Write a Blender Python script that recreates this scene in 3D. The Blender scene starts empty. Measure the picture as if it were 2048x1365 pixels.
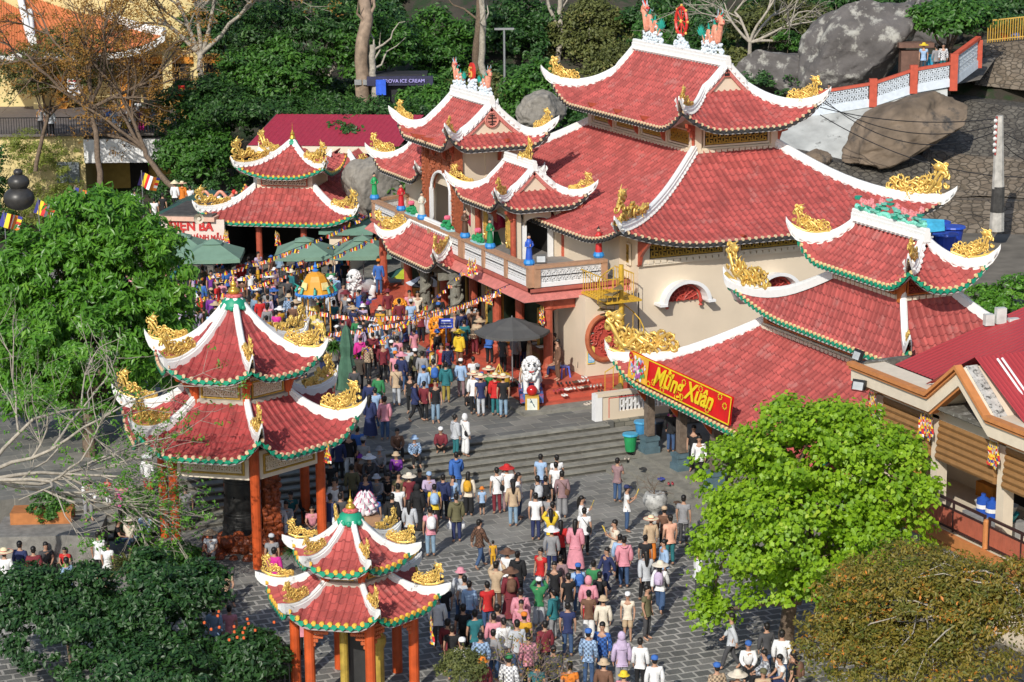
import bpy, math, random
import numpy as np
from math import sin, cos, pi, radians, sqrt, atan2, hypot, tan
from mathutils import Vector, Matrix
SC = bpy.context.scene
COL = SC.collection
rng = np.random.default_rng(11)
random.seed(5)

# ---------------------------------------------------------------- camera
PITCH, YAW, ROLL, CAMZ = radians(13.3), radians(23.87), radians(-0.53), 23.8
FW = np.array([sin(YAW)*cos(PITCH), cos(YAW)*cos(PITCH), -sin(PITCH)])
R0 = np.array([cos(YAW), -sin(YAW), 0.0])
U0 = np.cross(R0, FW)
RT = R0*cos(ROLL)+U0*sin(ROLL)
UP = U0*cos(ROLL)-R0*sin(ROLL)
F0 = np.array([sin(YAW), cos(YAW), 0.0])
cd = bpy.data.cameras.new('camera')
cam = bpy.data.objects.new('camera', cd)
COL.objects.link(cam)
M = Matrix.Identity(4)
for i in range(3):
    M[i][0] = RT[i]; M[i][1] = UP[i]; M[i][2] = -FW[i]
M[2][3] = CAMZ
cam.matrix_world = M
cd.sensor_width = 36.0
cd.lens = 36.0*4400/2048
cd.clip_end = 2000
cd.clip_start = 0.5
SC.camera = cam
# ---------------------------------------------------------------- sky and sun
SUN_AZ, SUN_EL = radians(47), radians(34)      # direction the light travels to, in plan; elevation
w = bpy.data.worlds.new('World'); SC.world = w; w.use_nodes = True
nt = w.node_tree
bg = nt.nodes['Background']
sky = nt.nodes.new('ShaderNodeTexSky'); sky.sky_type = 'NISHITA'; sky.sun_disc = False
sky.sun_elevation = SUN_EL
# sun stands at -travel direction; the sky's rotation is clockwise from +Y
sx, sy = -cos(SUN_AZ), -sin(SUN_AZ)
sky.sun_rotation = atan2(sx, sy) % (2*pi)
nt.links.new(sky.outputs[0], bg.inputs[0])
bg.inputs[1].default_value = 0.135
ld = bpy.data.lights.new('sun', 'SUN'); ld.energy = 4.0; ld.angle = radians(0.53); ld.color = (1.0, 0.95, 0.86)
lo = bpy.data.objects.new('sun', ld); COL.objects.link(lo)
lo.rotation_euler = Vector((cos(SUN_AZ)*cos(SUN_EL), sin(SUN_AZ)*cos(SUN_EL), -sin(SUN_EL))).to_track_quat('-Z', 'Y').to_euler()
SC.view_settings.view_transform = 'Standard'
SC.view_settings.look = 'None'
SC.view_settings.exposure = -0.04
SC.view_settings.gamma = 1.0

# ---------------------------------------------------------------- materials
MATS = {}
def _n(nt, t, **k):
    n = nt.nodes.new(t)
    for a, b in k.items(): setattr(n, a, b)
    return n
def mat(name, col, rough=0.75, var=0.18, scale=4.0, bump=0.0, bscale=30.0, metal=0.0, col2=None, thr=None, attr=0.0, spec=None, c2scale=2.0):
    """base colour varied by noise; col2/thr = blotches of a second colour; attr = spread by the per-face value rnd"""
    if name in MATS: return MATS[name]
    m = bpy.data.materials.new(name); m.use_nodes = True; MATS[name] = m
    nt = m.node_tree; b = nt.nodes['Principled BSDF']
    b.inputs['Roughness'].default_value = rough; b.inputs['Metallic'].default_value = metal
    if spec is not None: b.inputs['Specular IOR Level'].default_value = spec
    tc = _n(nt, 'ShaderNodeTexCoord')
    no = _n(nt, 'ShaderNodeTexNoise'); no.inputs['Scale'].default_value = scale; no.inputs['Detail'].default_value = 6
    nt.links.new(tc.outputs['Object'], no.inputs['Vector'])
    mr = _n(nt, 'ShaderNodeMapRange'); mr.inputs[1].default_value = .3; mr.inputs[2].default_value = .7
    mr.inputs[3].default_value = 1-var; mr.inputs[4].default_value = 1+var
    nt.links.new(no.outputs['Fac'], mr.inputs[0])
    mul = _n(nt, 'ShaderNodeVectorMath', operation='SCALE'); mul.inputs[0].default_value = col[:3]
    nt.links.new(mr.outputs[0], mul.inputs['Scale'])
    out = mul.outputs[0]
    if attr:
        at = _n(nt, 'ShaderNodeAttribute'); at.attribute_name = 'rnd'
        m2 = _n(nt, 'ShaderNodeMapRange'); m2.inputs[3].default_value = 1-attr; m2.inputs[4].default_value = 1+attr
        nt.links.new(at.outputs['Fac'], m2.inputs[0])
        s2 = _n(nt, 'ShaderNodeVectorMath', operation='SCALE')
        nt.links.new(out, s2.inputs[0]); nt.links.new(m2.outputs[0], s2.inputs['Scale']); out = s2.outputs[0]
    if col2 is not None:
        n2 = _n(nt, 'ShaderNodeTexNoise'); n2.inputs['Scale'].default_value = c2scale; n2.inputs['Detail'].default_value = 9; n2.inputs['Roughness'].default_value = .68
        nt.links.new(tc.outputs['Object'], n2.inputs['Vector'])
        m3 = _n(nt, 'ShaderNodeMapRange'); t = thr or .55; m3.inputs[1].default_value = t; m3.inputs[2].default_value = t+.1
        nt.links.new(n2.outputs['Fac'], m3.inputs[0])
        mx = _n(nt, 'ShaderNodeMix', data_type='RGBA'); mx.inputs[7].default_value = (*col2[:3], 1)
        nt.links.new(m3.outputs[0], mx.inputs[0]); nt.links.new(out, mx.inputs[6]); out = mx.outputs[2]
    nt.links.new(out, b.inputs['Base Color'])
    if bump:
        n3 = _n(nt, 'ShaderNodeTexNoise'); n3.inputs['Scale'].default_value = bscale; n3.inputs['Detail'].default_value = 5
        nt.links.new(tc.outputs['Object'], n3.inputs['Vector'])
        bp = _n(nt, 'ShaderNodeBump'); bp.inputs['Strength'].default_value = bump; bp.inputs['Distance'].default_value = .05
        nt.links.new(n3.outputs['Fac'], bp.inputs['Height']); nt.links.new(bp.outputs[0], b.inputs['Normal'])
    return m
def cloth_mat(name='cloth', rough=.85, var=.12, pattern=False):
    """takes its colour from the object that wears it"""
    if name in MATS: return MATS[name]
    m = bpy.data.materials.new(name); m.use_nodes = True; MATS[name] = m
    nt = m.node_tree; b = nt.nodes['Principled BSDF']; b.inputs['Roughness'].default_value = rough
    oi = _n(nt, 'ShaderNodeObjectInfo'); tc = _n(nt, 'ShaderNodeTexCoord')
    no = _n(nt, 'ShaderNodeTexNoise'); no.inputs['Scale'].default_value = 9 if not pattern else 28
    nt.links.new(tc.outputs['Object'], no.inputs['Vector'])
    mr = _n(nt, 'ShaderNodeMapRange'); mr.inputs[1].default_value = .3; mr.inputs[2].default_value = .7
    mr.inputs[3].default_value = 1-var; mr.inputs[4].default_value = 1+var
    nt.links.new(no.outputs['Fac'], mr.inputs[0])
    s = _n(nt, 'ShaderNodeVectorMath', operation='SCALE')
    nt.links.new(oi.outputs['Color'], s.inputs[0]); nt.links.new(mr.outputs[0], s.inputs['Scale'])
    out = s.outputs[0]
    if pattern:
        ck = _n(nt, 'ShaderNodeTexChecker'); ck.inputs['Scale'].default_value = 16
        ck.inputs[1].default_value = (1, 1, 1, 1); ck.inputs[2].default_value = (.35, .35, .38, 1)
        nt.links.new(tc.outputs['Object'], ck.inputs['Vector'])
        vm = _n(nt, 'ShaderNodeVectorMath', operation='MULTIPLY')
        nt.links.new(out, vm.inputs[0]); nt.links.new(ck.outputs['Color'], vm.inputs[1]); out = vm.outputs[0]
    nt.links.new(out, b.inputs['Base Color'])
    return m
def leaf_mat(name, c1, c2, c3=None, trans=.3, rough=.5):
    """leaf colour spread between two (or three) greens by the per-leaf value rnd"""
    if name in MATS: return MATS[name]
    m = bpy.data.materials.new(name); m.use_nodes = True; MATS[name] = m
    nt = m.node_tree; b = nt.nodes['Principled BSDF']; b.inputs['Roughness'].default_value = rough
    at = _n(nt, 'ShaderNodeAttribute'); at.attribute_name = 'rnd'
    cr = _n(nt, 'ShaderNodeValToRGB'); e = cr.color_ramp.elements
    e[0].color = (*c1, 1); e[1].color = (*c2, 1)
    if c3:
        e[1].position = .82; x = e.new(.93); x.color = (*c3, 1); x = e.new(1.0); x.color = (*c3, 1)
    nt.links.new(at.outputs['Fac'], cr.inputs[0]); nt.links.new(cr.outputs[0], b.inputs['Base Color'])
    tr = _n(nt, 'ShaderNodeBsdfTranslucent'); nt.links.new(cr.outputs[0], tr.inputs[0])
    mx = _n(nt, 'ShaderNodeMixShader'); mx.inputs[0].default_value = trans
    nt.links.new(b.outputs[0], mx.inputs[1]); nt.links.new(tr.outputs[0], mx.inputs[2])
    nt.links.new(mx.outputs[0], nt.nodes['Material Output'].inputs[0])
    return m
def paving_mat(name, c1, c2, mortar, bw, bh, ms, rot=0.0, bump=.4, off=.5, stain=None, wall=False):
    if name in MATS: return MATS[name]
    m = bpy.data.materials.new(name); m.use_nodes = True; MATS[name] = m
    nt = m.node_tree; b = nt.nodes['Principled BSDF']; b.inputs['Roughness'].default_value = .85
    tc = _n(nt, 'ShaderNodeTexCoord'); mp = _n(nt, 'ShaderNodeMapping'); mp.inputs['Rotation'].default_value = (0, 0, rot)
    if wall:   # courses laid on a vertical face
        sp = _n(nt, 'ShaderNodeSeparateXYZ'); nt.links.new(tc.outputs['Object'], sp.inputs[0]); cb = _n(nt, 'ShaderNodeCombineXYZ')
        nt.links.new(sp.outputs[0], cb.inputs[0]); nt.links.new(sp.outputs[2], cb.inputs[1]); nt.links.new(cb.outputs[0], mp.inputs[0])
    else: nt.links.new(tc.outputs['Object'], mp.inputs[0])
    # wobble the joints a little
    nz = _n(nt, 'ShaderNodeTexNoise'); nz.inputs['Scale'].default_value = 1.3; nz.inputs['Detail'].default_value = 3
    nt.links.new(mp.outputs[0], nz.inputs['Vector'])
    sc = _n(nt, 'ShaderNodeVectorMath', operation='SCALE'); sc.inputs['Scale'].default_value = .12
    nt.links.new(nz.outputs['Color'], sc.inputs[0])
    ad = _n(nt, 'ShaderNodeVectorMath', operation='ADD'); nt.links.new(mp.outputs[0], ad.inputs[0]); nt.links.new(sc.outputs[0], ad.inputs[1])
    br = _n(nt, 'ShaderNodeTexBrick'); br.offset = off
    br.inputs['Color1'].default_value = (*c1, 1); br.inputs['Color2'].default_value = (*c2, 1); br.inputs['Mortar'].default_value = (*mortar, 1)
    br.inputs['Scale'].default_value = 1; br.inputs['Brick Width'].default_value = bw; br.inputs['Row Height'].default_value = bh
    br.inputs['Mortar Size'].default_value = ms; br.inputs['Mortar Smooth'].default_value = .3; br.inputs['Bias'].default_value = -.1
    nt.links.new(ad.outputs[0], br.inputs['Vector'])
    n2 = _n(nt, 'ShaderNodeTexNoise'); n2.inputs['Scale'].default_value = .7; n2.inputs['Detail'].default_value = 9; n2.inputs['Roughness'].default_value = .7
    nt.links.new(tc.outputs['Object'], n2.inputs['Vector'])
    mr = _n(nt, 'ShaderNodeMapRange'); mr.inputs[1].default_value = .3; mr.inputs[2].default_value = .7; mr.inputs[3].default_value = .68; mr.inputs[4].default_value = 1.3
    nt.links.new(n2.outputs['Fac'], mr.inputs[0])
    s = _n(nt, 'ShaderNodeVectorMath', operation='SCALE'); nt.links.new(br.outputs['Color'], s.inputs[0]); nt.links.new(mr.outputs[0], s.inputs['Scale'])
    nt.links.new(s.outputs[0], b.inputs['Base Color'])
    n4 = _n(nt, 'ShaderNodeTexNoise'); n4.inputs['Scale'].default_value = 14
    nt.links.new(tc.outputs['Object'], n4.inputs['Vector'])
    m4 = _n(nt, 'ShaderNodeMath', operation='MULTIPLY_ADD'); m4.inputs[1].default_value = -.8
    nt.links.new(br.outputs['Fac'], m4.inputs[0]); nt.links.new(n4.outputs['Fac'], m4.inputs[2])
    bp = _n(nt, 'ShaderNodeBump'); bp.inputs['Strength'].default_value = bump; bp.inputs['Distance'].default_value = .03
    nt.links.new(m4.outputs[0], bp.inputs['Height']); nt.links.new(bp.outputs[0], b.inputs['Normal'])
    return m
def rubble_mat(name, c1, c2, joint, scale=2.2, bump=.8):
    """irregular stone walling"""
    if name in MATS: return MATS[name]
    m = bpy.data.materials.new(name); m.use_nodes = True; MATS[name] = m
    nt = m.node_tree; b = nt.nodes['Principled BSDF']; b.inputs['Roughness'].default_value = .9
    tc = _n(nt, 'ShaderNodeTexCoord')
    vo = _n(nt, 'ShaderNodeTexVoronoi', feature='DISTANCE_TO_EDGE'); vo.inputs['Scale'].default_value = scale
    vc = _n(nt, 'ShaderNodeTexVoronoi'); vc.inputs['Scale'].default_value = scale
    nt.links.new(tc.outputs['Object'], vo.inputs['Vector']); nt.links.new(tc.outputs['Object'], vc.inputs['Vector'])
    sep = _n(nt, 'ShaderNodeSeparateColor'); nt.links.new(vc.outputs['Color'], sep.inputs[0])
    mx = _n(nt, 'ShaderNodeMix', data_type='RGBA'); mx.inputs[6].default_value = (*c1, 1); mx.inputs[7].default_value = (*c2, 1)
    nt.links.new(sep.outputs[0], mx.inputs[0])
    mr = _n(nt, 'ShaderNodeMapRange'); mr.inputs[1].default_value = .02; mr.inputs[2].default_value = .09
    nt.links.new(vo.outputs['Distance'], mr.inputs[0])
    m2 = _n(nt, 'ShaderNodeMix', data_type='RGBA'); m2.inputs[6].default_value = (*joint, 1)
    nt.links.new(mr.outputs[0], m2.inputs[0]); nt.links.new(mx.outputs[2], m2.inputs[7])
    n2 = _n(nt, 'ShaderNodeTexNoise'); n2.inputs['Scale'].default_value = .8; n2.inputs['Detail'].default_value = 10; n2.inputs['Roughness'].default_value = .7
    nt.links.new(tc.outputs['Object'], n2.inputs['Vector'])
    r2 = _n(nt, 'ShaderNodeMapRange'); r2.inputs[1].default_value = .3; r2.inputs[2].default_value = .7; r2.inputs[3].default_value = .5; r2.inputs[4].default_value = 1.4
    nt.links.new(n2.outputs['Fac'], r2.inputs[0])
    s = _n(nt, 'ShaderNodeVectorMath', operation='SCALE'); nt.links.new(m2.outputs[2], s.inputs[0]); nt.links.new(r2.outputs[0], s.inputs['Scale'])
    nt.links.new(s.outputs[0], b.inputs['Base Color'])
    bp = _n(nt, 'ShaderNodeBump'); bp.inputs['Strength'].default_value = bump; bp.inputs['Distance'].default_value = .08
    nt.links.new(mr.outputs[0], bp.inputs['Height']); nt.links.new(bp.outputs[0], b.inputs['Normal'])
    return m

TILE = mat('red_roof_tile', (.40, .078, .068), rough=.7, var=.16, scale=1.0, attr=.22, col2=(.41, .135, .12), thr=.55, c2scale=1.6)
TILE2 = mat('weathered_roof_tile', (.34, .05, .048), rough=.65, var=.2, scale=2.2, attr=.2, col2=(.12, .04, .035), thr=.60, c2scale=3.5)
WHITE = mat('white_ridge_paint', (.80, .80, .78), rough=.6, var=.05, col2=(.42, .42, .40), thr=.66, c2scale=4)
WHITED = mat('stained_white_ridge', (.74, .75, .73), rough=.7, var=.08, col2=(.10, .10, .10), thr=.585, c2scale=3.2)
GREEN = mat('green_eave_paint', (.012, .30, .17), rough=.5, var=.15)
DARKE = mat('dark_eave_paint', (.045, .045, .045), rough=.6, var=.3)
CREAMD = mat('cream_tile_ends', (.72, .55, .34), rough=.5, var=.1)
YELD = mat('yellow_tile_ends', (.80, .46, .06), rough=.45, var=.1)
SOFF = mat('grey_soffit', (.45, .42, .41), rough=.8, var=.1)
CREAM = mat('cream_wall', (.70, .59, .45), rough=.85, var=.05, scale=1.0, col2=(.60, .50, .38), thr=.66, c2scale=1.0)
CREAML = mat('pale_cream_trim', (.74, .64, .50), rough=.75, var=.05)
GOLD = mat('gold_paint', (.74, .50, .13), rough=.33, var=.25, scale=7, metal=.35)
GOLDD = mat('dull_gold_lattice', (.48, .30, .05), rough=.45, var=.25, scale=9, metal=.2)
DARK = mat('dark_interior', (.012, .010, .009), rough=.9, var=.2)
REDC = mat('red_brown_column', (.42, .085, .045), rough=.5, var=.18, scale=6, bump=.15)
ORC = mat('orange_lacquer_column', (.52, .085, .02), rough=.4, var=.22, scale=3)
REDT = mat('red_step_paint', (.50, .10, .06), rough=.6, var=.15, scale=3, col2=(.36, .09, .06), thr=.6)
PINKP = mat('pink_stucco', (.62, .20, .17), rough=.9, var=.15, bump=1.0, bscale=22)
STONE = mat('carved_grey_stone', (.20, .19, .155), rough=.9, var=.25, scale=5, bump=.5, bscale=14)
WHITEP = mat('white_paint', (.80, .80, .80), rough=.55, var=.04)
BLACK = mat('black_plastic', (.015, .015, .017), rough=.45, var=.2)
BARK = mat('brown_bark', (.16, .115, .08), rough=.95, var=.3, scale=8, bump=.6)
BARKP = mat('pale_bark', (.38, .34, .28), rough=.95, var=.3, scale=6, bump=.4)
CLOTH = cloth_mat('cloth'); CLOTHP = cloth_mat('patterned_cloth', pattern=True)
STEEL = mat('grey_metal', (.35, .36, .37), rough=.45, var=.1, metal=.6)

# ---------------------------------------------------------------- mesh builder
class MB:
    def __init__(s): s.v = []; s.f = {}; s.n = 0; s.order = []
    def add(s, V, F, mi=0, rnd=None):
        V = np.asarray(V, float).reshape(-1, 3); F = np.asarray(F, int)
        if F.ndim == 1: F = F[None]
        s.v.append(V)
        r = rng.random(len(F)) if rnd is None else np.asarray(rnd, float).reshape(-1)
        s.order.append((F+s.n, np.full(len(F), mi) if np.isscalar(mi) else np.asarray(mi), r)); s.n += len(V)
        return s
    def bx(s, x0, x1, y0, y1, z0, z1, mi=0):
        V = [(x, y, z) for z in (z0, z1) for y in (y0, y1) for x in (x0, x1)]
        return s.add(V, [(0, 2, 3, 1), (4, 5, 7, 6), (0, 1, 5, 4), (2, 6, 7, 3), (0, 4, 6, 2), (1, 3, 7, 5)], mi)
    def rbx(s, c, sz, rz=0.0, mi=0, rx=0.0):
        """box of size sz centred on c, turned by rz (then tilted rx about its own x)"""
        V = np.array([(x, y, z) for z in (-.5, .5) for y in (-.5, .5) for x in (-.5, .5)])*np.array(sz)
        if rx: V = V @ np.array([[1, 0, 0], [0, cos(rx), sin(rx)], [0, -sin(rx), cos(rx)]])
        R = np.array([[cos(rz), sin(rz), 0], [-sin(rz), cos(rz), 0], [0, 0, 1]])
        return s.add(V@R+np.array(c), [(0, 2, 3, 1), (4, 5, 7, 6), (0, 1, 5, 4), (2, 6, 7, 3), (0, 4, 6, 2), (1, 3, 7, 5)], mi)
    def beam(s, a, b, wd, h, mi=0):
        """bar of section wd x h from a to b, h kept upright"""
        a = np.array(a, float); b = np.array(b, float); d = b-a; L = np.linalg.norm(d); d /= L
        sd = np.cross(d, (0, 0, 1)); q = np.linalg.norm(sd)
        sd = np.array([1., 0, 0]) if q < 1e-6 else sd/q
        u = np.cross(sd, d)
        V = [p+sd*i*wd/2+u*j*h/2 for p in (a, b) for j in (-1, 1) for i in (-1, 1)]
        return s.add(V, [(0, 2, 3, 1), (4, 5, 7, 6), (0, 1, 5, 4), (2, 6, 7, 3), (0, 4, 6, 2), (1, 3, 7, 5)], mi)
    def tube(s, pts, rad, n=6, mi=0, cap=True, flat=1.0):
        pts = np.asarray(pts, float); k = len(pts)
        rad = np.full(k, rad) if np.isscalar(rad) else np.asarray(rad, float)
        T = np.gradient(pts, axis=0); T /= (np.linalg.norm(T, axis=1)[:, None]+1e-9)
        ref = np.array([0, 0, 1.]) if abs(T[0][2]) < .9 else np.array([1., 0, 0])
        N = np.zeros_like(pts); N[0] = np.cross(T[0], ref); N[0] /= np.linalg.norm(N[0])
        for i in range(1, k):
            v = N[i-1]-T[i]*(N[i-1]@T[i]); N[i] = v/(np.linalg.norm(v)+1e-9)
        B = np.cross(T, N)
        an = np.arange(n)*2*pi/n
        V = pts[:, None]+rad[:, None, None]*(N[:, None]*np.cos(an)[None, :, None]+B[:, None]*np.sin(an)[None, :, None]*flat)
        V = V.reshape(-1, 3)
        i = np.arange(k-1)[:, None]*n; j = np.arange(n)[None]
        j2 = (j+1) % n
        F = np.stack([i+j, i+j2, i+n+j2, i+n+j], -1).reshape(-1, 4)
        s.add(V, F, mi)
        if cap:
            s.add(V[:n][::-1], [tuple(range(n))], mi); s.add(V[-n:], [tuple(range(n))], mi)
        return s
    def lathe(s, c, prof, n=12, mi=0, cap=True, sx=1.0, sy=1.0, rz=0.0):
        c = np.array(c, float); an = np.arange(n)*2*pi/n+rz; k = len(prof)
        V = np.array([[c[0]+r*cos(a)*sx, c[1]+r*sin(a)*sy, c[2]+z] for r, z in prof for a in an])
        i = np.arange(k-1)[:, None]*n; j = np.arange(n)[None]; j2 = (j+1) % n
        s.add(V, np.stack([i+j, i+j2, i+n+j2, i+n+j], -1).reshape(-1, 4), mi)
        if cap:
            if prof[0][0] > 1e-4: s.add(V[:n][::-1], [tuple(range(n))], mi)
            if prof[-1][0] > 1e-4: s.add(V[-n:], [tuple(range(n))], mi)
        return s
    def ball(s, c, r, n=8, mi=0, sq=(1, 1, 1)):
        th = np.linspace(0, pi, n//2+2)
        V = np.array([[c[0]+r*sq[0]*sin(t)*cos(a), c[1]+r*sq[1]*sin(t)*sin(a), c[2]-r*sq[2]*cos(t)] for t in th for a in np.arange(n)*2*pi/n])
        k = len(th); i = np.arange(k-1)[:, None]*n; j = np.arange(n)[None]; j2 = (j+1) % n
        return s.add(V, np.stack([i+j, i+j2, i+n+j2, i+n+j], -1).reshape(-1, 4), mi)
    def prism(s, poly, z0, z1, mi=0):
        n = len(poly); V = [(x, y, z0) for x, y in poly]+[(x, y, z1) for x, y in poly]
        s.add(V, [tuple(range(n))[::-1]], mi); s.add(V, [tuple(range(n, 2*n))], mi)
        return s.add(V, [(i, (i+1) % n, n+(i+1) % n, n+i) for i in range(n)], mi)
    def plate(s, poly3, th, mi=0):
        """extrude a planar 3-D polygon by the vector th"""
        A = np.array(poly3, float); B = A+np.array(th, float); n = len(A); V = np.vstack([A, B])
        s.add(V, [tuple(range(n))[::-1]], mi); s.add(V, [tuple(range(n, 2*n))], mi)
        return s.add(V, [(i, (i+1) % n, n+(i+1) % n, n+i) for i in range(n)], mi)
    def grid(s, A, mi=0, rnd=None, flip=False):
        nu, nv = A.shape[:2]
        i = np.arange(nu-1)[:, None]*nv; j = np.arange(nv-1)[None]
        F = np.stack([i+j, i+nv+j, i+nv+j+1, i+j+1], -1).reshape(-1, 4)
        if flip: F = F[:, ::-1]
        return s.add(A.reshape(-1, 3), F, mi, rnd)
    def build(s, name, mats, parent=None, smooth=False, loc=None, label=None, local=False):
        V = np.vstack(s.v)
        if parent is not None and not local:
            o = Vector((0, 0, 0)); q = parent
            while q is not None: o += q.location; q = q.parent
            V = V-np.array(o)
        if loc is not None: V = V-np.array(loc)
        me = bpy.data.meshes.new(name); me.vertices.add(len(V)); me.vertices.foreach_set('co', V.astype(np.float32).ravel())
        L = []; tot = []; MI = []; RN = []
        for F, mi, r in s.order:
            L.append(F.ravel()); tot.append(np.full(len(F), F.shape[1])); MI.append(mi); RN.append(r)
        L = np.concatenate(L); tot = np.concatenate(tot); MI = np.concatenate(MI); RN = np.concatenate(RN)
        me.loops.add(len(L)); me.loops.foreach_set('vertex_index', L.astype(np.int32))
        me.polygons.add(len(tot)); st = np.concatenate([[0], np.cumsum(tot)[:-1]])
        me.polygons.foreach_set('loop_start', st.astype(np.int32))
        me.polygons.foreach_set('loop_total', tot.astype(np.int32))
        me.polygons.foreach_set('material_index', MI.astype(np.int32))
        a = me.attributes.new('rnd', 'FLOAT', 'FACE'); a.data.foreach_set('value', RN.astype(np.float32))
        me.polygons.foreach_set('use_smooth', np.full(len(tot), smooth))
        me.update(calc_edges=True); me.validate()
        for m in (mats if isinstance(mats, (list, tuple)) else [mats]): me.materials.append(m)
        o = bpy.data.objects.new(name, me); COL.objects.link(o)
        if parent is not None: o.parent = parent
        if loc is not None: o.location = loc
        if label: o['label'] = label
        return o
def empty(name, loc, label=None, cat=None, group=None, rz=0.0):
    o = bpy.data.objects.new(name, None); COL.objects.link(o); o.location = loc; o.rotation_euler = (0, 0, rz); o.empty_display_size = .2
    tag(o, label, cat, group); return o
def tag(o, label=None, cat=None, group=None, kind=None):
    if label: o['label'] = label
    if cat: o['category'] = cat
    if group: o['group'] = group
    if kind: o['kind'] = kind
    return o
def child_mesh(name, me, parent, loc=(0, 0, 0), rot=(0, 0, 0), sc=(1, 1, 1), color=None):
    o = bpy.data.objects.new(name, me); COL.objects.link(o); o.parent = parent
    o.location = loc; o.rotation_euler = rot; o.scale = sc
    if color is not None: o.color = (*color, 1)
    return o
def copy_tree(o, parent=None):
    c = o.copy(); COL.objects.link(c); c.parent = parent
    for ch in list(o.children): copy_tree(ch, c)
    return c
# ---------------------------------------------------------------- curved tiled roofs
JOINT = mat('shadowed_grimy_joint', (.26, .05, .046), rough=.9, var=.3)  # dark strip between tile rows: joint shadow painted in, with grime
def gq(q, c): return c*q+(1-c)*q*q
RIBW = np.array([0.0, .09, .24, .39, .48, .74])
RIBH = np.array([0.0, .72, 1.0, .72, 0.0, -.18])
def roof_face(mb, p0, p1, q0, q1, zf, L, dm, rib, row, q_lo=0.0, q_hi=1.0, hl=True, hr=True, lip=.022, fit=None):
    p0, p1, q0, q1 = [np.array(a[:2], float) for a in (p0, p1, q0, q1)]
    a = p1-p0; ln = np.linalg.norm(a); a = a/ln; inn = np.array([-a[1], a[0]])
    wl = (q0-p0)@a; wr = (q1-p0)@a; D = (q0-p0)@inn
    nr = max(2, int(round(ln/rib))); rw = ln/nr
    w = (np.arange(nr)[:, None]+RIBW[None]).ravel()*rw; h = np.tile(RIBH, nr)*rw*.22; w = np.append(w, ln); h = np.append(h, 0)
    if fit:      # carry on the ribs of the field below
        f_ln, off = fit; nr = max(2, int(round(f_ln/rib))); rw = f_ln/nr
        w = (np.arange(nr)[:, None]+RIBW[None]).ravel()*rw-off; h = np.tile(RIBH, nr)*rw*.22; k_ = (w > 0) & (w < ln); w = np.concatenate([[0], w[k_], [ln]]); h = np.concatenate([[0], h[k_], [0]])
    def ts(w):
        t = np.zeros_like(w)
        if hl and wl > 1e-3: t = np.maximum(t, 1-w/wl)
        if hr and ln-wr > 1e-3: t = np.maximum(t, 1-(ln-w)/(ln-wr))
        return t
    def lift(w):
        z = np.zeros_like(w)
        if hl and wl > 1e-3: z = z+L*np.maximum(0, 1-(w/wl)/dm)**2.1
        if hr and ln-wr > 1e-3: z = z+L*np.maximum(0, 1-((ln-w)/(ln-wr))/dm)**2.1
        return z
    def surf(w, t):
        q = q_lo+(q_hi-q_lo)*(1-t)
        xy = p0+w[..., None]*a+inn*(D*(1-t))[..., None]
        return xy, zf(q)+lift(w)
    dz = abs(zf(q_hi)-zf(q_lo)); sl = sqrt(D*D+dz*dz); nrow = max(2, int(round(sl/row)))
    tk = []; lp = []
    for k in range(nrow): tk += [k/nrow, (k+1)/nrow-.022/sl*(k < nrow-1)]; lp += [0, lip]
    tk = np.array(tk); lp = np.array(lp)
    W = np.repeat(w[:, None], len(tk), 1); T0 = ts(w)[:, None]
    T = np.maximum(tk[None], T0)
    xy, z = surf(W, T)
    z = z+h[:, None]+np.where(tk[None] >= T0, lp[None], 0)
    A = np.dstack([xy, z])
    nu, nv = A.shape[:2]
    ri = (np.arange(nu-1)//6)[:, None]; rj = (np.arange(nv-1)//2)[None]
    rv = np.modf(np.abs(np.sin(ri*12.9898+rj*78.233+ln)*43758.5453))[0]
    mb.grid(A, np.tile(np.arange(nv-1) % 2, nu-1), rv, flip=True)
    return dict(p0=p0, a=a, inn=inn, ln=ln, rw=rw, nr=nr, lift=lift, surf=surf, zf=zf, q=(q_lo, q_hi), D=D)
def eave_trim(mb, F, disc=.085, drop=.17, ends=0, drip=1, fascia=1):
    """round tile ends and pointed drip tiles along one eave"""
    nr, rw, a, inn = F['nr'], F['rw'], F['a'], F['inn']; out = -inn
    w = np.linspace(0, F['ln'], nr*2+1); xy, z = F['surf'](w, np.ones_like(w))
    A = np.stack([np.column_stack([xy+out*.0, z-.01]), np.column_stack([xy+out*.0, z-.10])], 1)
    mb.grid(A, fascia); B = A.copy(); B[..., :2] += inn*.05; mb.grid(B, fascia, flip=True)
    for k in range(nr):
        wc = (k+.24)*rw; p, zz = F['surf'](np.array([wc]), np.array([1.0])); p = p[0]; zz = zz[0]+rw*.14
        V = []
        for d in (-.03, .045):
            for i in range(8):
                an = i*pi/4+pi/8
                V.append((*(p+out*d+a*cos(an)*disc), zz+sin(an)*disc))
        mb.add(V, [tuple(range(8, 16))[::-1]], ends)
        mb.add(V, [(i, 8+i, 8+(i+1) % 8, (i+1) % 8) for i in range(8)], ends)
        wc = (k+.76)*rw; p, zz = F['surf'](np.array([wc]), np.array([1.0])); p = p[0]; zz = zz[0]
        hw = rw*.36
        P = [(-hw, .02), (-hw, -drop*.45), (0, -drop), (hw, -drop*.45), (hw, .02)]
        mb.plate([(*(p+out*.01+a*x), zz+y) for x, y in P], (*(out*.035), 0), drip)
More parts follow.
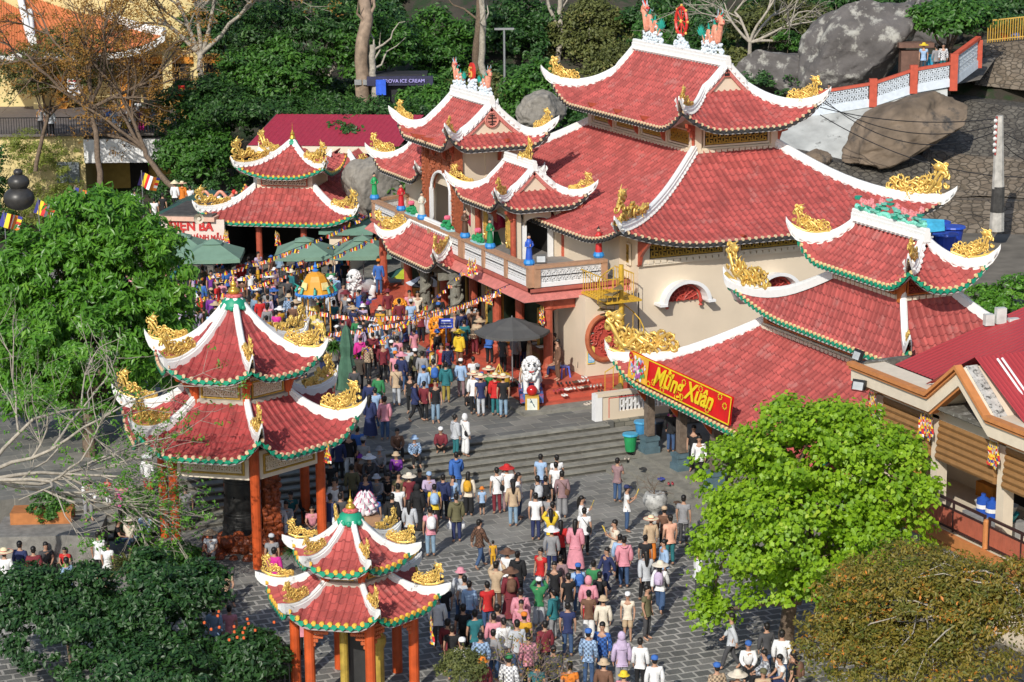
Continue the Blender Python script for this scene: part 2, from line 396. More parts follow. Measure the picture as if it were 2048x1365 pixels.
def soffit(mb, F, off=.17, mi=0):
    w = np.linspace(0, F['ln'], 25); t = np.array([1, .8, .6, .4, .2, 0])
    W, T = np.meshgrid(w, t, indexing='ij')
    # keep inside the hips
    wl = F.get('wl'); xy, z = F['surf'](W, T)
    a, p0, inn, D, ln = F['a'], F['p0'], F['inn'], F['D'], F['ln']
    l = F['hipl'](T); r = F['hipr'](T)
    W2 = l+(r-l)*(W/ln)
    xy, z = F['surf'](W2, T)
    mb.grid(np.dstack([xy, z-off]), mi)
def hip_path(Q, P, zf, L, dm, q_lo, q_hi, n=13, tip=.45, rise=.42):
    Q = np.array(Q[:2], float); P = np.array(P[:2], float)
    t = np.linspace(0, 1, n); xy = Q+(P-Q)*t[:, None]; q = q_lo+(q_hi-q_lo)*(1-t)
    z = zf(q)+L*np.maximum(0, 1-(1-t)/dm)**2.1
    d = (P-Q)/np.linalg.norm(P-Q)
    pts = np.column_stack([xy, z])
    ex = [(*(P+d*tip*.45), z[-1]+rise*.42), (*(P+d*tip*.8), z[-1]+rise), (*(P+d*tip), z[-1]+rise*1.55)] if tip else []
    return np.vstack([pts, ex]) if tip else pts
def ridge_beam(mb, pts, wd=.26, h=.30, mi=0, taper=0, sink=.12, teeth=0.0, tl=.09, slope=.3, both=True):
    pts = np.asarray(pts, float); k = len(pts)
    T = np.gradient(pts, axis=0); Th = T[:, :2]/(np.linalg.norm(T[:, :2], axis=1)[:, None]+1e-9)
    S = np.column_stack([Th[:, 1], -Th[:, 0], np.zeros(k)])
    f = np.ones(k)
    if taper:
        f[-taper:] = np.linspace(.9, .18, taper)
    prof = [(-1, -sink), (-1, h*.55), (-.72, h*.60), (-.72, h*.88), (-.4, h), (.4, h), (.72, h*.88), (.72, h*.60), (1, h*.55), (1, -sink)]
    V = np.zeros((k, len(prof), 3))
    for j, (x, z) in enumerate(prof):
        V[:, j] = pts+S*(x*wd/2*f)[:, None]
        V[:, j, 2] += np.where(z > 0, z*f, z)
    mb.grid(V, mi, flip=True)
    for e, o in ((0, 1), (k-1, -1)):
        ring = V[e] if o == 1 else V[e][::-1]
        mb.add(ring, [tuple(range(len(prof)))], mi)
    if teeth:
        seg = np.linalg.norm(np.diff(pts, axis=0), axis=1); cum = np.concatenate([[0], np.cumsum(seg)])
        n = int(cum[-1]/teeth)
        for i in range(n):
            s0, s1 = (i+.1)*teeth, (i+.9)*teeth; sm = (i+.5)*teeth
            P3 = [np.array([np.interp(x, cum, pts[:, c]) for c in range(3)]) for x in (s0, s1, sm)]
            sd = np.array([np.interp(sm, cum, S[:, c]) for c in range(3)])
            for sg in ((1, -1) if both else (1,)):
                A = P3[0]+sd*sg*wd*.5; B = P3[1]+sd*sg*wd*.5; C3 = P3[2]+sd*sg*(wd*.5+tl)
                up = np.array([0, 0, .05]); C3 = C3+np.array([0, 0, .03])
                V3 = [A+up*1.25, B+up*1.25, C3+up*.3, A-up, B-up, C3-up*.6]
                fc = [(0, 1, 2), (3, 5, 4)]; q4 = [(0, 3, 4, 1), (1, 4, 5, 2), (2, 5, 3, 0)]
                if sg > 0: fc = [x[::-1] for x in fc]; q4 = [x[::-1] for x in q4]
                mb.add(V3, fc, mi); mb.add(V3, q4, mi)
def spiral(c, r, a0, turns, sgn, y=0, n=8, grow=.15):
    t = np.linspace(0, 1, n); an = a0+sgn*turns*2*pi*t; rr = r*(1-t*(1-grow))
    return np.column_stack([c[0]+rr*np.cos(an), y+0.03*np.sin(t*3+a0), c[1]+rr*np.sin(an)])
def make_ornament(seed, kind):
    """open gilded scrollwork one metre long, x = outwards along the hip, z = up; kind dragon or phoenix"""
    r = np.random.default_rng(seed); mb = MB()
    base = lambda x: -4*.12*x*(1-x)
    top = (lambda x: base(x)+.10+.42*np.clip((x-.1)/.7, 0, 1)**1.1-.1*max(0, x-.85)/.15) if kind == 0 else (lambda x: base(x)+.13+.30*np.clip(x/.55, 0, 1)+.1*np.sin(x*9))
    # spine following the ridge
    xs = np.linspace(0, 1, 9); mb.tube(np.column_stack([xs, xs*0, base(xs)+.03]), .035, 6)
    for i in range(70):
        x = r.uniform(.03, .97); b = base(x); t = top(x); z = r.uniform(b+.03, max(b+.06, t-.03))
        rad = r.uniform(.04, .095)
        p = spiral((x, z), rad, r.uniform(0, 6.28), r.uniform(.6, 1.15), r.choice([-1, 1]), r.uniform(-.035, .035))
        mb.tube(p, np.linspace(.018, .006, len(p)), 5, flat=1.3)
    # body waves of the beast
    for ph in (0, 1.4):
        x = np.linspace(.05, .95, 18); z = np.array([base(a)+.08+(top(a)-base(a))*(.38+.25*sin(a*15+ph)) for a in x])
        mb.tube(np.column_stack([x, x*0+(-.02 if ph else .02), z]), np.linspace(.014, .034, 18), 6)
    # plumes and horns at the outer end
    nf = 6 if kind == 0 else 8
    for k in range(nf):
        a = radians(35+110*k/(nf-1)); l = r.uniform(.14, .22); cx = .80 if kind == 0 else .30+.09*k
        cz = top(min(cx, 1))-.10
        t = np.linspace(0, 1, 6)
        mb.tube(np.column_stack([cx+l*t*cos(a)+.05*np.sin(t*3), t*0+r.uniform(-.03, .03), cz+l*t*sin(a)]), np.linspace(.026, .004, 6), 5)
    mb.ball((.80, 0, top(.8)-.02), .07, 8, sq=(1.3, .7, .9)); mb.ball((.89, 0, top(.8)-.04), .04, 6, sq=(1.5, .8, .7))
    for sg in (-1, 1): mb.ball((.83, sg*.045, top(.8)+.01), .014, 6)
    o = mb.build('ornament_source', GOLD, smooth=True); me = o.data; bpy.data.objects.remove(o); return me
ORN = [make_ornament(3, 0), make_ornament(8, 1)]
def put_ornament(parent_part, origin, path, t0, t1, kind=0, hs=1.0, npath=13):
    """seat a gilded ornament on the stretch t0..t1 of a hip path"""
    f = lambda t: np.array([np.interp(t*(npath-1), np.arange(len(path)), path[:, c]) for c in range(3)])
    A = f(t0); B = f(t1); d = B-A; L = np.linalg.norm(d); yaw = atan2(d[1], d[0]); pitch = -math.asin(d[2]/L)
    o = bpy.data.objects.new('ornament', ORN[kind]); COL.objects.link(o); o.parent = parent_part
    o.location = Vector(A+np.array([0, 0, .26]))-origin; o.rotation_euler = (0, pitch, yaw); o.scale = (L*1.08, L*1.0, L*(.35+.70*hs))
    return o
def roof_tier(parent, P, Q, ze, zt, c=.45, L=.9, dm=1.0, rib=.29, row=.34, q_hi=1.0, tile=TILE, ridge=WHITE, ends=CREAMD, drip=DARKE,
              faces=None, hips=None, orn=None, rw=.24, rh=.30, tip=.4, rise=.4, name='roof', disc=.075, drop=.16, teeth=.3, extra=None, ornt=(.52, 1.0), label=None, soff=SOFF, flush=False, mortar=None):
    """P outer corners (counter-clockwise), Q inner corners; returns the part and the hip paths"""
    n = len(P); zf = lambda q: ze+(zt-ze)*gq(q, c)
    org = Vector((0, 0, 0)); q = parent
    while q is not None: org += q.location; q = q.parent
    tm, em, sm, rm = MB(), MB(), MB(), MB(); FS = []
    for i in (faces if faces is not None else range(n)):
        j = (i+1) % n
        F = roof_face(tm, P[i], P[j], Q[i], Q[j], zf, L, dm, rib, row, 0, q_hi)
        p0 = np.array(P[i][:2]); a = F['a']; wl = (np.array(Q[i][:2])-p0)@a; wr = (np.array(Q[j][:2])-p0)@a; ln = F['ln']
        F['hipl'] = lambda T, wl=wl: wl*(1-T); F['hipr'] = lambda T, wr=wr, ln=ln: ln-(ln-wr)*(1-T)
        eave_trim(em, F, disc, drop, 0, 1, 1); soffit(sm, F); FS.append(F)
    part = tm.build(name, [tile, JOINT], parent)
    if label: part['label'] = label
    if extra: extra(part, tm)
    paths = {}
    for i in (hips if hips is not None else range(n)):
        p = hip_path(Q[i], P[i], zf, L, dm, 0, q_hi, tip=tip, rise=rise); paths[i] = p
        rm = MB(); ridge_beam(rm, p, rw, rh, taper=3, teeth=teeth, slope=.3); rm.build('hip_ridge', [ridge], part)
    em.build('eave_tiles', [ends, drip], part); sm.build('soffit', [soff], part)
    if orn:
        for i, (k, hs) in orn.items():
            put_ornament(part, org, paths[i], ornt[0], ornt[1], k, hs)
    return part, paths, zf, FS
def rect(cx, cy, hx, hy, rz=0.0):
    """corners counter-clockwise: 0 (-x,-y) near-left, 1 (+x,-y), 2 (+x,+y), 3 (-x,+y)"""
    c, s = cos(rz), sin(rz)
    return [(cx+x*c-y*s, cy+x*s+y*c) for x, y in ((-hx, -hy), (hx, -hy), (hx, hy), (-hx, hy))]
def gable_roof(parent, cx, cy, hx, hy, yg, ze, zr, c=.45, L=.9, dm=1.0, rib=.3, row=.35, tile=TILE, ridge=WHITE, ends=CREAMD, drip=DARKE, orn=None,
               rw=.24, rh=.32, tip=.4, rise=.4, name='roof', faces=(0, 1, 2, 3), vent=None, disc=.075, drop=.16, rz=0.0, ornt=(.52, 1.0), label=None, wall=CREAM, sides=(-1, 1)):
    """hip-and-gable roof, ridge along local y; yg = half length of the ridge"""
    zf = lambda q: ze+(zr-ze)*gq(q, c)
    qg = (hy-yg)/hx; qg = min(.92, qg)
    P = rect(cx, cy, hx, hy, rz); Q = rect(cx, cy, hx*(1-qg), yg, rz)
    org = Vector((0, 0, 0)); q = parent
    while q is not None: org += q.location; q = q.parent
    tm, em, sm = MB(), MB(), MB()
    for i in faces:
        j = (i+1) % 4
        F = roof_face(tm, P[i], P[j], Q[i], Q[j], zf, L, dm, rib, row, 0, qg)
        p0 = np.array(P[i]); a = F['a']; wl = (np.array(Q[i])-p0)@a; wr = (np.array(Q[j])-p0)@a; ln = F['ln']
        F['hipl'] = lambda T, wl=wl: wl*(1-T); F['hipr'] = lambda T, wr=wr, ln=ln: ln-(ln-wr)*(1-T)
        eave_trim(em, F, disc, drop); soffit(sm, F)
    co, si = cos(rz), sin(rz); W = lambda x, y: (cx+x*co-y*si, cy+x*si+y*co)
    xg = hx*(1-qg)
    for sg in sides:   # upper slopes, with a small verge overhang
        e = .12
        if sg < 0: a0, a1, b0, b1 = W(-xg, yg+e), W(-xg, -yg-e), W(0, yg+e), W(0, -yg-e)
        else: a0, a1, b0, b1 = W(xg, -yg-e), W(xg, yg+e), W(0, -yg-e), W(0, yg+e)
        roof_face(tm, a0, a1, b0, b1, zf, 0, 1, rib, row, qg, 1.0, hl=False, hr=False, fit=(2*hy, hy-yg-e))
    part = tm.build(name, [tile, JOINT], parent)
    if label: part['label'] = label
    em.build('eave_tiles', [ends, drip], part); sm.build('soffit', [SOFF], part)
    rm = MB(); paths = {}
    for i, (sx_, sy_) in enumerate(((-1, -1), (1, -1), (1, 1), (-1, 1))):
        qs = np.linspace(1, qg, 6)[:-1]
        up = np.array([(*W(sx_*hx*(1-q_), sy_*(yg+.06)), zf(q_)) for q_ in qs])
        hp = hip_path(Q[i], P[i], zf, L, dm, 0, qg, tip=tip, rise=rise)
        if i == 0 and hp is not None: pass
        full = np.vstack([up, hp]); paths[i] = hp
        rm = MB(); ridge_beam(rm, full, rw, rh, taper=3, teeth=.3, slope=.5); rm.build('hip_ridge', [ridge], part)
    rm = MB(); e0, e1 = W(0, -yg-.2), W(0, yg+.2)
    pr = np.array([(*(np.array(e0)+(np.array(e1)-np.array(e0))*t), zr+.02) for t in np.linspace(0, 1, 12)])
    ridge_beam(rm, pr, rw*1.15, rh*1.25, teeth=rib, tl=.2, slope=(zr-zf(.85))/(.15*hx))
    rm.build('top_ridge', [ridge], part)
    # gable walls with red barge boards
    for sy_ in (-1, 1):
        gm = MB()
        pts = [(*W(s_*hx*(1-q_), sy_*(yg-.1)), zf(q_)-.10) for s_, q_ in [(-1, q1) for q1 in np.linspace(qg, 1, 6)]+[(1, q1) for q1 in np.linspace(1, qg, 6)[1:]]]
        d = np.array([*W(0, sy_*.12), 0])-np.array([cx, cy, 0])
        gm.plate(pts if sy_ < 0 else pts, d, 0)
        lo_ = [np.array(p)+d*1.02 for p in pts]
        for k in range(len(pts)-1):
            gm.beam(lo_[k]+d*.6+np.array([0, 0, -.08]), lo_[k+1]+d*.6+np.array([0, 0, -.08]), .09, .2, 1)
        gm.build('gable_wall', [wall, PINKP], part)
    if orn:
        for i, (k, hs) in orn.items(): put_ornament(part, org, paths[i], ornt[0], ornt[1], k, hs)
    return part, paths, zf, dict(qg=qg, xg=xg, W=W)
def fret(mb, o, ax, w, h, cell, t, mi=0, d=.05, up=(0, 0, 1)):
    """openwork fret panel: o lower-left corner, ax unit direction along, bars of width t"""
    o = np.array(o, float); ax = np.array(ax, float); up = np.array(up, float)
    nx = max(1, int(round(w/cell))); nz = max(1, int(round(h/cell))); cx, cz = w/nx, h/nz
    S = [(.5, .08, .5, .92), (.08, .5, .92, .5), (.12, .12, .38, .12), (.12, .12, .12, .5), (.62, .88, .88, .88), (.88, .5, .88, .88), (.12, .74, .38, .74), (.62, .28, .88, .28), (.12, .74, .12, .92), (.88, .08, .88, .28), (0, .97, 1, .97), (0, .03, 1, .03)]
    nrm = np.cross(ax, up)
    for i in range(nx):
        for j in range(nz):
            for x0, z0, x1, z1 in S:
                a = o+ax*((i+x0)*cx)+up*((j+z0)*cz); b = o+ax*((i+x1)*cx)+up*((j+z1)*cz)
                if x0 == x1: A0, A1 = a-ax*t/2, a+ax*t/2; pts = [A0, A1, A1+(b-a), A0+(b-a)]
                else: A0, A1 = a-up*t/2, a+up*t/2; pts = [A0, A0+(b-a), A1+(b-a), A1]
                mb.plate([p-nrm*d/2 for p in pts], nrm*d, mi)
def frame(mb, o, ax, w, h, t, mi=0, d=.08, up=(0, 0, 1)):
    o = np.array(o, float); ax = np.array(ax, float); up = np.array(up, float); n = np.cross(ax, up)
    for a0, a1, z0, z1 in ((0, w, 0, t), (0, w, h-t, h), (0, t, t, h-t), (w-t, w, t, h-t)):
        pts = [o+ax*a0+up*z0, o+ax*a1+up*z0, o+ax*a1+up*z1, o+ax*a0+up*z1]
        mb.plate([p-n*d/2 for p in pts], n*d, mi)
def column(mb, x, y, z0, z1, r, mi=0, n=12, base=True, cap=True):
    pr = []
    if base: pr += [(r*1.55, 0), (r*1.6, .12), (r*1.3, .2), (r*1.45, .32), (r*1.1, .42)]
    else: pr += [(r, 0)]
    H_ = z1-z0
    pr += [(r, .5 if base else .01), (r*.96, H_-.5)]
    if cap: pr += [(r*1.15, H_-.45), (r, H_-.4), (r*1.25, H_-.15), (r*1.35, H_)]
    else: pr += [(r*.96, H_)]
    mb.lathe((x, y, z0), pr, n, mi)
# ---------------------------------------------------------------- ground
def plane_grid(x0, x1, y0, y1, zf, nx, ny):
    X, Y = np.meshgrid(np.linspace(x0, x1, nx), np.linspace(y0, y1, ny), indexing='ij')
    return np.dstack([X, Y, zf(X, Y)])
def sstep(a, b, x): t = np.clip((x-a)/(b-a), 0, 1); return t*t*(3-2*t)
def hill(X, Y):
    f = X*F0[0]+Y*F0[1]; r = X*R0[0]+Y*R0[1]
    st = 124-sstep(8, 24, r)*10
    st = st+sstep(-14, -6, -r)*0+np.where(r < -8, 8+(-r-8)*.15, 0)
    z = np.maximum(0, f-st)*.40
    zr = 8.3*sstep(114.5, 121, f)+np.maximum(0, f-121)*.26+sstep(14, 30, r)*1.2*sstep(118, 122, f)
    k = sstep(10, 15, r); z = z*(1-k)+zr*k
    z = z*(1-sstep(160, 330, f)*.35)+.5*np.sin(X*.21+1)*np.cos(Y*.17)*sstep(st, st+12, f)
    return z-.02
g_ = MB(); g_.grid(plane_grid(-160, 420, -60, 520, hill, 150, 150))
ground = g_.build('ground', [mat('forest_soil', (.05, .042, .03), rough=.95, var=.4, scale=.5, bump=.5, col2=(.02, .04, .012), thr=.48, c2scale=.9)], smooth=True)
tag(ground, kind='structure')
SLAB = paving_mat('plaza_slab', (.17, .168, .155), (.27, .26, .235), (.33, .32, .28), .62, .52, .022, rot=0.0)
COBBLE = paving_mat('plaza_cobble', (.12, .12, .11), (.20, .195, .18), (.38, .365, .33), .50, .42, .045, rot=0.06, bump=.8)
TERR = paving_mat('terrace_slab', (.13, .13, .12), (.24, .225, .195), (.32, .30, .25), 1.15, .62, .016)
STEPM = mat('worn_stone_step', (.24, .23, .195), rough=.9, var=.2, scale=3, bump=.4, col2=(.15, .145, .12), thr=.58, c2scale=1.6)
b = MB(); b.grid(plane_grid(-10, 48, 25, 64.8, lambda X, Y: X*0+.004, 2, 2)); tag(b.build('plaza_cobbles', [COBBLE]), kind='structure')
b = MB(); b.grid(plane_grid(-6, 37, 64.8, 71.2, lambda X, Y: X*0+.008, 2, 2)); tag(b.build('plaza', [SLAB]), kind='structure')
b = MB(); b.bx(10, 37.0, 73.9, 84, 0, 1.05); b.bx(14, 60, 84, 119, 0, 1.046); b.bx(36.4, 60, 74.4, 84, .0, 1.042)
tag(b.build('terrace', [TERR]), kind='structure')
# stairs between plaza and terrace: seven risers coloured dark for shade, worn nosings
b = MB()
for k in range(7):
    y0 = 70.95+k*.42; z = .15*(k+1)
    x0 = 13+.4*k
    xs = [x0]
    while xs[-1] < 36.75-.12*k: xs.append(xs[-1]+random.uniform(.8, 1.5))
    for i in range(len(xs)-1):
        jz = random.uniform(-.008, .008)
        ya = y0+random.uniform(-.012, .012); yb = 73.92 if k == 6 else y0+.5
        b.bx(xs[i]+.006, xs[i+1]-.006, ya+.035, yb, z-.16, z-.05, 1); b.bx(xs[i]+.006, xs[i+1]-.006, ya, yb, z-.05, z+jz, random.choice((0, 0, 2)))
tag(b.build('stairs', [STEPM, mat('shade_toned_riser', (.10, .095, .08), rough=.95, var=.3, scale=4), mat('worn_stone_step_light', (.27, .26, .22), rough=.9, var=.2, scale=3, bump=.4)]), kind='structure')
b = MB()   # shrine hall floor and its broad steps down to the plaza
b.bx(36.76, 52, 44, 74.2, 0, .5)
for k in range(3):
    for y in np.arange(50, 71, 1.3): b.bx(35.2+.5*k, 36.9, y+.006, min(y+1.294, 70.95), .0, .125*(k+1)+random.uniform(-.006, .006))
tag(b.build('side_steps', [STEPM]), kind='structure')

# ---------------------------------------------------------------- main hall
hall = empty('temple_hall', (46.5, 85, 1.05), 'large cream temple hall under a double tier of red tile roofs with gilded ridge ends', 'temple')
wb = MB()
wb.bx(40.3, 53.0, 78.29, 97, 1.6, 7.3, 0); wb.bx(37.9, 40.35, 78.29, 79.2, 1.6, 5.0, 0)
wb.bx(39.9, 40.3, 79.2, 97, 1.6, 7.3, 0)
wb.bx(37.87, 53.0, 78.26, 78.6, 1.05, 1.72, 1)
walls = wb.build('wall', [CREAM, mat('dark_red_plinth', (.30, .035, .03), rough=.7, var=.1)], hall)
def band_panels(parent, spans, axis, fixed, z0, z1, nrm):
    """gilded lattice panels let into a wall, with pilasters between"""
    for a0, a1 in spans:
        p = MB()
        if axis == 'x':
            p.bx(a0, a1, fixed-.02, fixed+.05, z0, z1, 1)
            fret(p, (a0+.06, fixed-.05, z0+.05), (1, 0, 0), a1-a0-.12, z1-z0-.1, .36, .055, 0)
            frame(p, (a0-.06, fixed-.06, z0-.06), (1, 0, 0), a1-a0+.12, z1-z0+.12, .07, 2)
        else:
            p.bx(fixed-.02, fixed+.05, a0, a1, z0, z1, 1)
            fret(p, (fixed-.05, a0+.06, z0+.05), (0, 1, 0), a1-a0-.12, z1-z0-.1, .36, .055, 0)
            frame(p, (fixed-.06, a0-.06, z0-.06), (0, 1, 0), a1-a0+.12, z1-z0+.12, .07, 2)
        p.build('lattice_panel', [GOLDD, DARK, CREAML], parent)
band_panels(hall, [(40.75, 44.2), (45.0, 48.9), (49.6, 52.6)], 'x', 78.27, 6.36, 7.0, -1)
band_panels(hall, [(78.9, 80.6), (81.2, 83.2)], 'y', 40.28, 6.1, 6.9, -1)
tr = MB()
for x in np.arange(40.5, 52.9, .3): tr.rbx((x, 78.2, 6.24), (.24, .14, .12), 0, 0)
tr.bx(40.4, 53, 78.16, 78.3, 6.10, 6.19, 0)
for x in (40.45, 44.6, 49.25): tr.bx(x-.28, x+.28, 78.16, 78.3, 6.19, 7.15, 0)
tr.build('scalloped_trim', [CREAML], hall)
for x in (44.6, 49.25, 40.2):
    c_ = MB(); c_.plate([(x, 78.15, 7.15), (x, 77.2, 7.2), (x, 77.5, 6.95), (x, 77.75, 6.75), (x, 77.95, 6.55), (x, 78.05, 6.2), (x, 78.15, 6.1)], (.14, 0, 0)); c_.build('bracket', [REDC], hall)
def arched_window(x, z):
    w_ = MB()
    an = np.linspace(0, pi, 15)
    lat = [(x+.72*cos(a), 78.20, z+.62*sin(a)) for a in an]
    w_.plate(lat, (0, .12, 0), 1)
    for k in range(1, 8):
        a = k*pi/8; w_.tube([(x, 78.17, z+.02), (x+.35*cos(a)+.1*sin(a*5), 78.16, z+.33*sin(a)), (x+.68*cos(a), 78.17, z+.58*sin(a))], .035, 5, 2)
    for r_ in (.3, .5): w_.tube([(x+r_*cos(a), 78.16, z+r_*.86*sin(a)) for a in an], .03, 5, 2)
    arc = [(x+.78*cos(a), 78.12, z+.70*sin(a)) for a in an]; w_.tube(arc, .06, 6, 2)
    for s_ in (-1, 1): w_.lathe((x+s_*.78, 78.1, z-.28), [(.03, 0), (.09, .05), (.04, .12), (.08, .2), (.08, .3)], 8, 2)
    wo = w_.build('arched_window', [DARK, mat('red_grille_back', (.33, .04, .03), var=.1), mat('red_grille', (.50, .07, .05), rough=.5)], hall)
    h_ = MB()
    A = np.zeros((15, 2, 3)); B = np.zeros((15, 2, 3))
    for i, a in enumerate(an):
        for j, y in enumerate((78.29, 77.72)):
            rr = 1.0+(.08 if j else 0); A[i, j] = (x+rr*1.03*cos(a), y, z-.02+rr*.88*sin(a)); B[i, j] = (x+(rr-.14)*1.0*cos(a), y, z-.02+(rr-.14)*.86*sin(a))
    h_.grid(A, flip=True); h_.grid(B)
    h_.grid(np.stack([A[:, 1], B[:, 1]], 1), flip=True)
    for s_ in (0, -1): h_.add([A[s_, 0], A[s_, 1], B[s_, 1], B[s_, 0]], [(0, 1, 2, 3)])
    for s_ in (-1, 1): h_.rbx((x+s_*1.12, 78.0, z-.03), (.34, .6, .10))
    h_.build('window_hood', [WHITEP], wo, smooth=False)
arched_window(42.32, 4.50); arched_window(46.65, 4.42)
m_ = MB(); cxm, czm = 38.75, 3.30      # round carved medallion
ring = [(cxm+.80*cos(a), 78.2, czm+.92*sin(a)) for a in np.linspace(0, 2*pi, 33)]
m_.tube(ring, .11, 8, 0, cap=False); m_.plate([(cxm+.78*cos(a), 78.24, czm+.9*sin(a)) for a in np.linspace(0, 2*pi, 25)[:-1]], (0, .04, 0), 1)
rr_ = np.random.default_rng(4)
for k in range(46):
    a = rr_.uniform(0, 6.28); q_ = sqrt(rr_.random())*.62
    p_ = spiral((cxm+q_*cos(a), czm+q_*1.15*sin(a)), rr_.uniform(.07, .15), rr_.uniform(0, 6), .9, rr_.choice([-1, 1]), 78.19); m_.tube(p_, .032, 5, 1)
m_.build('carved_medallion', [mat('terracotta_ring', (.42, .12, .05), rough=.6), mat('red_carving', (.46, .07, .05), rough=.55)], hall)
for i, (z, c1) in enumerate(((3.35, (.05, .05, .05)), (3.05, (.05, .05, .05)))):
    n_ = MB(); n_.bx(38.0, 38.28, 78.235, 78.27, z, z+.22, 0)
    for k in range(3): n_.bx(38.03, 38.25, 78.228, 78.236, z+.04+.055*k, z+.06+.055*k, 1)
    n_.build('wall_notice', [mat('slate_notice', c1), mat('notice_lettering', (.6, .55, .4))], hall)
n_ = MB(); n_.bx(37.98, 38.3, 78.235, 78.27, 2.25, 2.98, 0); n_.bx(38.0, 38.28, 78.228, 78.236, 2.3, 2.7, 1)
for k in range(5): n_.bx(38.03, 38.25, 78.222, 78.229, 2.36+.06*k, 2.385+.06*k, 2)
n_.build('wall_poster', [mat('poster_yellow', (.75, .55, .12)), mat('poster_blue', (.10, .42, .70)), WHITEP], hall)
# lower roof
HC = (47.1, 87.6)
P = [(38.9, 77.2), (54.35, 77.2), (54.35, 98), (38.9, 98)]; Q = [(45.05, 82.35), (49.1, 82.35), (49.1, 92.6), (45.05, 92.6)]
roof_tier(hall, P, Q, 7.0, 9.95, c=.62, L=.85, dm=.75, rib=.31, row=.36, faces=(0, 1, 3), hips=(0, 1, 3), orn={0: (0, 1.0), 1: (1, 1.15)}, tip=.55, rise=.42, rw=.30, rh=.34, name='lower_roof', ornt=(.66, 1.0), disc=.07)
cl = MB(); cl.bx(45.15, 49.0, 82.45, 92.5, 9.6, 11.4, 0)
for x in (45.15, 49.0):
    cl.bx(x-.2, x+.2, 82.25, 82.65, 9.8, 11.35, 0)
for y in (84.9, 87.5, 90.1, 92.4): cl.bx(44.97, 45.3, y-.2, y+.2, 9.8, 11.2, 0)
cl.bx(45.0, 49.1, 82.3, 82.5, 9.93, 10.07, 0); cl.bx(45.0, 45.2, 82.3, 92.5, 9.93, 10.07, 0)
for x in np.arange(45.3, 49, .29): cl.rbx((x, 82.26, 9.93), (.22, .14, .12))
for y in np.arange(82.6, 92.4, .29): cl.rbx((44.96, y, 9.93), (.14, .22, .12))
cl.build('clerestory_wall', [CREAM], hall)
band_panels(hall, [(45.55, 48.7)], 'x', 82.43, 10.16, 10.78, -1)
band_panels(hall, [(82.75, 84.6), (85.2, 87.2), (87.8, 89.8), (90.4, 92.1)], 'y', 45.13, 10.16, 10.78, -1)
def carved_bracket(x, y, z, dx, dy, s_=1.0):
    c_ = MB(); d = np.array([dx, dy, 0.])
    base = np.array([x, y, z])
    pf = [(0, 0), (1.25, .25), (1.15, .05), (.85, .0), (.8, -.18), (.55, -.22), (.5, -.42), (.25, -.5), (.15, -.85), (0, -1.0)]
    n_ = np.array([-dy, dx, 0.])
    c_.plate([base+d*a*s_+np.array([0, 0, b_*s_])-n_*.06 for a, b_ in pf], n_*.12)
    r2 = np.random.default_rng(int(abs(x*100)))
    for k in range(14):
        a = r2.uniform(.1, .9); b_ = r2.uniform(-.5, .1)*(1-a)
        c_.ball(base+d*a*s_+np.array([0, 0, b_*s_]), .09*s_, 6)
    return c_
for x, y, dx, dy in ((45.05, 82.35, -.7, -.7), (49.1, 82.35, .7, -.7), (45.0, 84.9, -1, 0), (45.0, 87.5, -1, 0), (45.0, 90.1, -1, 0)):
    carved_bracket(x, y, 11.05, dx, dy).build('bracket', [REDC], hall)
up, paths, _, G = gable_roof(hall, 47.1, 87.55, 3.35, 6.5, 4.25, 10.95, 13.45, c=.5, L=.95, dm=1.0, rib=.29, row=.34, orn={0: (0, 1.0), 1: (1, 1.15), 3: (1, 1.15)}, tip=.5, rise=.42, name='upper_roof', ornt=(.55, 1.02), disc=.07)
v_ = MB(); v_.bx(46.9, 47.25, 83.17, 83.25, 12.95, 13.28, 0); v_.bx(46.95, 47.2, 83.15, 83.18, 13.0, 13.23, 1)
for p_ in (spiral((47.02, 13.12), .05, 0, 1, 1, 83.13), spiral((47.13, 13.14), .05, 2, 1, -1, 83.13)): v_.tube(p_, .014, 5, 0)
v_.build('gable_vent', [mat('red_vent', (.52, .14, .11)), DARK], up)
# ridge sculptures: dragons on clouds either side of a wheel
SAL = mat('salmon_scale_paint', (.72, .30, .20), rough=.5, var=.2, scale=10); TEAL = mat('teal_paint', (.02, .34, .26), rough=.5, var=.2)
CLOUD = mat('pale_blue_cloud_paint', (.66, .74, .80), rough=.6, var=.25, scale=12, col2=(.12, .22, .35), thr=.60, c2scale=14); REDP = mat('bright_red_paint', (.62, .04, .03), rough=.4, var=.12)
GREYB = mat('blue_grey_paint', (.45, .52, .62), rough=.6)
def cloud_heap(mb, c, ax, ln, h, mi, n, seed):
    r2 = np.random.default_rng(seed)
    for k in range(n):
        t = r2.uniform(-.5, .5); hh = r2.random()**1.3*h*(1-abs(t)*1.5 if h > .6 else 1)
        mb.ball(np.array(c)+np.array(ax)*t*ln+np.array([r2.uniform(-.10, .10), 0, hh]), r2.uniform(.05, .09), 6, mi)
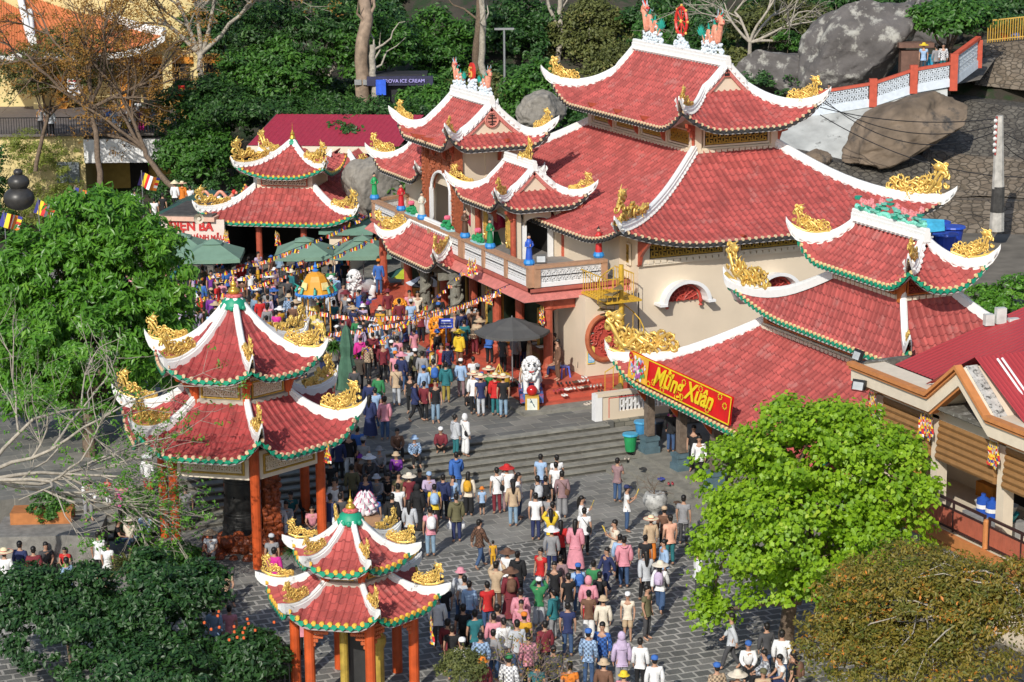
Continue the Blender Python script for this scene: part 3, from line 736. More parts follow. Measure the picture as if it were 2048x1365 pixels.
def ridge_dragon(parent, c, s_, sgn, name='dragon_sculpture'):
    """rearing dragon on a bank of clouds; sgn = which way along y its head faces"""
    d = MB(); c = np.array(c, float)
    cloud_heap(d, c, (0, 1, 0), 1.5*s_, .34*s_, 0, int(60*s_), 5)
    for t in (-.35, .1): cloud_heap(d, c+np.array([0, sgn*t*s_, 0]), (0, 1, 0), .2*s_, .8*s_, 0, 22, 9)
    t = np.linspace(0, 1, 40)
    yy = -.75+1.45*t; zz = .42+.32*np.sin(t*20+.9)*(.5+.5*t)+.35*t
    yy = np.append(yy, [.74, .70, .60, .52]); zz = np.append(zz, [1.05, 1.2, 1.28, 1.22])
    pts = np.column_stack([yy*0, sgn*yy, zz])*s_+c
    rad = np.concatenate([np.linspace(.03, .10, 30), np.full(14, .10)])*s_
    d.tube(pts, rad, 8, 1)
    for i in range(2, len(pts)-2, 2):       # green crest
        T = pts[i+1]-pts[i-1]; T /= np.linalg.norm(T); N = np.cross(T, (1, 0, 0)); N *= -sgn
        d.tube([pts[i]+N*rad[i]*.7, pts[i]+N*(rad[i]+.09*s_)+T*-.05*s_, pts[i]+N*(rad[i]+.17*s_)-T*.12*s_], [.045*s_, .03*s_, .004], 5, 2)
    for k in range(7):                     # tail fan
        a = radians(20+25*k); d.tube([pts[0], pts[0]+np.array([0, -sgn*cos(a)*.16, sin(a)*.16])*s_, pts[0]+np.array([0, -sgn*cos(a)*.34, sin(a)*.34+.05])*s_], [.05*s_, .045*s_, .004], 5, 2)
    hd_ = pts[-1]
    d.ball(hd_, .13*s_, 8, 1, sq=(.8, 1.1, .9)); d.ball(hd_+np.array([0, -sgn*.15, -.02])*s_, .085*s_, 8, 3, sq=(.8, 1.5, .6)); d.ball(hd_+np.array([0, -sgn*.13, -.11])*s_, .06*s_, 8, 3, sq=(.7, 1.5, .5))
    for sx_ in (-1, 1):
        d.tube([hd_+np.array([sx_*.05, 0, .08])*s_, hd_+np.array([sx_*.09, sgn*.08, .22])*s_, hd_+np.array([sx_*.08, sgn*.05, .36])*s_], [.03*s_, .022*s_, .004], 5, 4)
        d.ball(hd_+np.array([sx_*.08, -sgn*.05, .05])*s_, .03*s_, 6, 4)
        d.tube([hd_+np.array([sx_*.08, -sgn*.2, -.05])*s_, hd_+np.array([sx_*.12, -sgn*.33, -.12])*s_, hd_+np.array([sx_*.1, -sgn*.42, .02])*s_], [.012*s_, .01*s_, .004], 4, 4)
    for k in range(6):
        a = radians(50+30*k); d.tube([hd_, hd_+np.array([0, sgn*abs(cos(a))*.2+sgn*.05, sin(a)*.2])*s_, hd_+np.array([0, sgn*abs(cos(a))*.3+sgn*.1, sin(a)*.32])*s_], [.05*s_, .03*s_, .004], 5, 3 if k % 2 else 2)
    return d.build(name, [CLOUD, SAL, TEAL, REDP, GREYB], parent, smooth=False)
rz_ = 13.45+.42
ridge_dragon(up, (47.1, 90.2, rz_), 1.25, 1); ridge_dragon(up, (47.1, 84.6, rz_), 1.25, -1)
wh = MB(); cloud_heap(wh, (47.1, 87.4, rz_), (0, 1, 0), 1.1, .62, 0, 110, 3)
wc = np.array([47.1, 87.4, rz_+1.15]); an = np.linspace(0, 2*pi, 29)
wh.tube([wc+np.array([0, .52*cos(a), .62*sin(a)]) for a in an], .07, 6, 1, cap=False)
for k in range(8):
    a = k*pi/4; wh.tube([wc, wc+np.array([0, .52*cos(a), .62*sin(a)])], .035, 5, 1); wh.ball(wc+np.array([0, .60*cos(a), .71*sin(a)]), .065, 6, 2)
wh.ball(wc, .10, 8, 2)
wh.build('wheel_sculpture', [CLOUD, REDP, mat('gold_knob', (.80, .50, .12), rough=.4)], up)

# ---------------------------------------------------------------- entrance porch with balcony and the small roofs over it
porch = empty('entrance_porch', (37.5, 88, 1.05), 'temple entrance porch with carved columns, white lattice balcony and small upswept red roofs', 'porch')
fl = MB(); fl.bx(35.9, 41, 77.9, 99.5, 1.05, 1.70)
fl.build('porch_floor', [REDT], porch)
st = MB()
for k in range(4):
    z0, z1 = 1.05, 1.7-.15*k-.004; e = .38*k
    if k: st.bx(35.9-e, 35.9-e+.40, 77.9-e, 99.5, z0, z1, 0); st.bx(35.9-e+.4, 38.9, 77.9-e, 77.9-e+.40, z0, z1, 0)
st.bx(34.1, 38.9, 75.95, 76.8, 1.04, 1.17, 1); st.bx(34.1, 34.9, 76.8, 99, 1.04, 1.172, 1)
st.build('red_steps', [REDT, STEPM], porch)
for (y0, y1) in ((79.2, 80.9), (82.9, 84.6), (86.6, 88.6), (92.2, 94.2), (96.2, 99)):
    pw = MB(); pw.bx(37.9, 38.2, y0-.002, y1, 1.7, 5.0); pw.build('front_wall', [CREAM], porch)
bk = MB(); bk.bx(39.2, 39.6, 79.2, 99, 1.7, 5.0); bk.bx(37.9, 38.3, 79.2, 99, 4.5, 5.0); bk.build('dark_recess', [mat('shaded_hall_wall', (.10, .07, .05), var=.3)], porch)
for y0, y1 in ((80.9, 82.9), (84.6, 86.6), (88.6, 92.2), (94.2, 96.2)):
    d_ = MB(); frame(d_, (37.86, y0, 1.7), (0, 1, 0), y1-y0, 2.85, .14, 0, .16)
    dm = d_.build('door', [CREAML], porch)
    for s_, yy in ((0, y0+.1), (1, y1-.1)):
        lf = MB(); lf.rbx((37.45, yy+(.25 if s_ == 0 else -.25), 2.95), (1.0, .06, 2.4), radians(30 if s_ == 0 else -30), 0)
        lf.rbx((37.45, yy+(.25 if s_ == 0 else -.25), 3.1), (.8, .075, 1.9), radians(30 if s_ == 0 else -30), 1)
        lf.build('door_leaf', [mat('gilded_door_frame', (.42, .26, .05), rough=.5), mat('dark_green_glass', (.03, .055, .035), rough=.2)], dm)
for y in (79.4, 82.2, 84.6, 87.2, 90.6, 95.1, 98.4):
    c_ = MB(); column(c_, 36.75, y, 1.7, 4.95, .20)
    co_ = c_.build('column', [REDC], porch, smooth=False)
bm = MB()
for y in (79.4, 98.4): bm.bx(36.6, 38.0, y-.16, y+.16, 4.45, 4.95)
bm.bx(36.6, 36.9, 79.4, 98.5, 4.55, 4.97)
bm.build('beam', [REDC], porch)
for y in (79.4, 84.6, 90.6, 95.1):
    carved_bracket(36.75, y, 4.7, 0, 1, .6).build('bracket', [REDC], porch); 
carved_bracket(36.75, 79.4, 4.7, 1, 0, .7).build('bracket', [REDC], porch)
sl = MB()
sl.bx(36.05, 40.9, 79.2, 97.3, 4.95, 5.45, 0)
for yA, yB in ((79.0, 97.4),):       # sloping pink skirt along the front and the side
    sl.add([(35.45, 78.85, 4.93), (35.45, yB, 4.93), (35.95, yB, 5.30), (35.95, 79.2, 5.30)], [(0, 3, 2, 1)], 1)
    sl.add([(35.45, 78.85, 4.93), (35.95, 79.2, 5.30), (40.6, 79.2, 5.30), (41.2, 78.85, 4.93)], [(0, 3, 2, 1)], 1)
    sl.add([(35.45, 78.85, 4.92), (41.2, 78.85, 4.92), (41.2, 79.6, 4.92), (36.2, 79.6, 4.92), (36.2, yB, 4.92), (35.45, yB, 4.92)], [(0, 5, 4, 3, 2, 1)], 2)
sl.bx(35.78, 36.06, 79.0, 97.4, 5.28, 5.42, 3); sl.bx(35.78, 40.8, 78.98, 79.22, 5.28, 5.42, 3)
sl.build('balcony_slab', [mat('grey_balcony_floor', (.27, .25, .235), rough=.8, var=.15, col2=(.18, .17, .16), thr=.55, c2scale=1.5), PINKP, SOFF, mat('salmon_moulding', (.42, .11, .08), rough=.8)], porch)
TAN = mat('tan_coping', (.44, .25, .15), rough=.85, var=.15, bump=.4)
def balustrade(parent, a, b, z, n, h=.85, name='balustrade', cell=.30, post=TAN, both=True):
    a = np.array([*a, 0.]); b = np.array([*b, 0.]); L_ = np.linalg.norm(b-a); ax = (b-a)/L_; nr_ = np.array([ax[1], -ax[0], 0])
    m = MB(); 
    m.beam(a+(0, 0, z+h), b+(0, 0, z+h), .30, .13, 1)
    w1 = L_/n
    for k in range(n+1):
        p = a+ax*min(max(k*w1, .12), L_-.12); m.rbx((p[0], p[1], z+h/2), (.26, .24, h), atan2(ax[1], ax[0]), 1)
    for k in range(n):
        o = a+ax*(k*w1+.14)+np.array([0, 0, z]); ww = w1-.28
        m.beam(o+ax*0+(0, 0, .09), o+ax*ww+(0, 0, .09), .12, .17, 0); m.beam(o+(0, 0, h-.10), o+ax*ww+(0, 0, h-.10), .12, .10, 0)
        pnl = [o+(0, 0, .17), o+ax*ww+(0, 0, .17), o+ax*ww+(0, 0, h-.15), o+(0, 0, h-.15)]
        m.plate([p-nr_*.015 for p in pnl], nr_*.03, 2)
        fret(m, o+np.array([0, 0, .19]), ax, ww, h-.36, cell, .05, 0, .10)
    return m.build(name, [WHITEP, post, mat('panel_shadow_grey', (.25, .26, .28), var=.1)], parent)
balustrade(porch, (35.9, 86.2), (35.9, 79.15), 5.45, 3)
balustrade(porch, (35.9, 97.2), (35.9, 93.9), 5.45, 1)
balustrade(porch, (35.9, 93.7), (35.9, 86.3), 5.45, 2)
balustrade(porch, (36.0, 79.12), (39.25, 79.12), 5.45, 1)
balustrade(porch, (40.45, 79.12), (41.0, 79.12), 5.45, 1)
balustrade(porch, (36.0, 97.2), (39.8, 98.6), 5.45, 2)
# side pavilion on the balcony
def pavilion(cx, cy, hx, hy, z0, z1, arch=True, back=True):
    pm = MB(); t = .16
    for sx_ in (-1, 1):
        for sy_ in (-1, 1): pm.bx(cx+sx_*hx-t, cx+sx_*hx+t, cy+sy_*hy-t, cy+sy_*hy+t, z0, z1, 0)
    pm.bx(cx-hx, cx+hx, cy-hy-t, cy-hy+t, z1-.3, z1, 0); pm.bx(cx-hx-t, cx-hx+t, cy-hy, cy+hy, z1-.3, z1, 0)
    # arch on the near face
    def arch_face(o, ax, w_, zs, zt):
        an = np.linspace(0, pi, 11); r_ = w_/2; pts_o = []
        o = np.array(o, float); ax = np.array(ax, float)
        for a in an: pts_o.append(o+ax*(r_-r_*cos(a))+np.array([0, 0, zs+(zt-zs-.1)*sin(a)**.7]))
        top = [o+ax*w_*i/10+np.array([0, 0, zt+.25]) for i in range(11)]
        n_ = np.cross(ax, (0, 0, 1)); 
        for i in range(10):
            pm.plate([pts_o[i]-n_*.08, pts_o[i+1]-n_*.08, top[i+1]-n_*.08, top[i]-n_*.08], n_*.16, 0)
            pm.beam(pts_o[i]-n_*.1, pts_o[i+1]-n_*.1, .22, .07, 1)
        for e in (0, w_): pm.beam(o+ax*e+np.array([0, 0, z0-o[2]]), o+ax*e+np.array([0, 0, zs+.05]), .24, .10, 1)
    arch_face((cx-hx+.35, cy-hy, 0), (1, 0, 0), 2*hx-.7, z1-.9, z1-.4)
    arch_face((cx-hx, cy-hy+.4, 0), (0, 1, 0), 2*hy-.8, z1-.9, z1-.4)
    if back: pm.bx(cx+hx-.1, cx+hx+.05, cy-hy, cy+hy, z0, z1, 2)
    return pm
pv = pavilion(38.75, 86.4, .98, 1.6, 5.45, 7.75)
pv.bx(37.2, 39.7, 88.3, 88.45, 5.45, 7.7, 0)
pv.build('pavilion_wall', [CREAM, WHITEP, DARK], porch)
for x, y in ((37.55, 84.62), (39.95, 84.62), (37.35, 88.0)):
    c_ = MB(); column(c_, x, y, 5.45, 7.7, .13, base=False); c_.build('column', [REDC], porch)
for y in (85.2, 87.6):
    sc_ = MB(); sc_.bx(37.52, 37.60, y-.16, y+.16, 5.9, 7.3, 0)
    for k in range(10): sc_.tube(spiral((0, 0), .09, k, 1, 1)[:, [1, 0, 2]]+np.array([37.5, y, 6.0+.13*k]), .02, 5, 0)
    sc_.build('gilded_couplet', [GOLD], porch)
for x, y, dx, dy in ((37.6, 84.7, -.7, -.7), (39.9, 84.7, .8, -.6), (37.6, 86.5, -1, 0)): carved_bracket(x, y, 7.55, dx, dy, .75).build('bracket', [REDC], porch)
br, pB, _, _ = gable_roof(porch, 38.75, 86.5, 2.15, 2.45, 1.35, 7.72, 9.30, c=.5, L=.55, dm=1.0, rib=.27, row=.3, orn={0: (1, 1.2), 1: (0, 1.0), 3: (0, 1)}, tip=.4, rise=.34, name='side_pavilion_roof', ornt=(.4, 1.05), rw=.2, rh=.26, disc=.06, drop=.13)
o_ = bpy.data.objects.new('ornament', ORN[0]); COL.objects.link(o_); o_.parent = br; o_.location = Vector((38.75, 86.6, 9.6))-Vector((37.5, 88, 1.05)); o_.rotation_euler = (0, 0, -pi/2); o_.scale = (1.3, 1.3, 2.0)
# tower
tw = MB(); tw.bx(37.25, 40.6, 89.45, 93.05, 7.7, 10.2, 0); tw.bx(37.4, 40.6, 89.5, 89.65, 5.45, 10.0, 0); tw.bx(40.5, 40.7, 89.5, 93, 5.45, 10, 0); tw.bx(38.35, 38.6, 89.40, 89.5, 5.45, 9.9, 0)
tw.build('tower_wall', [CREAM], porch)
RC2 = mat('carved_red_wood', (.36, .10, .045), rough=.6, var=.3, scale=10, bump=.4)
for y in (89.5, 93.0):
    c_ = MB(); c_.bx(36.8, 37.2, y-.22, y+.22, 5.45, 9.9)
    for k in range(26): c_.ball((36.78, y+.1*sin(k*1.9), 5.6+.16*k), .07, 6)
    c_.build('carved_column', [RC2], porch)
ac = MB(); an = np.linspace(0, pi, 13); op = [(36.95, 91.25+1.15*cos(a), 7.5+.95*sin(a)) for a in an]
top = [(36.95, 91.25+1.55*cos(a) if abs(cos(a)) > .9 else 91.25+1.5*cos(a), 9.9) for a in an]
for i in range(12): ac.plate([op[i], op[i+1], top[i+1], top[i]], (.16, 0, 0), 0)
ac.tube([(36.92, 91.25+1.12*cos(a), 7.5+.92*sin(a)) for a in an], .07, 6, 1)
for s_ in (-1, 1): ac.bx(36.85, 37.0, 91.25+s_*1.15-.08, 91.25+s_*1.15+.08, 5.45, 7.55, 1)
r3 = np.random.default_rng(12)
for k in range(120):
    y = r3.uniform(89.8, 92.7); z = r3.uniform(8.0, 9.85)
    if ((y-91.25)/1.2)**2+((z-7.5)/1.05)**2 < 1: continue
    ac.tube(spiral((0, 0), r3.uniform(.08, .15), r3.uniform(0, 6), .9, 1)[:, [1, 0, 2]]+np.array([36.9, y, z]), .035, 5, 0)
ac.build('carved_arch', [RC2, WHITEP], porch)
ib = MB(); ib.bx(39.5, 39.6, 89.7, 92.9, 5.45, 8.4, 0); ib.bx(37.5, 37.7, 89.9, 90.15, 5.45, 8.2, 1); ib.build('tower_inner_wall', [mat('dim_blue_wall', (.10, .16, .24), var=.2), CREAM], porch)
for x, y, dx, dy in ((36.9, 89.5, -.7, -.7), (36.9, 93.0, -.7, .7), (36.9, 90.6, -1, 0), (36.9, 91.9, -1, 0), (39, 89.4, 0, -1)): carved_bracket(x, y, 9.95, dx, dy, .9).build('bracket', [REDC], porch)
tr_, pT, _, _ = gable_roof(porch, 38.5, 91.2, 2.45, 3.1, 2.1, 9.82, 11.62, c=.48, L=.72, dm=1.0, rib=.28, row=.3, orn={0: (0, 1.15), 1: (1, 1.3), 3: (1, 1.3)}, tip=.42, rise=.34, name='tower_roof', ornt=(.45, 1.05), disc=.065, drop=.14)
ds = MB(); c0 = np.array([38.5, 88.98, 10.95]); an = np.linspace(0, 2*pi, 25)
ds.plate([c0+np.array([.36*cos(a), 0, .36*sin(a)]) for a in an[:-1]], (0, .06, 0), 0)
ds.tube([c0+np.array([.31*cos(a), -.01, .31*sin(a)]) for a in an], .04, 6, 0, cap=False)
for x0, z0, x1, z1 in ((-.2, .08, .2, .08), (-.2, -.08, .2, -.08), (0, -.26, 0, .26), (-.12, .19, .12, .19), (-.12, -.19, .12, -.19)):
    ds.beam(c0+np.array([x0, -.03, z0]), c0+np.array([x1, -.03, z1]), .03, .035, 1)
ds.build('round_emblem', [mat('salmon_emblem', (.58, .22, .17)), DARK], tr_)
rzt = 11.62+.38
ridge_dragon(tr_, (38.5, 92.7, rzt), .85, 1); ridge_dragon(tr_, (38.5, 89.7, rzt), .85, -1)
sn = MB(); cloud_heap(sn, (38.5, 91.15, rzt), (0, 1, 0), .6, .5, 0, 60, 6)
c0 = np.array([38.5, 91.15, rzt+.85]); sn.plate([c0+np.array([-.05, .30*cos(a), .42*sin(a)]) for a in an[:-1]], (.1, 0, 0), 1)
for y0, z0, y1, z1 in ((.12, .2, -.12, .2), (.12, .2, .12, 0), (.12, 0, -.12, 0), (-.12, 0, -.12, -.2), (-.12, -.2, .12, -.2)):
    sn.beam(c0+np.array([-.09, y0, z0]), c0+np.array([-.09, y1, z1]), .05, .07, 2)
sn.build('emblem_disc', [CLOUD, REDP, mat('gold_knob', (.80, .50, .12))], tr_)
# far side roof
fr, pF, _, _ = gable_roof(porch, 38.6, 96.4, 1.9, 3.0, 1.7, 7.55, 9.2, c=.5, L=.6, rib=.27, row=.3, orn={3: (1, 1.3)}, tip=.4, rise=.34, name='far_pavilion_roof', faces=(2, 3), ornt=(.35, 1.02), rw=.2, rh=.26, disc=.06, drop=.13, sides=(-1, 1))
fb = MB(); fb.bx(37.9, 39.6, 94.2, 98.2, 5.45, 7.6); fb.build('pavilion_wall', [CREAM], porch)
c_ = MB(); column(c_, 37.5, 94.2, 5.45, 7.6, .13, base=False); c_.build('column', [GOLDD], porch)
# gate roof over the dragon columns
P = rect(36.1, 90.0, .95, 3.45); Q = [(35.98, 87.6), (36.06, 87.6), (36.06, 92.4), (35.98, 92.4)]
P = [(34.75, 86.55), (36.3, 86.55), (36.3, 93.2), (34.75, 93.2)]; Q = [(35.95, 87.75), (36.29, 87.75), (36.29, 92.2), (35.95, 92.2)]
gr_, pG, zf_, _ = roof_tier(porch, P, Q, 4.75, 6.15, c=.45, L=.62, dm=1.2, rib=.27, row=.3, faces=(0, 2, 3), hips=(0, 3), orn={0: (0, 1.2), 3: (1, 1.5)}, tip=.35, rise=.34, name='gate_roof', ornt=(.2, 1.0), rw=.2, rh=.28, disc=.06, drop=.13)
rg = MB(); ridge_beam(rg, [(36.0, y, 6.17) for y in np.linspace(87.6, 92.3, 10)], .26, .34, teeth=.27, tl=.2, slope=1); rg.build('ridge', [WHITE], gr_)
for i, y in enumerate((86.35, 89.9)):
    c_ = MB(); column(c_, 35.55, y, 1.1, 4.7, .24, base=True)
    t = np.linspace(0, 1, 60); c_.tube(np.column_stack([35.55+.27*np.cos(t*16), y+.27*np.sin(t*16), 1.6+2.8*t]), .085+.02*np.sin(t*60), 7)
    for k in range(18): c_.ball((35.55+.3*cos(k*2.1), y+.3*sin(k*2.1), 1.6+.16*k), .08, 6)
    c_.build('dragon_column', [STONE], porch)
gb = MB(); gb.bx(35.0, 36.2, 86.8, 87.0, 4.4, 4.7); gb.bx(35.4, 35.7, 86.4, 93.0, 4.45, 4.75); gb.build('beam', [STONE], porch)
# ---------------------------------------------------------------- pixel-free placing helpers for things far from the axes
def RF(r, f, z=0.0):
    """point r metres right and f metres ahead of the camera's foot, at height z"""
    return np.array([R0[0]*r+F0[0]*f, R0[1]*r+F0[1]*f, z])
CAMROT = -YAW
# ---------------------------------------------------------------- ancestor shrine (three tiers, green and yellow eaves)
sh = empty('ancestor_shrine', (41, 63, .5), 'three-tiered red roofed shrine with green and yellow eave tiles right of the stairs', 'shrine')
GE = dict(ends=YELD, drip=GREEN)
CE = dict(ends=mat('pale_yellow_tile_ends', (.78, .60, .30), rough=.5, var=.1), drip=GREEN)
P = [(36.15, 57.2), (47, 57.2), (47, 72.35), (36.15, 72.35)]; Q = [(40.2, 59.5), (42.6, 59.5), (42.6, 68.0), (40.2, 68.0)]
r1, p1, _, _ = roof_tier(sh, P, Q, 3.4, 5.85, c=.7, L=.62, dm=.55, rib=.28, row=.33, faces=(3, 2), hips=(3,), orn={3: (1, 1.1)}, ornt=(.55, 1.02), tip=.3, rise=.42, name='lower_roof', rw=.26, rh=.30, disc=.065, drop=.15, **CE)
P = [(39.25, 57.4), (45.0, 57.4), (45.0, 69.0), (39.25, 69.0)]; Q = [(40.05, 58.95), (41.95, 58.95), (41.95, 63.1), (40.05, 63.1)]
r2, p2, _, _ = roof_tier(sh, P, Q, 6.55, 8.55, c=.55, L=.68, dm=.7, rib=.27, row=.32, faces=(3, 0, 2), hips=(3, 0, 1), orn={0: (1, 1.1), 3: (1, 1.1), 1: (1, 1.1)}, ornt=(.6, 1.0), tip=.35, rise=.34, name='middle_roof', teeth=0, rw=.22, rh=.26, disc=.065, drop=.15, **CE)
wl_ = MB()
wl_.bx(40.2, 42.6, 57.3, 67.9, 5.6, 6.75, 0); wl_.bx(40.05, 41.95, 59.0, 63.0, 8.3, 9.35, 0)
for y in (67.8, 65.4, 63.0, 60.6, 58.2): wl_.bx(40.1, 40.3, y-.13, y+.13, 5.7, 6.75, 1)
wl_.bx(40.06, 40.3, 58, 67.95, 5.78, 5.9, 2)
for y in np.arange(58, 67.9, .27): wl_.rbx((40.03, y, 5.78), (.14, .2, .12), 0, 2)
for x in (40.0, 41.95): wl_.bx(x-.1, x+.1, 58.9, 59.1, 8.4, 9.3, 1)
for x in np.arange(40.2, 41.9, .27): wl_.rbx((x, 58.9, 8.53), (.2, .14, .12), 0, 2)
for y in np.arange(59.1, 63, .27): wl_.rbx((40.0, y, 8.53), (.14, .2, .12), 0, 2)
wl_.build('upper_wall', [CREAM, mat('orange_trim', (.50, .14, .03), rough=.6), CREAML], sh)
RL = mat('dark_red_lattice', (.30, .05, .03), rough=.6)
def red_panels(spans, axis, fx, z0, z1):
    for a0, a1 in spans:
        p = MB()
        if axis == 'x': p.bx(a0, a1, fx-.01, fx+.05, z0, z1, 1); fret(p, (a0+.04, fx-.04, z0+.04), (1, 0, 0), a1-a0-.08, z1-z0-.08, .3, .04, 0); frame(p, (a0-.04, fx-.05, z0-.04), (1, 0, 0), a1-a0+.08, z1-z0+.08, .05, 2)
        else: p.bx(fx-.01, fx+.05, a0, a1, z0, z1, 1); fret(p, (fx-.04, a0+.04, z0+.04), (0, 1, 0), a1-a0-.08, z1-z0-.08, .3, .04, 0); frame(p, (fx-.05, a0-.04, z0-.04), (0, 1, 0), a1-a0+.08, z1-z0+.08, .05, 2)
        p.build('lattice_panel', [RL, DARK, MATS['orange_trim']], sh)
red_panels([(63.2, 65.2), (65.6, 67.6), (60.8, 62.8)], 'y', 40.17, 5.98, 6.5)
red_panels([(59.3, 62.8)], 'y', 40.02, 8.66, 9.2); red_panels([(40.2, 41.75)], 'x', 58.97, 8.66, 9.2)
r3_, p3_, _, _ = gable_roof(sh, 40.95, 61.2, 1.5, 3.45, 2.0, 8.98, 10.4, c=.5, L=.72, dm=1.0, rib=.26, row=.31, orn={0: (1, 1.1), 1: (1, 1.2), 3: (1, 1.2)}, tip=.4, rise=.40, name='top_roof', ornt=(.4, 1.05), rw=.22, rh=.28, disc=.065, drop=.15, **CE)
lt = MB(); PINK = mat('pink_lotus_paint', (.70, .25, .26), rough=.6, var=.3, scale=14); MINT = mat('mint_leaf_paint', (.20, .62, .50), rough=.5, var=.2, scale=8); JADE = mat('jade_leaf_paint', (.02, .33, .22), rough=.5, var=.2)
r4 = np.random.default_rng(7)
for k in range(70):      # lotus pond cresting
    y = r4.uniform(-2.15, 2.15); env = .42+.36*max(0, 1-abs(y)/.8)+(.25 if abs(y) > 1.8 else 0)
    z = r4.uniform(.05, env)
    c_ = (40.95+r4.uniform(-.07, .07), 61.2+y*.92, 10.72+z)
    if z > env-.16: lt.ball(c_, .09, 6, 2); [lt.ball(np.array(c_)+np.array([0, .09*cos(a), .09*sin(a)]), .05, 5, 2) for a in (0, 1.2, 2.4, 3.6, 5)]
    else: lt.lathe(np.array(c_)+np.array([-.05, 0, 0]), [(.02, 0), (.11, .03), (.14, .09)], 8, 0 if r4.random() < .5 else 1, cap=True)
for y in np.linspace(-2.2, 2.2, 40): lt.ball((40.95, 61.2+y*.92, 10.76+.1*abs(sin(y*5))), .10, 6, 0)
lt.build('lotus_cresting', [MINT, JADE, PINK], r3_)
cl_ = MB(); b2 = MB()
for y in (71.2, 68.65, 66.1, 63.5, 60.9):
    c_ = MB(); c_.lathe((37.15, y, .5), [(.27, 0)], 4)
    c_ = MB(); c_.rbx((37.15, y, 2.35), (.3, .3, 2.4)); co_ = c_.build('column', [mat('weathered_wood', (.17, .13, .10), rough=.9, var=.3, scale=6, bump=.5)], sh)
    q = MB(); q.rbx((37.15, y, .62), (.62, .62, .24)); q.rbx((37.15, y, .86), (.52, .52, .26)); q.rbx((37.15, y, 1.05), (.6, .6, .14)); q.build('column_base', [mat('blue_grey_plinth', (.09, .15, .18), rough=.7, var=.2)], co_)
    w_ = MB(); w_.plate([(37.0, y-.05, 3.3), (36.3, y-.05, 3.35), (36.35, y-.05, 3.1), (36.6, y-.05, 3.0), (36.75, y-.05, 2.75), (36.95, y-.05, 2.5)], (0, .1, 0)); w_.build('carved_bracket', [ORC], co_)
bb = MB(); bb.bx(37.05, 37.25, 48, 72.0, 3.15, 3.4); bb.bx(37.1, 47, 71.1, 71.3, 3.15, 3.4); bb.build('beam', [REDC], sh)
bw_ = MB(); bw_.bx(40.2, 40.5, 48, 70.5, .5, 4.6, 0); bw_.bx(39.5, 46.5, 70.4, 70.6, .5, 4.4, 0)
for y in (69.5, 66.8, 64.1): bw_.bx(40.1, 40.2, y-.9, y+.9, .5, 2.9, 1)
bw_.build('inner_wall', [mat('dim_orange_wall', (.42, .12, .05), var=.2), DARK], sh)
gr2 = MB(); gr2.bx(38.9, 39.1, 69.4, 69.9, 5.6, 6.9)  # grille behind the hip
# ---------------------------------------------------------------- new-year banner on the shrine's lower roof
bn = empty('banner', (35.9, 67, 3.9), 'long red new-year banner with yellow lettering laid along the shrine eave', 'banner')
def bpt(s, t): # s along the eave (towards the camera), t up the slope
    y = 70.9-7.6*s; return np.array([36.1+.12*t, y, 3.62+.98*t])
ny = 30
A = np.array([[bpt(i/ny, j/6)+np.array([.012*sin(i*.9+j), 0, 0]) for j in range(7)] for i in range(ny+1)])
m_ = MB(); m_.grid(A, 0, flip=True); B = A.copy(); B[..., 0] += .05; m_.grid(B, 0)
m_.build('red_cloth', [mat('banner_red', (.66, .012, .012), rough=.45, var=.08)], bn)
e_ = MB()
for s0, s1, t0, t1 in ((0, 1, 0, .05), (0, 1, .95, 1), (0, .008, 0, 1), (.992, 1, 0, 1)):
    g = np.array([[bpt(s0+(s1-s0)*i/20, t0+(t1-t0)*j)+np.array([-.03, 0, 0]) for j in (0, 1)] for i in range(21)]); e_.grid(g, flip=True)
e_.build('yellow_border', [mat('banner_yellow', (.82, .62, .02), rough=.45, var=.08)], bn)
pc = MB(); g = np.array([[bpt(i/12*.20, j/6*.96+.02)+np.array([-.04, 0, 0]) for j in range(7)] for i in range(13)]); pc.grid(g, 0, flip=True)
PX_ = [mat('picture_orange', (.80, .42, .04)), mat('picture_blue', (.15, .35, .70)), mat('picture_violet', (.42, .10, .35)), mat('picture_pink', (.78, .45, .50)), WHITEP, mat('picture_red', (.6, .03, .03)), mat('picture_green', (.1, .4, .12))]
r5 = np.random.default_rng(2)
def blot(mb, s, t, rad, mi, h=.06):
    c = bpt(s, t); k = 7
    ex = np.array([0, -1, 0]); ey = np.array([.12, 0, .98]); nn = np.cross(ex, ey); nn = nn if nn[0] < 0 else -nn
    ph = r5.uniform(0, 6); V = [c+nn*h+ex*rad*(.7+.5*r5.random())*cos(a+ph)+ey*rad*(.7+.5*r5.random())*sin(a+ph) for a in np.linspace(0, 2*pi, k+1)[:-1]]
    F = [tuple(range(k))]
    if np.dot(np.cross(V[1]-V[0], V[2]-V[1]), nn) < 0: F = [tuple(range(k))[::-1]]
    mb.add(V, F, mi)
for k in range(120):
    s = r5.normal(.10, .04); t = r5.normal(.5, .2)
    if .01 < s < .19 and .05 < t < .92: blot(pc, s, t, r5.uniform(.04, .11), int(r5.choice([1, 2, 3, 3, 4, 4, 5, 6])), .05+.0005*k)
for k in range(6): a = k*pi/3; blot(pc, .025+.012*cos(a), .86+.07*sin(a), .09, 5, .09)
blot(pc, .025, .86, .05, 0, .1)
pc.build('painted_picture', PX_, bn)
sp = MB()
for (s, t) in ((.27, .25), (.42, .8), (.56, .75), (.55, .2), (.36, .12), (.72, .8), (.8, .2), (.95, .6), (.22, .1), (.9, .85)):
    for k in range(9): a = k*.7; blot(sp, s+.017*cos(a), t+.10*sin(a), .035, 0, .05)
sp.build('firework_specks', [MATS['banner_yellow']], bn)
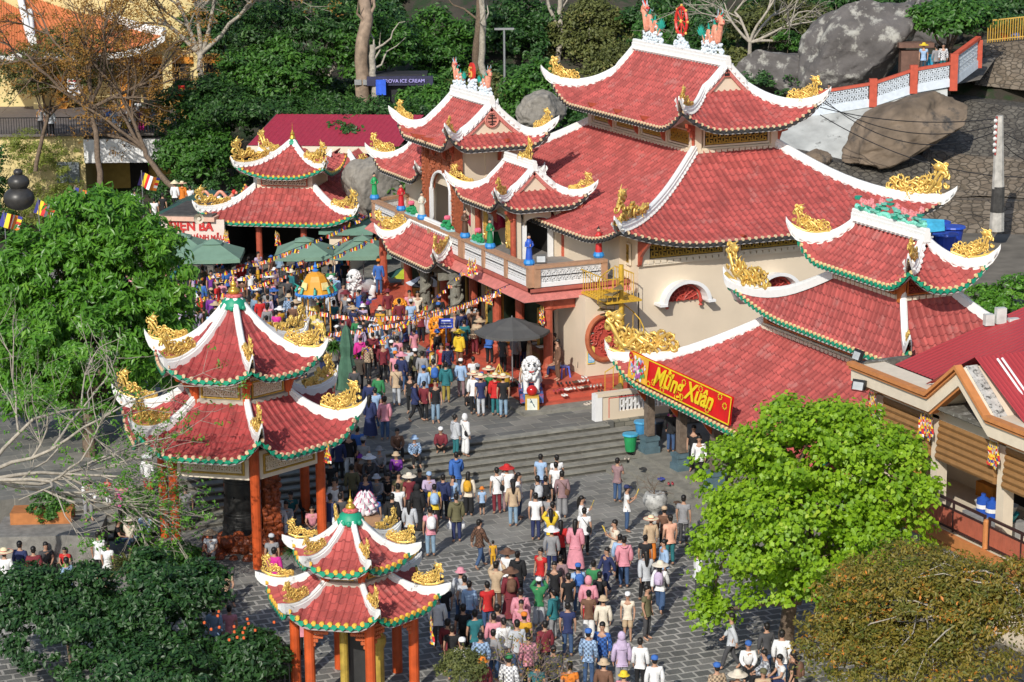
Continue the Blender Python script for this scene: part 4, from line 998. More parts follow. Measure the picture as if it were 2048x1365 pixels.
def text_mesh(txt, size, ext=.01, shear=0.0, offset=0.0, lines=None):
    cu = bpy.data.curves.new('lettering', 'FONT'); cu.body = txt; cu.size = size; cu.extrude = ext; cu.shear = shear; cu.offset = offset
    cu.align_x = 'LEFT'; cu.resolution_u = 3
    o = bpy.data.objects.new('lettering', cu); COL.objects.link(o)
    dg = bpy.context.evaluated_depsgraph_get(); me = bpy.data.meshes.new_from_object(o.evaluated_get(dg))
    bpy.data.objects.remove(o); bpy.data.curves.remove(cu); return me
def put_text(name, txt, size, parent, origin, ex, ey, m, ext=.01, shear=0.0, offset=0.0, label=None):
    me = text_mesh(txt, size, ext, shear, offset); me.materials.clear(); me.materials.append(m)
    ex = np.array(ex, float); ex /= np.linalg.norm(ex); ey = np.array(ey, float); ey = ey-ex*(ey@ex); ey /= np.linalg.norm(ey); nn = np.cross(ex, ey)
    n = len(me.vertices); co = np.zeros(n*3, np.float32); me.vertices.foreach_get('co', co); co = co.reshape(-1, 3)
    co = co[:, :1]*ex+co[:, 1:2]*ey+co[:, 2:]*nn+np.array(origin)
    o_ = Vector((0, 0, 0)); q = parent
    while q is not None: o_ += q.location; q = q.parent
    co -= np.array(o_); me.vertices.foreach_set('co', co.astype(np.float32).ravel()); me.update()
    o = bpy.data.objects.new(name, me); COL.objects.link(o); o.parent = parent
    return o
put_text('lettering', 'Mừng Xuân', .92, bn, bpt(.265, .22)+np.array([-.05, 0, .02]), (0, -1, 0), (.12, 0, .98), MATS['banner_yellow'], .012, .35, .018)

# ---------------------------------------------------------------- white lattice parapet by the stairs
bp_ = empty('lattice_parapet', (38, 74.3, 1.05), 'cream parapet wall with white lattice opening beside the stone stairs', 'parapet')
m_ = MB(); y0 = 74.15; m_.bx(36.45, 45, y0, y0+.22, 1.03, 1.33, 0); m_.bx(36.45, 37.35, y0, y0+.22, 1.33, 2.0, 0); m_.bx(39.6, 40.3, y0, y0+.22, 1.33, 2.0, 0); m_.bx(42.6, 45, y0, y0+.22, 1.33, 2.0, 0); m_.bx(36.40, 45, y0-.06, y0+.28, 2.0, 2.14, 0)
m_.bx(36.3, 36.6, y0-.05, y0+.27, 1.0, 2.13, 2); m_.bx(36.9, 36.93, y0-.006, y0, 1.12, 1.9, 1); m_.bx(36.9, 45, y0-.006, y0, 1.9, 1.93, 1)
m_.build('wall', [CREAM, REDP, WHITEP], bp_)
for x0, x1 in ((37.35, 39.6), (40.3, 42.6)):
    l_ = MB()
    for x in np.arange(x0+.08, x1, .17): l_.bx(x-.03, x+.03, y0+.06, y0+.14, 1.33, 2.0)
    for i, x in enumerate(np.arange(x0+.08, x1-.1, .34)): l_.bx(x+.02, x+.15, y0+.06, y0+.13, 1.48, 1.55); l_.bx(x+.02, x+.15, y0+.06, y0+.13, 1.78, 1.85); l_.bx(x+.19, x+.32, y0+.06, y0+.13, 1.62, 1.70)
    l_.build('lattice', [WHITEP], bp_)
rb = MB(); rb.bx(36.4, 47, 73.98, 74.16, .45, 1.04); tag(rb.build('stone_retaining_wall', [paving_mat('squared_stone', (.15, .145, .12), (.27, .25, .20), (.10, .10, .08), .45, .2, .02, wall=True)]), 'low wall of squared grey stones under the cream lattice parapet', 'wall')

# ---------------------------------------------------------------- guest house at lower right
gh = empty('guest_house', (37, 50, 0), 'two-storey cream guest house with orange mouldings, roller blinds and red metal roof', 'house')
ORM = mat('orange_moulding', (.56, .22, .07), rough=.7, var=.12)
m_ = MB(); m_.bx(37.15, 52, 36, 56.0, 0, 3.3, 0); m_.bx(39.6, 52, 36, 55.9, 3.3, 7.0, 0); m_.bx(37.0, 39.7, 55.6, 55.9, 3.3, 7.0, 0)
m_.bx(36.85, 37.3, 36, 55.9, 6.5, 6.95, 0); m_.build('wall', [CREAM], gh)
ys = [55.3, 52.35, 49.1, 45.9, 42.7]
for i, y in enumerate(ys):
    c_ = MB(); c_.bx(36.85, 37.2, y-.17, y+.17, 3.45, 6.6); c_.build('pillar', [CREAML], gh)
BL = mat('brown_blind_slat', (.30, .155, .055), rough=.6, var=.12)
for i in range(4):
    ya, yb = ys[i+1]+.2, ys[i]-.2; c_ = MB()
    n = 6; zt_ = 6.5 if i else 6.5; zb_ = 5.3
    for k in range(n):
        z = zt_-(k+.5)*(zt_-zb_)/n
        c_.tube([(36.92-.02*k, ya, z), (36.92-.02*k, yb, z)], .115, 8, 0); c_.bx(36.95, 37.05, ya, yb, z-.1, z+.1, 1)
    c_.build('roller_blind', [BL, DARK], gh)
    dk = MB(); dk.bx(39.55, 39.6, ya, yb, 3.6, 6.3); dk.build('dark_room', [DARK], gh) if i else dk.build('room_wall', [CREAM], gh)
# parapet with zigzag pediment
def par(poly, x0, x1, mi, mb): mb.plate([(x0, y, z) for y, z in poly], (x1-x0, 0, 0), mi)
top = [(56.0, 7.5), (51.85, 7.5), (50.42, 8.62), (48.95, 7.5), (44.0, 7.5), (42.5, 8.62), (41.0, 7.5), (36, 7.5)]
for nm, dzt, dzb, x0, m in (('parapet', -.10, -.62, 36.22, CREAML), ('moulding', 0, -.12, 36.05, ORM), ('moulding', -.58, -.70, 36.30, ORM), ('moulding', -.17, -.22, 36.12, ORM)):
    c_ = MB()
    for (ya, za), (yb, zb) in zip(top[:-1], top[1:]):
        V = [(ya, za+dzt), (yb, zb+dzt), (yb, zb+dzb), (ya, za+dzb)]
        par(V[::-1], x0, 37.3 if m is not ORM else x0+.25, 0, c_)
    c_.build(nm, [m], gh)
gt = MB(); gt.add([(36.5, 55.9, 6.92), (37.4, 55.9, 6.92), (37.4, 36, 6.92), (36.5, 36, 6.92)], [(0, 1, 2, 3)])
gt.bx(36.35, 38.3, 36, 55.95, 7.0, 7.12, 0); gt.bx(36.35, 38.3, 55.8, 56.05, 7.0, 7.45, 0); gt.build('gutter', [mat('mossy_gutter', (.13, .12, .10), rough=.95, var=.4, scale=5, col2=(.40, .39, .36), thr=.55, c2scale=4)], gh)
for yc in (50.42, 42.5):   # sloping caps behind the pediment
    c_ = MB()
    for sg in (-1, 1): c_.plate([(36.45, yc, 8.56), (36.45, yc+sg*1.5, 7.42), (36.85, yc+sg*1.5, 7.42), (36.85, yc, 8.56)], (0, 0, -.08), 0)
    c_.build('mottled_cap', [mat('mottled_render', (.50, .49, .46), rough=.95, var=.2, col2=(.10, .10, .09), thr=.5, c2scale=9)], gh)
for y in (56.3, 51.9, 48.9):
    c_ = MB(); 
    for k in range(26): 
        yy = y+r5.uniform(-.9, .5)-.3; c_.ball((36.98, yy, 6.66-.22*abs(yy-y+.3)-r5.uniform(0, .14)), .09, 5)
    c_.build('orange_scrollwork', [ORM], gh)
c_ = MB()
for k in range(44):
    t = r5.uniform(-.62, .62); c_.ball((36.93, 50.45+t, 6.95-.22*t*t+.3*r5.uniform(-.3, .3)), .085, 5)
c_.build('orange_scrollwork', [ORM], gh)
# corrugated roof: main plane rising away and a cross gable
def corrugated(mb, o, ex, ey, L_, D_, pitch=.22, amp=.03):
    o, ex, ey = [np.array(a, float) for a in (o, ex, ey)]; nn = np.cross(ex, ey); nn /= np.linalg.norm(nn); nn *= np.sign(nn[2])
    n = int(L_/pitch)*4; s = np.linspace(0, L_, n+1); h = amp*np.maximum(0, np.sin(np.arange(n+1)*pi/2+.2))**1
    A = np.array([[o+ex*a+ey*b_*D_+nn*hh for b_ in (0, .5, 1)] for a, hh in zip(s, h)]); fl = np.dot(np.cross(ex, ey), (0, 0, 1)) < 0
    mb.grid(A, 0, flip=bool(fl))
RM = mat('red_corrugated_metal', (.40, .045, .050), rough=.45, var=.06, scale=.6)
c_ = MB(); ey = np.array([6.2, 0, 1.75]); corrugated(c_, (37.6, 55.7, 7.3), (0, -1, 0), ey/np.linalg.norm(ey), 21.5, 6.45, .2, .02)
ey = np.array([6.2, 0, -1.75]); corrugated(c_, (43.8, 55.7, 9.05), (0, -1, 0), ey/np.linalg.norm(ey), 21.5, 6.45, .2, .02)
for yc in (50.42, 42.5):
    for sg in (-1, 1):
        ey = np.array([0, sg*2.4, -1.35]); corrugated(c_, (36.75, yc, 8.78), (1, 0, 0), ey/np.linalg.norm(ey), 5.6, 2.75, .15, .02)
c_.build('metal_roof', [RM], gh)
c_ = MB()
for e in (0, .16): c_.tube([(37.3+e, 50.1-e*0, 8.75), (37.4+e, 48.7, 7.75), (37.5+e, 48.3, 7.55), (37.6+e, 48.2, 7.15)], .035, 6)
c_.build('drain_pipe', [WHITEP], gh)
sb = MB(); sb.bx(36.3, 39.7, 36, 57, 3.1, 3.45, 0); sb.bx(36.18, 36.35, 36, 57.05, 3.2, 3.5, 1); sb.bx(36.22, 36.4, 36, 57.05, 3.05, 3.16, 1); sb.bx(36.26, 36.5, 36, 57, 2.85, 3.02, 2); sb.bx(36.3, 37.0, 36, 57, 2.5, 2.9, 0)
sb.build('balcony_floor', [CREAML, ORM, mat('grey_ledge', (.33, .31, .28), var=.3)], gh)
for i in range(4):
    ya, yb = ys[i+1]+.0, ys[i]-.0; c_ = MB(); c_.beam((36.45, ya+.08, 4.42), (36.45, yb-.08, 4.42), .07, .07, 0); c_.beam((36.45, ya+.08, 4.18), (36.45, yb-.08, 4.18), .05, .05, 0); c_.beam((36.45, ya+.08, 3.58), (36.45, yb-.08, 3.58), .05, .05, 0)
    for yy in (ya+.12, (ya+yb)/2, yb-.12): c_.bx(36.42, 36.48, yy-.025, yy+.025, 3.5, 4.42, 0)
    for yy in np.arange(ya+.2, yb-.15, .19): c_.bx(36.44, 36.47, yy, yy+.165, 3.62, 4.15, 1)
    c_.build('railing', [mat('dark_railing', (.045, .02, .02), rough=.5), mat('terracotta_board', (.44, .12, .07), rough=.7, var=.1)], gh)
    p_ = MB(); p_.lathe((36.42, yb, 3.5), [(.09, 0), (.09, .8), (.06, .86)], 10); p_.build('orange_post', [ORM], gh)
c_ = MB(); c_.bx(39.3, 39.55, 52.7, 53.6, 3.45, 3.9); c_.build('orange_cabinet', [mat('orange_panel', (.62, .22, .02))], gh)

# ---------------------------------------------------------------- hexagonal pavilions
def hexpav(name, label, c, ang, cols_r, zb, lower, ring, upper, apex, fin, tile, ridge, endm, orn_k, sz, cat='pavilion', ribs=.27, colr=.17, panel=True, rise=.36, hs=1.25):
    root = empty(name, (c[0], c[1], 0), label, cat)
    pt = lambda r, k: (c[0]+r*cos(ang+k*pi/3), c[1]+r*sin(ang+k*pi/3))
    K = range(6)
    (Rl, zl, Ll), (Rr, zr_, zr2), (Ru, zu, Lu), (Ra, za) = lower, ring, upper, apex
    a, pa, _, _ = roof_tier(root, [pt(Rl, k) for k in K], [pt(Rr, k) for k in K], zl, zr_, c=.5, L=Ll, dm=1.0, rib=ribs, row=.30, tile=tile, ridge=ridge, ends=endm, drip=GREEN, orn={k: (0 if k % 2 else 1, hs) for k in K}, tip=.32, rise=rise, name='lower_roof', ornt=(.45, 1.03), rw=.2*sz, rh=.24*sz, disc=.07, drop=.14, teeth=0)
    b_, pb, _, _ = roof_tier(root, [pt(Ru, k) for k in K], [pt(Ra, k) for k in K], zu, za, c=.30, L=Lu, dm=.8, rib=ribs, row=.30, tile=tile, ridge=ridge, ends=endm, drip=GREEN, orn={k: (0 if k % 2 else 1, hs) for k in K}, tip=.32, rise=rise, name='upper_roof', ornt=(.55, 1.03), rw=.2*sz, rh=.24*sz, disc=.07, drop=.14, teeth=0)
    w_ = MB(); w_.lathe((c[0], c[1], 0), [(Rr-.12, zr_-.15), (Rr-.12, zr2)], 6, 0, rz=ang, cap=True)
    w_.lathe((c[0], c[1], 0), [(Rr+.05, zr_-.03), (Rr+.05, zr_+.09), (Rr-.1, zr_+.12)], 6, 1, rz=ang, cap=False)
    w_.build('upper_wall', [CREAML, mat('grey_mortar', (.42, .38, .32), var=.2)], root)
    for k in K:
        A = np.array([*pt(Rr-.10, k), zr_+.14]); B = np.array([*pt(Rr-.10, k+1), zr_+.14]); ax = (B-A)/np.linalg.norm(B-A); W_ = np.linalg.norm(B-A); h_ = (zr2-zr_)-.25
        p_ = MB(); n_ = np.array([ax[1], -ax[0], 0])
        p_.plate([A+ax*.2+n_*.01, B-ax*.2+n_*.01, B-ax*.2+n_*.01+(0, 0, h_), A+ax*.2+n_*.01+(0, 0, h_)], n_*.02, 1)
        fret(p_, A+ax*.27+n_*.05+np.array([0, 0, .08]), ax, W_-.54, h_-.16, .24, .035, 0, .03); frame(p_, A+ax*.2+n_*.05, ax, W_-.4, h_, .05, 2, .05)
        p_.build('lattice_panel', [CREAML if panel else GOLDD, mat('ochre_panel', (.40, .27, .10)) if panel else DARK, GOLDD], root)
        c_ = MB(); c_.lathe((*pt(Rr-.06, k), zr_-.1), [(.13*sz, 0), (.13*sz, zr2-zr_+.1)], 10); c_.build('short_column', [ORC], root)
        c_ = MB(); column(c_, *pt(cols_r, k), zb, zl+.15, colr, base=False, cap=False); c_.build('column', [ORC], root)
        d_ = np.array([cos(ang+k*pi/3), sin(ang+k*pi/3)]); carved_bracket(*pt(Rr, k), zr2-.05, d_[0], d_[1], .55*sz).build('bracket', [ORC], root)
        A = np.array([*pt(cols_r, k), 0]); B = np.array([*pt(cols_r, k+1), 0]); ax = (B-A)/np.linalg.norm(B-A); W_ = np.linalg.norm(B-A); n_ = np.array([ax[1], -ax[0], 0])
        if panel:
            p_ = MB(); z0 = zl-.98; A2 = A+ax*colr+np.array([0, 0, z0]); ww = W_-2*colr
            p_.plate([A2-n_*.06, A2+ax*ww-n_*.06, A2+ax*ww-n_*.06+(0, 0, .95), A2-n_*.06+(0, 0, .95)], n_*.12, 0)
            p_.plate([A2+ax*.16+n_*.07+(0, 0, .18), A2+ax*(ww-.16)+n_*.07+(0, 0, .18), A2+ax*(ww-.16)+n_*.07+(0, 0, .8), A2+ax*.16+n_*.07+(0, 0, .8)], n_*.006, 1)
            fret(p_, A2+ax*.24+n_*.09+np.array([0, 0, .25]), ax, ww-.48, .48, .24, .035, 0, .03); frame(p_, A2+ax*.14+n_*.09+np.array([0, 0, .16]), ax, ww-.28, .66, .05, 2, .05)
            p_.build('fascia_panel', [CREAML, MATS['ochre_panel'], GOLDD], root)
        else:
            p_ = MB(); p_.beam(A+(0, 0, zl-.05), B+(0, 0, zl-.05), .12, .25, 0)
            for s_ in (0, 1):
                for t in np.linspace(.08, .42, 9): 
                    tt = t if s_ == 0 else 1-t; hh = .75*(1-t/.45)
                    for q in np.arange(0, hh, .12): p_.ball(A+ax*W_*tt+(0, 0, zl-.25-q), .065, 5)
            p_.build('carved_corner_bracket', [mat('orange_carving', (.50, .12, .04), rough=.6)], root)
    f_ = MB(); z = za-.05
    f_.lathe((c[0], c[1], z), [(Ra+.22, -.1), (Ra+.18, .12), (.2*sz, .26*sz)], 12, 1); 
    for k in range(12): f_.ball((c[0]+(Ra+.18)*cos(k*pi/6), c[1]+(Ra+.18)*sin(k*pi/6), z-.08), .09, 6, 1)
    f_.lathe((c[0], c[1], z+.24*sz), [(.26*sz, 0), (.30*sz, .05), (.2*sz, .10)], 14, 2)
    s_ = (fin-z-.26*sz)/1.0
    f_.lathe((c[0], c[1], z+.3*sz), [(.14*s_, 0), (.27*s_, .08*s_), (.30*s_, .2*s_), (.22*s_, .34*s_), (.11*s_, .40*s_), (.16*s_, .47*s_), (.17*s_, .55*s_), (.09*s_, .66*s_), (.05*s_, .72*s_), (.07*s_, .75*s_), (.02*s_, .80*s_), (.012*s_, 1.1*s_), (.004, 1.25*s_)], 14, 0)
    f_.build('finial', [mat('polished_gold', (.62, .38, .06), rough=.25, var=.15, metal=.6), GREEN, mat('red_white_lotus_base', (.55, .12, .12), var=.6, scale=20)], root, smooth=True)
    return root
bell_c = (21.42-.87-.12, 68.90)
hexpav('bell_pavilion', 'large hexagonal bell pavilion with weathered double roof and orange columns', bell_c, radians(-37.4), 2.83, 0, (4.2, 4.0, .78), (1.85, 5.32, 6.15), (2.92, 6.3, .42), (.22, 8.35), 9.25, TILE2, WHITE, mat('peach_tile_ends', (.72, .48, .30), var=.1), 0, 1.05)
small_c = (19.40, 54.98)
hexpav('stele_pavilion', 'small hexagonal pavilion with yellow tile ends and stained white ridges', small_c, radians(-34.9), 1.72, -1.2, (2.5, 2.72, .36), (1.06, 3.42, 3.95), (1.68, 3.95, .26), (.13, 5.12), 5.75, TILE, WHITED, YELD, 1, .78, ribs=.235, colr=.15, panel=False, rise=.16, hs=1.35)
# the bell and its carved stand
bz = empty('bronze_bell', (*bell_c, 0), 'huge dark bronze bell hanging inside the large pavilion', 'bell')
m_ = MB(); m_.lathe((*bell_c, 0), [(.30, 2.75), (.48, 2.66), (.56, 2.45), (.60, 1.6), (.63, 1.0), (.66, .6), (.72, .25), (.86, .02), (.90, -.08), (.84, -.1), (.6, .3)], 32, 0, cap=False)
for z, r_ in ((2.3, .585), (2.2, .59), (1.15, .635), (1.05, .64), (.75, .66), (.65, .665), (.3, .72)): m_.lathe((*bell_c, 0), [(r_-.01, z-.015), (r_+.02, z), (r_-.01, z+.015)], 32, 0, cap=False)
for k in range(8): a = k*pi/4; m_.ball((bell_c[0]+.6*cos(a), bell_c[1]+.6*sin(a), 1.75), .05, 6)
m_.build('bell_body', [mat('dark_bronze', (.035, .035, .034), rough=.38, var=.5, scale=4, metal=.5, bump=.15, bscale=30)], bz, smooth=True)
m_ = MB(); m_.tube([(bell_c[0]-.2, bell_c[1], 2.7), (bell_c[0]-.1, bell_c[1], 3.0), (bell_c[0]+.1, bell_c[1], 3.0), (bell_c[0]+.2, bell_c[1], 2.7)], .06, 8); m_.bx(bell_c[0]-1.2, bell_c[0]+1.2, bell_c[1]-.12, bell_c[1]+.12, 3.0, 3.3); m_.build('hanger', [DARK], bz)
ws = MB(); WDC = mat('carved_red_wood_stand', (.26, .06, .02), rough=.35, var=.45, scale=6, bump=.8, bscale=12)
wx, wy = bell_c[0]+.85, bell_c[1]-.45
ws.bx(wx-.22, wx+.28, wy-.22, wy+.28, -.2, 3.1)
r6 = np.random.default_rng(21)
for k in range(90): ws.ball((wx+r6.uniform(-.28, .28), wy-.24+r6.uniform(-.03, .03), r6.uniform(0, 3)), r6.uniform(.06, .13), 6)
for k in range(150):
    a = r6.uniform(0, 6.28); q = r6.uniform(.2, 1.7); ws.ball((bell_c[0]+.1+q*cos(a), bell_c[1]-.6+q*sin(a)*.8, r6.uniform(-.1, .62-.2*q)), r6.uniform(.10, .26), 7)
tag(ws.build('carved_wood_stand', [WDC], loc=(wx, wy, 0)), 'glossy carved red-brown wooden stand rising beside the bronze bell', 'stand')

# ---------------------------------------------------------------- goddess shrine at upper left centre
ds_ = empty('goddess_shrine', (36.0, 109.6, 1.05), 'square shrine hall with two-tier red roof and red lettered sign wall', 'shrine')
rz = radians(-34.5); cxs, cys = 36.35, 110.0
co, si = cos(rz), sin(rz); WS = lambda x, y: (cxs+x*co-y*si, cys+x*si+y*co)
P = rect(cxs, cys, 4.15, 4.05, rz); Qc = (35.95, 109.6); Q = rect(Qc[0], Qc[1], 1.62, 1.5, rz)
roof_tier(ds_, P, Q, 3.78, 5.30, c=.55, L=.62, dm=.8, rib=.30, row=.34, faces=(0, 1, 3), hips=(0, 1), orn={0: (0, 1.0), 1: (0, 1.0)}, tip=.35, rise=.34, name='lower_roof', ornt=(.45, 1.02), rw=.24, rh=.28, disc=.07, drop=.15, **GE)
P = rect(Qc[0], Qc[1], 2.35, 2.3, rz); Q2 = rect(Qc[0]+.1, Qc[1]+.1, .12, .12, rz)
roof_tier(ds_, P, Q2, 6.0, 7.42, c=.45, L=.55, dm=.9, rib=.28, row=.3, hips=(0, 1, 3), orn={0: (0, 1.1), 1: (0, 1.0), 3: (0, 1.0)}, tip=.3, rise=.34, name='upper_roof', ornt=(.4, 1.03), rw=.2, rh=.24, disc=.07, drop=.14, **GE)
m_ = MB(); m_.lathe((*Qc, 0), [(1.5*1.414, 5.1), (1.5*1.414, 6.0)], 4, 0, rz=rz+pi/4)
m_.build('upper_wall', [CREAML], ds_)
q0 = np.array([*(np.array(Qc)+np.array([(-1.25)*co-(-1.54)*si, (-1.25)*si+(-1.54)*co])), 5.42]); axs = np.array([co, si, 0])
m_ = MB(); m_.plate([q0, q0+axs*2.5, q0+axs*2.5+(0, 0, .42), q0+(0, 0, .42)], (-.02*si*-1, -.02*co, 0), 1); fret(m_, q0+np.array([si*.05, -co*.05, .05]), axs, 2.5, .32, .26, .035, 0); frame(m_, q0+np.array([si*.04, -co*.04, 0]), axs, 2.5, .42, .06, 2); m_.build('lattice_panel', [CREAML, DARK, REDC], ds_)
f_ = MB(); f_.lathe((Qc[0]+.1, Qc[1]+.1, 7.4), [(.3, 0), (.26, .15), (.12, .25)], 10, 1); f_.lathe((Qc[0]+.1, Qc[1]+.1, 7.6), [(.1, 0), (.17, .1), (.1, .25), (.13, .33), (.05, .45), (.02, .55), (.005, .95)], 10, 0); f_.build('finial', [MATS['polished_gold'], GREEN], ds_)
for x in (-3.4, -1.2, 1.2, 3.4):
    c_ = MB(); column(c_, *WS(x, -3.3), 1.05, 3.9, .17, base=False); c_.build('column', [REDC], ds_)
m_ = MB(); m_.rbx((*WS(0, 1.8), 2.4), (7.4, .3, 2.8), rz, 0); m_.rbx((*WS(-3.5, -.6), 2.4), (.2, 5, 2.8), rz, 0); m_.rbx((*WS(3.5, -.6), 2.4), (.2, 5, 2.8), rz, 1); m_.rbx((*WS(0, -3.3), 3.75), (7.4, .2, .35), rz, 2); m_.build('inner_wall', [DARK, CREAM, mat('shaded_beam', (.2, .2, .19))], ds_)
m_ = MB(); m_.rbx((*WS(3.0, -3.2), 2.4), (.9, .15, 2.8), rz, 0); m_.rbx((*WS(3.5, -3.25), 2.4), (.15, .2, 2.8), rz, 1); m_.build('pilaster', [CREAM, ORC], ds_)
# second rear tier to the right
P = rect(40.1, 112.6, 2.3, 2.6, rz); Q = rect(40.0, 112.7, .5, 1.0, rz)
roof_tier(ds_, P, Q, 4.75, 6.35, c=.5, L=.6, dm=.9, rib=.28, row=.3, faces=(0, 1, 3), hips=(0, 1), orn={0: (0, 1.2), 1: (1, 1.4)}, tip=.3, rise=.34, name='rear_roof', ornt=(.3, 1.02), rw=.2, rh=.26, disc=.07, drop=.14, **GE)
m_ = MB(); m_.rbx((40.1, 112.8, 3.4), (3.6, 4, 3.3), rz); m_.build('rear_wall', [CREAM], ds_)
# flat concrete canopy with the sign
m_ = MB(); m_.rbx((*WS(-4.7, -2.35), 4.02), (3.1, 4.6, .22), rz, 0); m_.rbx((*WS(-4.7, -2.35), 4.17), (2.8, 4.3, .08), rz, 1); m_.build('flat_canopy', [mat('salmon_edge', (.66, .42, .32), var=.1), mat('dark_roof_felt', (.07, .065, .06), var=.4)], ds_)
m_ = MB(); m_.rbx((*WS(-4.4, -4.35), 3.4), (3.4, .15, 1.15), rz, 0); sg_ = m_.build('sign_wall', [mat('sign_pale_pink', (.72, .60, .53), var=.06)], ds_)
RT_ = mat('sign_red_letters', (.55, .03, .03), rough=.5)
o_ = np.array([*WS(-5.7, -4.46), 3.42]); put_text('lettering', 'ĐIỆN BÀ', .62, sg_, o_, (co, si, 0), (0, 0, 1), RT_, .03, 0, .02)
o_ = np.array([*WS(-5.5, -4.46), 2.95]); put_text('lettering', 'SƠN THÁNH MẪU', .34, sg_, o_, (co, si, 0), (0, 0, 1), RT_, .02, 0, .008)
# lying dragon ornament on the flat canopy
m_ = MB(); o0 = np.array([*WS(-4.3, -.4), 4.25]); ax2 = np.array([co, si, 0])
cloud_heap(m_, o0, ax2, 2.1, .22, 0, 70, 31)
t = np.linspace(0, 1, 34); m_.tube([o0+ax2*(-.95+1.8*a)+np.array([0, 0, .34+.17*sin(a*13)]) for a in t], .07+.03*t, 7, 1)
for k in range(6): a = radians(30+28*k); m_.tube([o0-ax2*.95+(0, 0, .35), o0-ax2*(.95+.22*cos(a))+(0, 0, .35+.26*sin(a))], [.05, .004], 5, 2)
m_.ball(o0+ax2*.9+(0, 0, .52), .13, 8, 3); m_.ball(o0+ax2*1.02+(0, 0, .47), .09, 8, 1)
m_.build('dragon_ornament', [CLOUD, SAL, TEAL, REDP], ds_)
# red metal roofed house behind
mh = empty('metal_roof_house', (39.5, 117.5, 1), 'plain house behind the goddess shrine with a bright red metal roof', 'house')
a_, b_, c2, d2 = np.array([36.0, 117.6, 6.30]), np.array([42.9, 113.1, 6.35]), np.array([45.2, 118.6, 7.5]), np.array([38.82, 120.9, 7.50])
m_ = MB(); ex = (b_-a_); L_ = np.linalg.norm(ex); corrugated(m_, a_, ex/L_, (d2-a_)/np.linalg.norm(d2-a_)+0, L_+.4, np.linalg.norm(d2-a_), .28, .03)
ex2 = (c2-b_)/np.linalg.norm(c2-b_); m_.build('metal_roof', [mat('red_sheet_metal', (.36, .028, .055), rough=.5, var=.1)], mh)
m_ = MB(); m_.beam(a_+(0, 0, -.2), b_+(0, 0, -.2), .3, .36, 0); m_.beam(a_+(0, 0, -.2), d2+(0, 0, -.15), .12, .3, 1); m_.build('gutter_fascia', [CREAML, mat('dark_fascia', (.05, .05, .05))], mh)
m_ = MB()
for t in (.1, .5, .9): p = a_+ex*t+(d2-a_)*.1; m_.lathe((p[0], p[1], 1), [(.08, 0), (.08, 5.2)], 8)
m_.build('post', [STEEL], mh)
m_ = MB(); m_.rbx((40.5, 118.5, 3.4), (7, 3, 5.0), radians(-33)); m_.build('wall', [mat('dim_grey_wall', (.13, .13, .13), var=.3)], mh)
# ---------------------------------------------------------------- a point from a bearing, a dip and a ground distance (2048-wide picture units)
def at(u, v, hd):
    d = FW*4400+RT*(u-1024)-UP*(v-682.5); d = d*(hd/hypot(d[0], d[1])); return np.array([d[0], d[1], CAMZ+d[2]])
def clear(u, v, h, c):
    while h > 90 and at(u, v, h)[2] < float(hill(np.array(at(u, v, h)[0]), np.array(at(u, v, h)[1])))+c: h -= .5
    return h
def blob(u, v, hd, ru, rv, rd=None):
    p = at(u, v, hd); m = hd/4400; return (p, np.array([ru*m, (rd or ru)*m, rv*m]))
def leaf_arrays(blobs, n, size, aspect, seed, clump=.5, droop=.15, fill=.25, nclump=None):
    r = np.random.default_rng(seed)
    vol = np.array([b[1][0]*b[1][2] for b in blobs]); pr = vol/vol.sum()
    nc = nclump or max(30, n//45)
    bi = r.choice(len(blobs), nc, p=pr)
    C = np.array([b[0] for b in blobs])[bi]; Rr = np.array([b[1] for b in blobs])[bi]
    d = r.normal(size=(nc, 3)); d /= np.linalg.norm(d, axis=1)[:, None]; d[:, 2] = np.where(d[:, 2] < -.5, -d[:, 2], d[:, 2])
    rad = np.where(r.random(nc) < fill, r.uniform(.3, .8, nc), r.uniform(.82, 1.04, nc))
    cc = C+d*Rr*rad[:, None]; cr = clump*r.uniform(.6, 1.3, nc); ct = r.random(nc)
    li = r.integers(0, nc, n)
    off = r.normal(size=(n, 3)); off /= np.linalg.norm(off, axis=1)[:, None]; off *= (r.random(n)**.45)[:, None]; off[:, 2] *= .6
    P_ = cc[li]+off*cr[li][:, None]
    nrm = d[li]*.5+off*.5+np.array([-.15, -.2, .75])+r.normal(size=(n, 3))*.55; nrm /= np.linalg.norm(nrm, axis=1)[:, None]
    t = r.normal(size=(n, 3)); t[:, 2] -= droop*3; t -= nrm*(t*nrm).sum(1)[:, None]; t /= np.linalg.norm(t, axis=1)[:, None]
    b_ = np.cross(nrm, t); s = size*r.uniform(.65, 1.3, n)
    V = np.stack([P_-t*s[:, None]*.5, P_+b_*(s*aspect*.5)[:, None]-t*s[:, None]*.08, P_+t*s[:, None]*.5-nrm*s[:, None]*.10, P_-b_*(s*aspect*.5)[:, None]-t*s[:, None]*.08], 1)
    rv = np.clip(ct[li]*.5+r.random(n)*.5, 0, 1)
    return V.reshape(-1, 3), np.arange(n*4).reshape(-1, 4), rv, cc
def limb(mb, a, b, r0, r1, seed, n=7, wob=.08, mi=0):
    r = np.random.default_rng(seed); a = np.array(a, float); b = np.array(b, float); L_ = np.linalg.norm(b-a)
    t = np.linspace(0, 1, n)[:, None]; p = a+(b-a)*t+np.cumsum(r.normal(size=(n, 3)), 0)*L_*wob/n*np.sin(t*pi)**.5*1.6
    mb.tube(p, np.linspace(r0, r1, n), 7, mi); return p
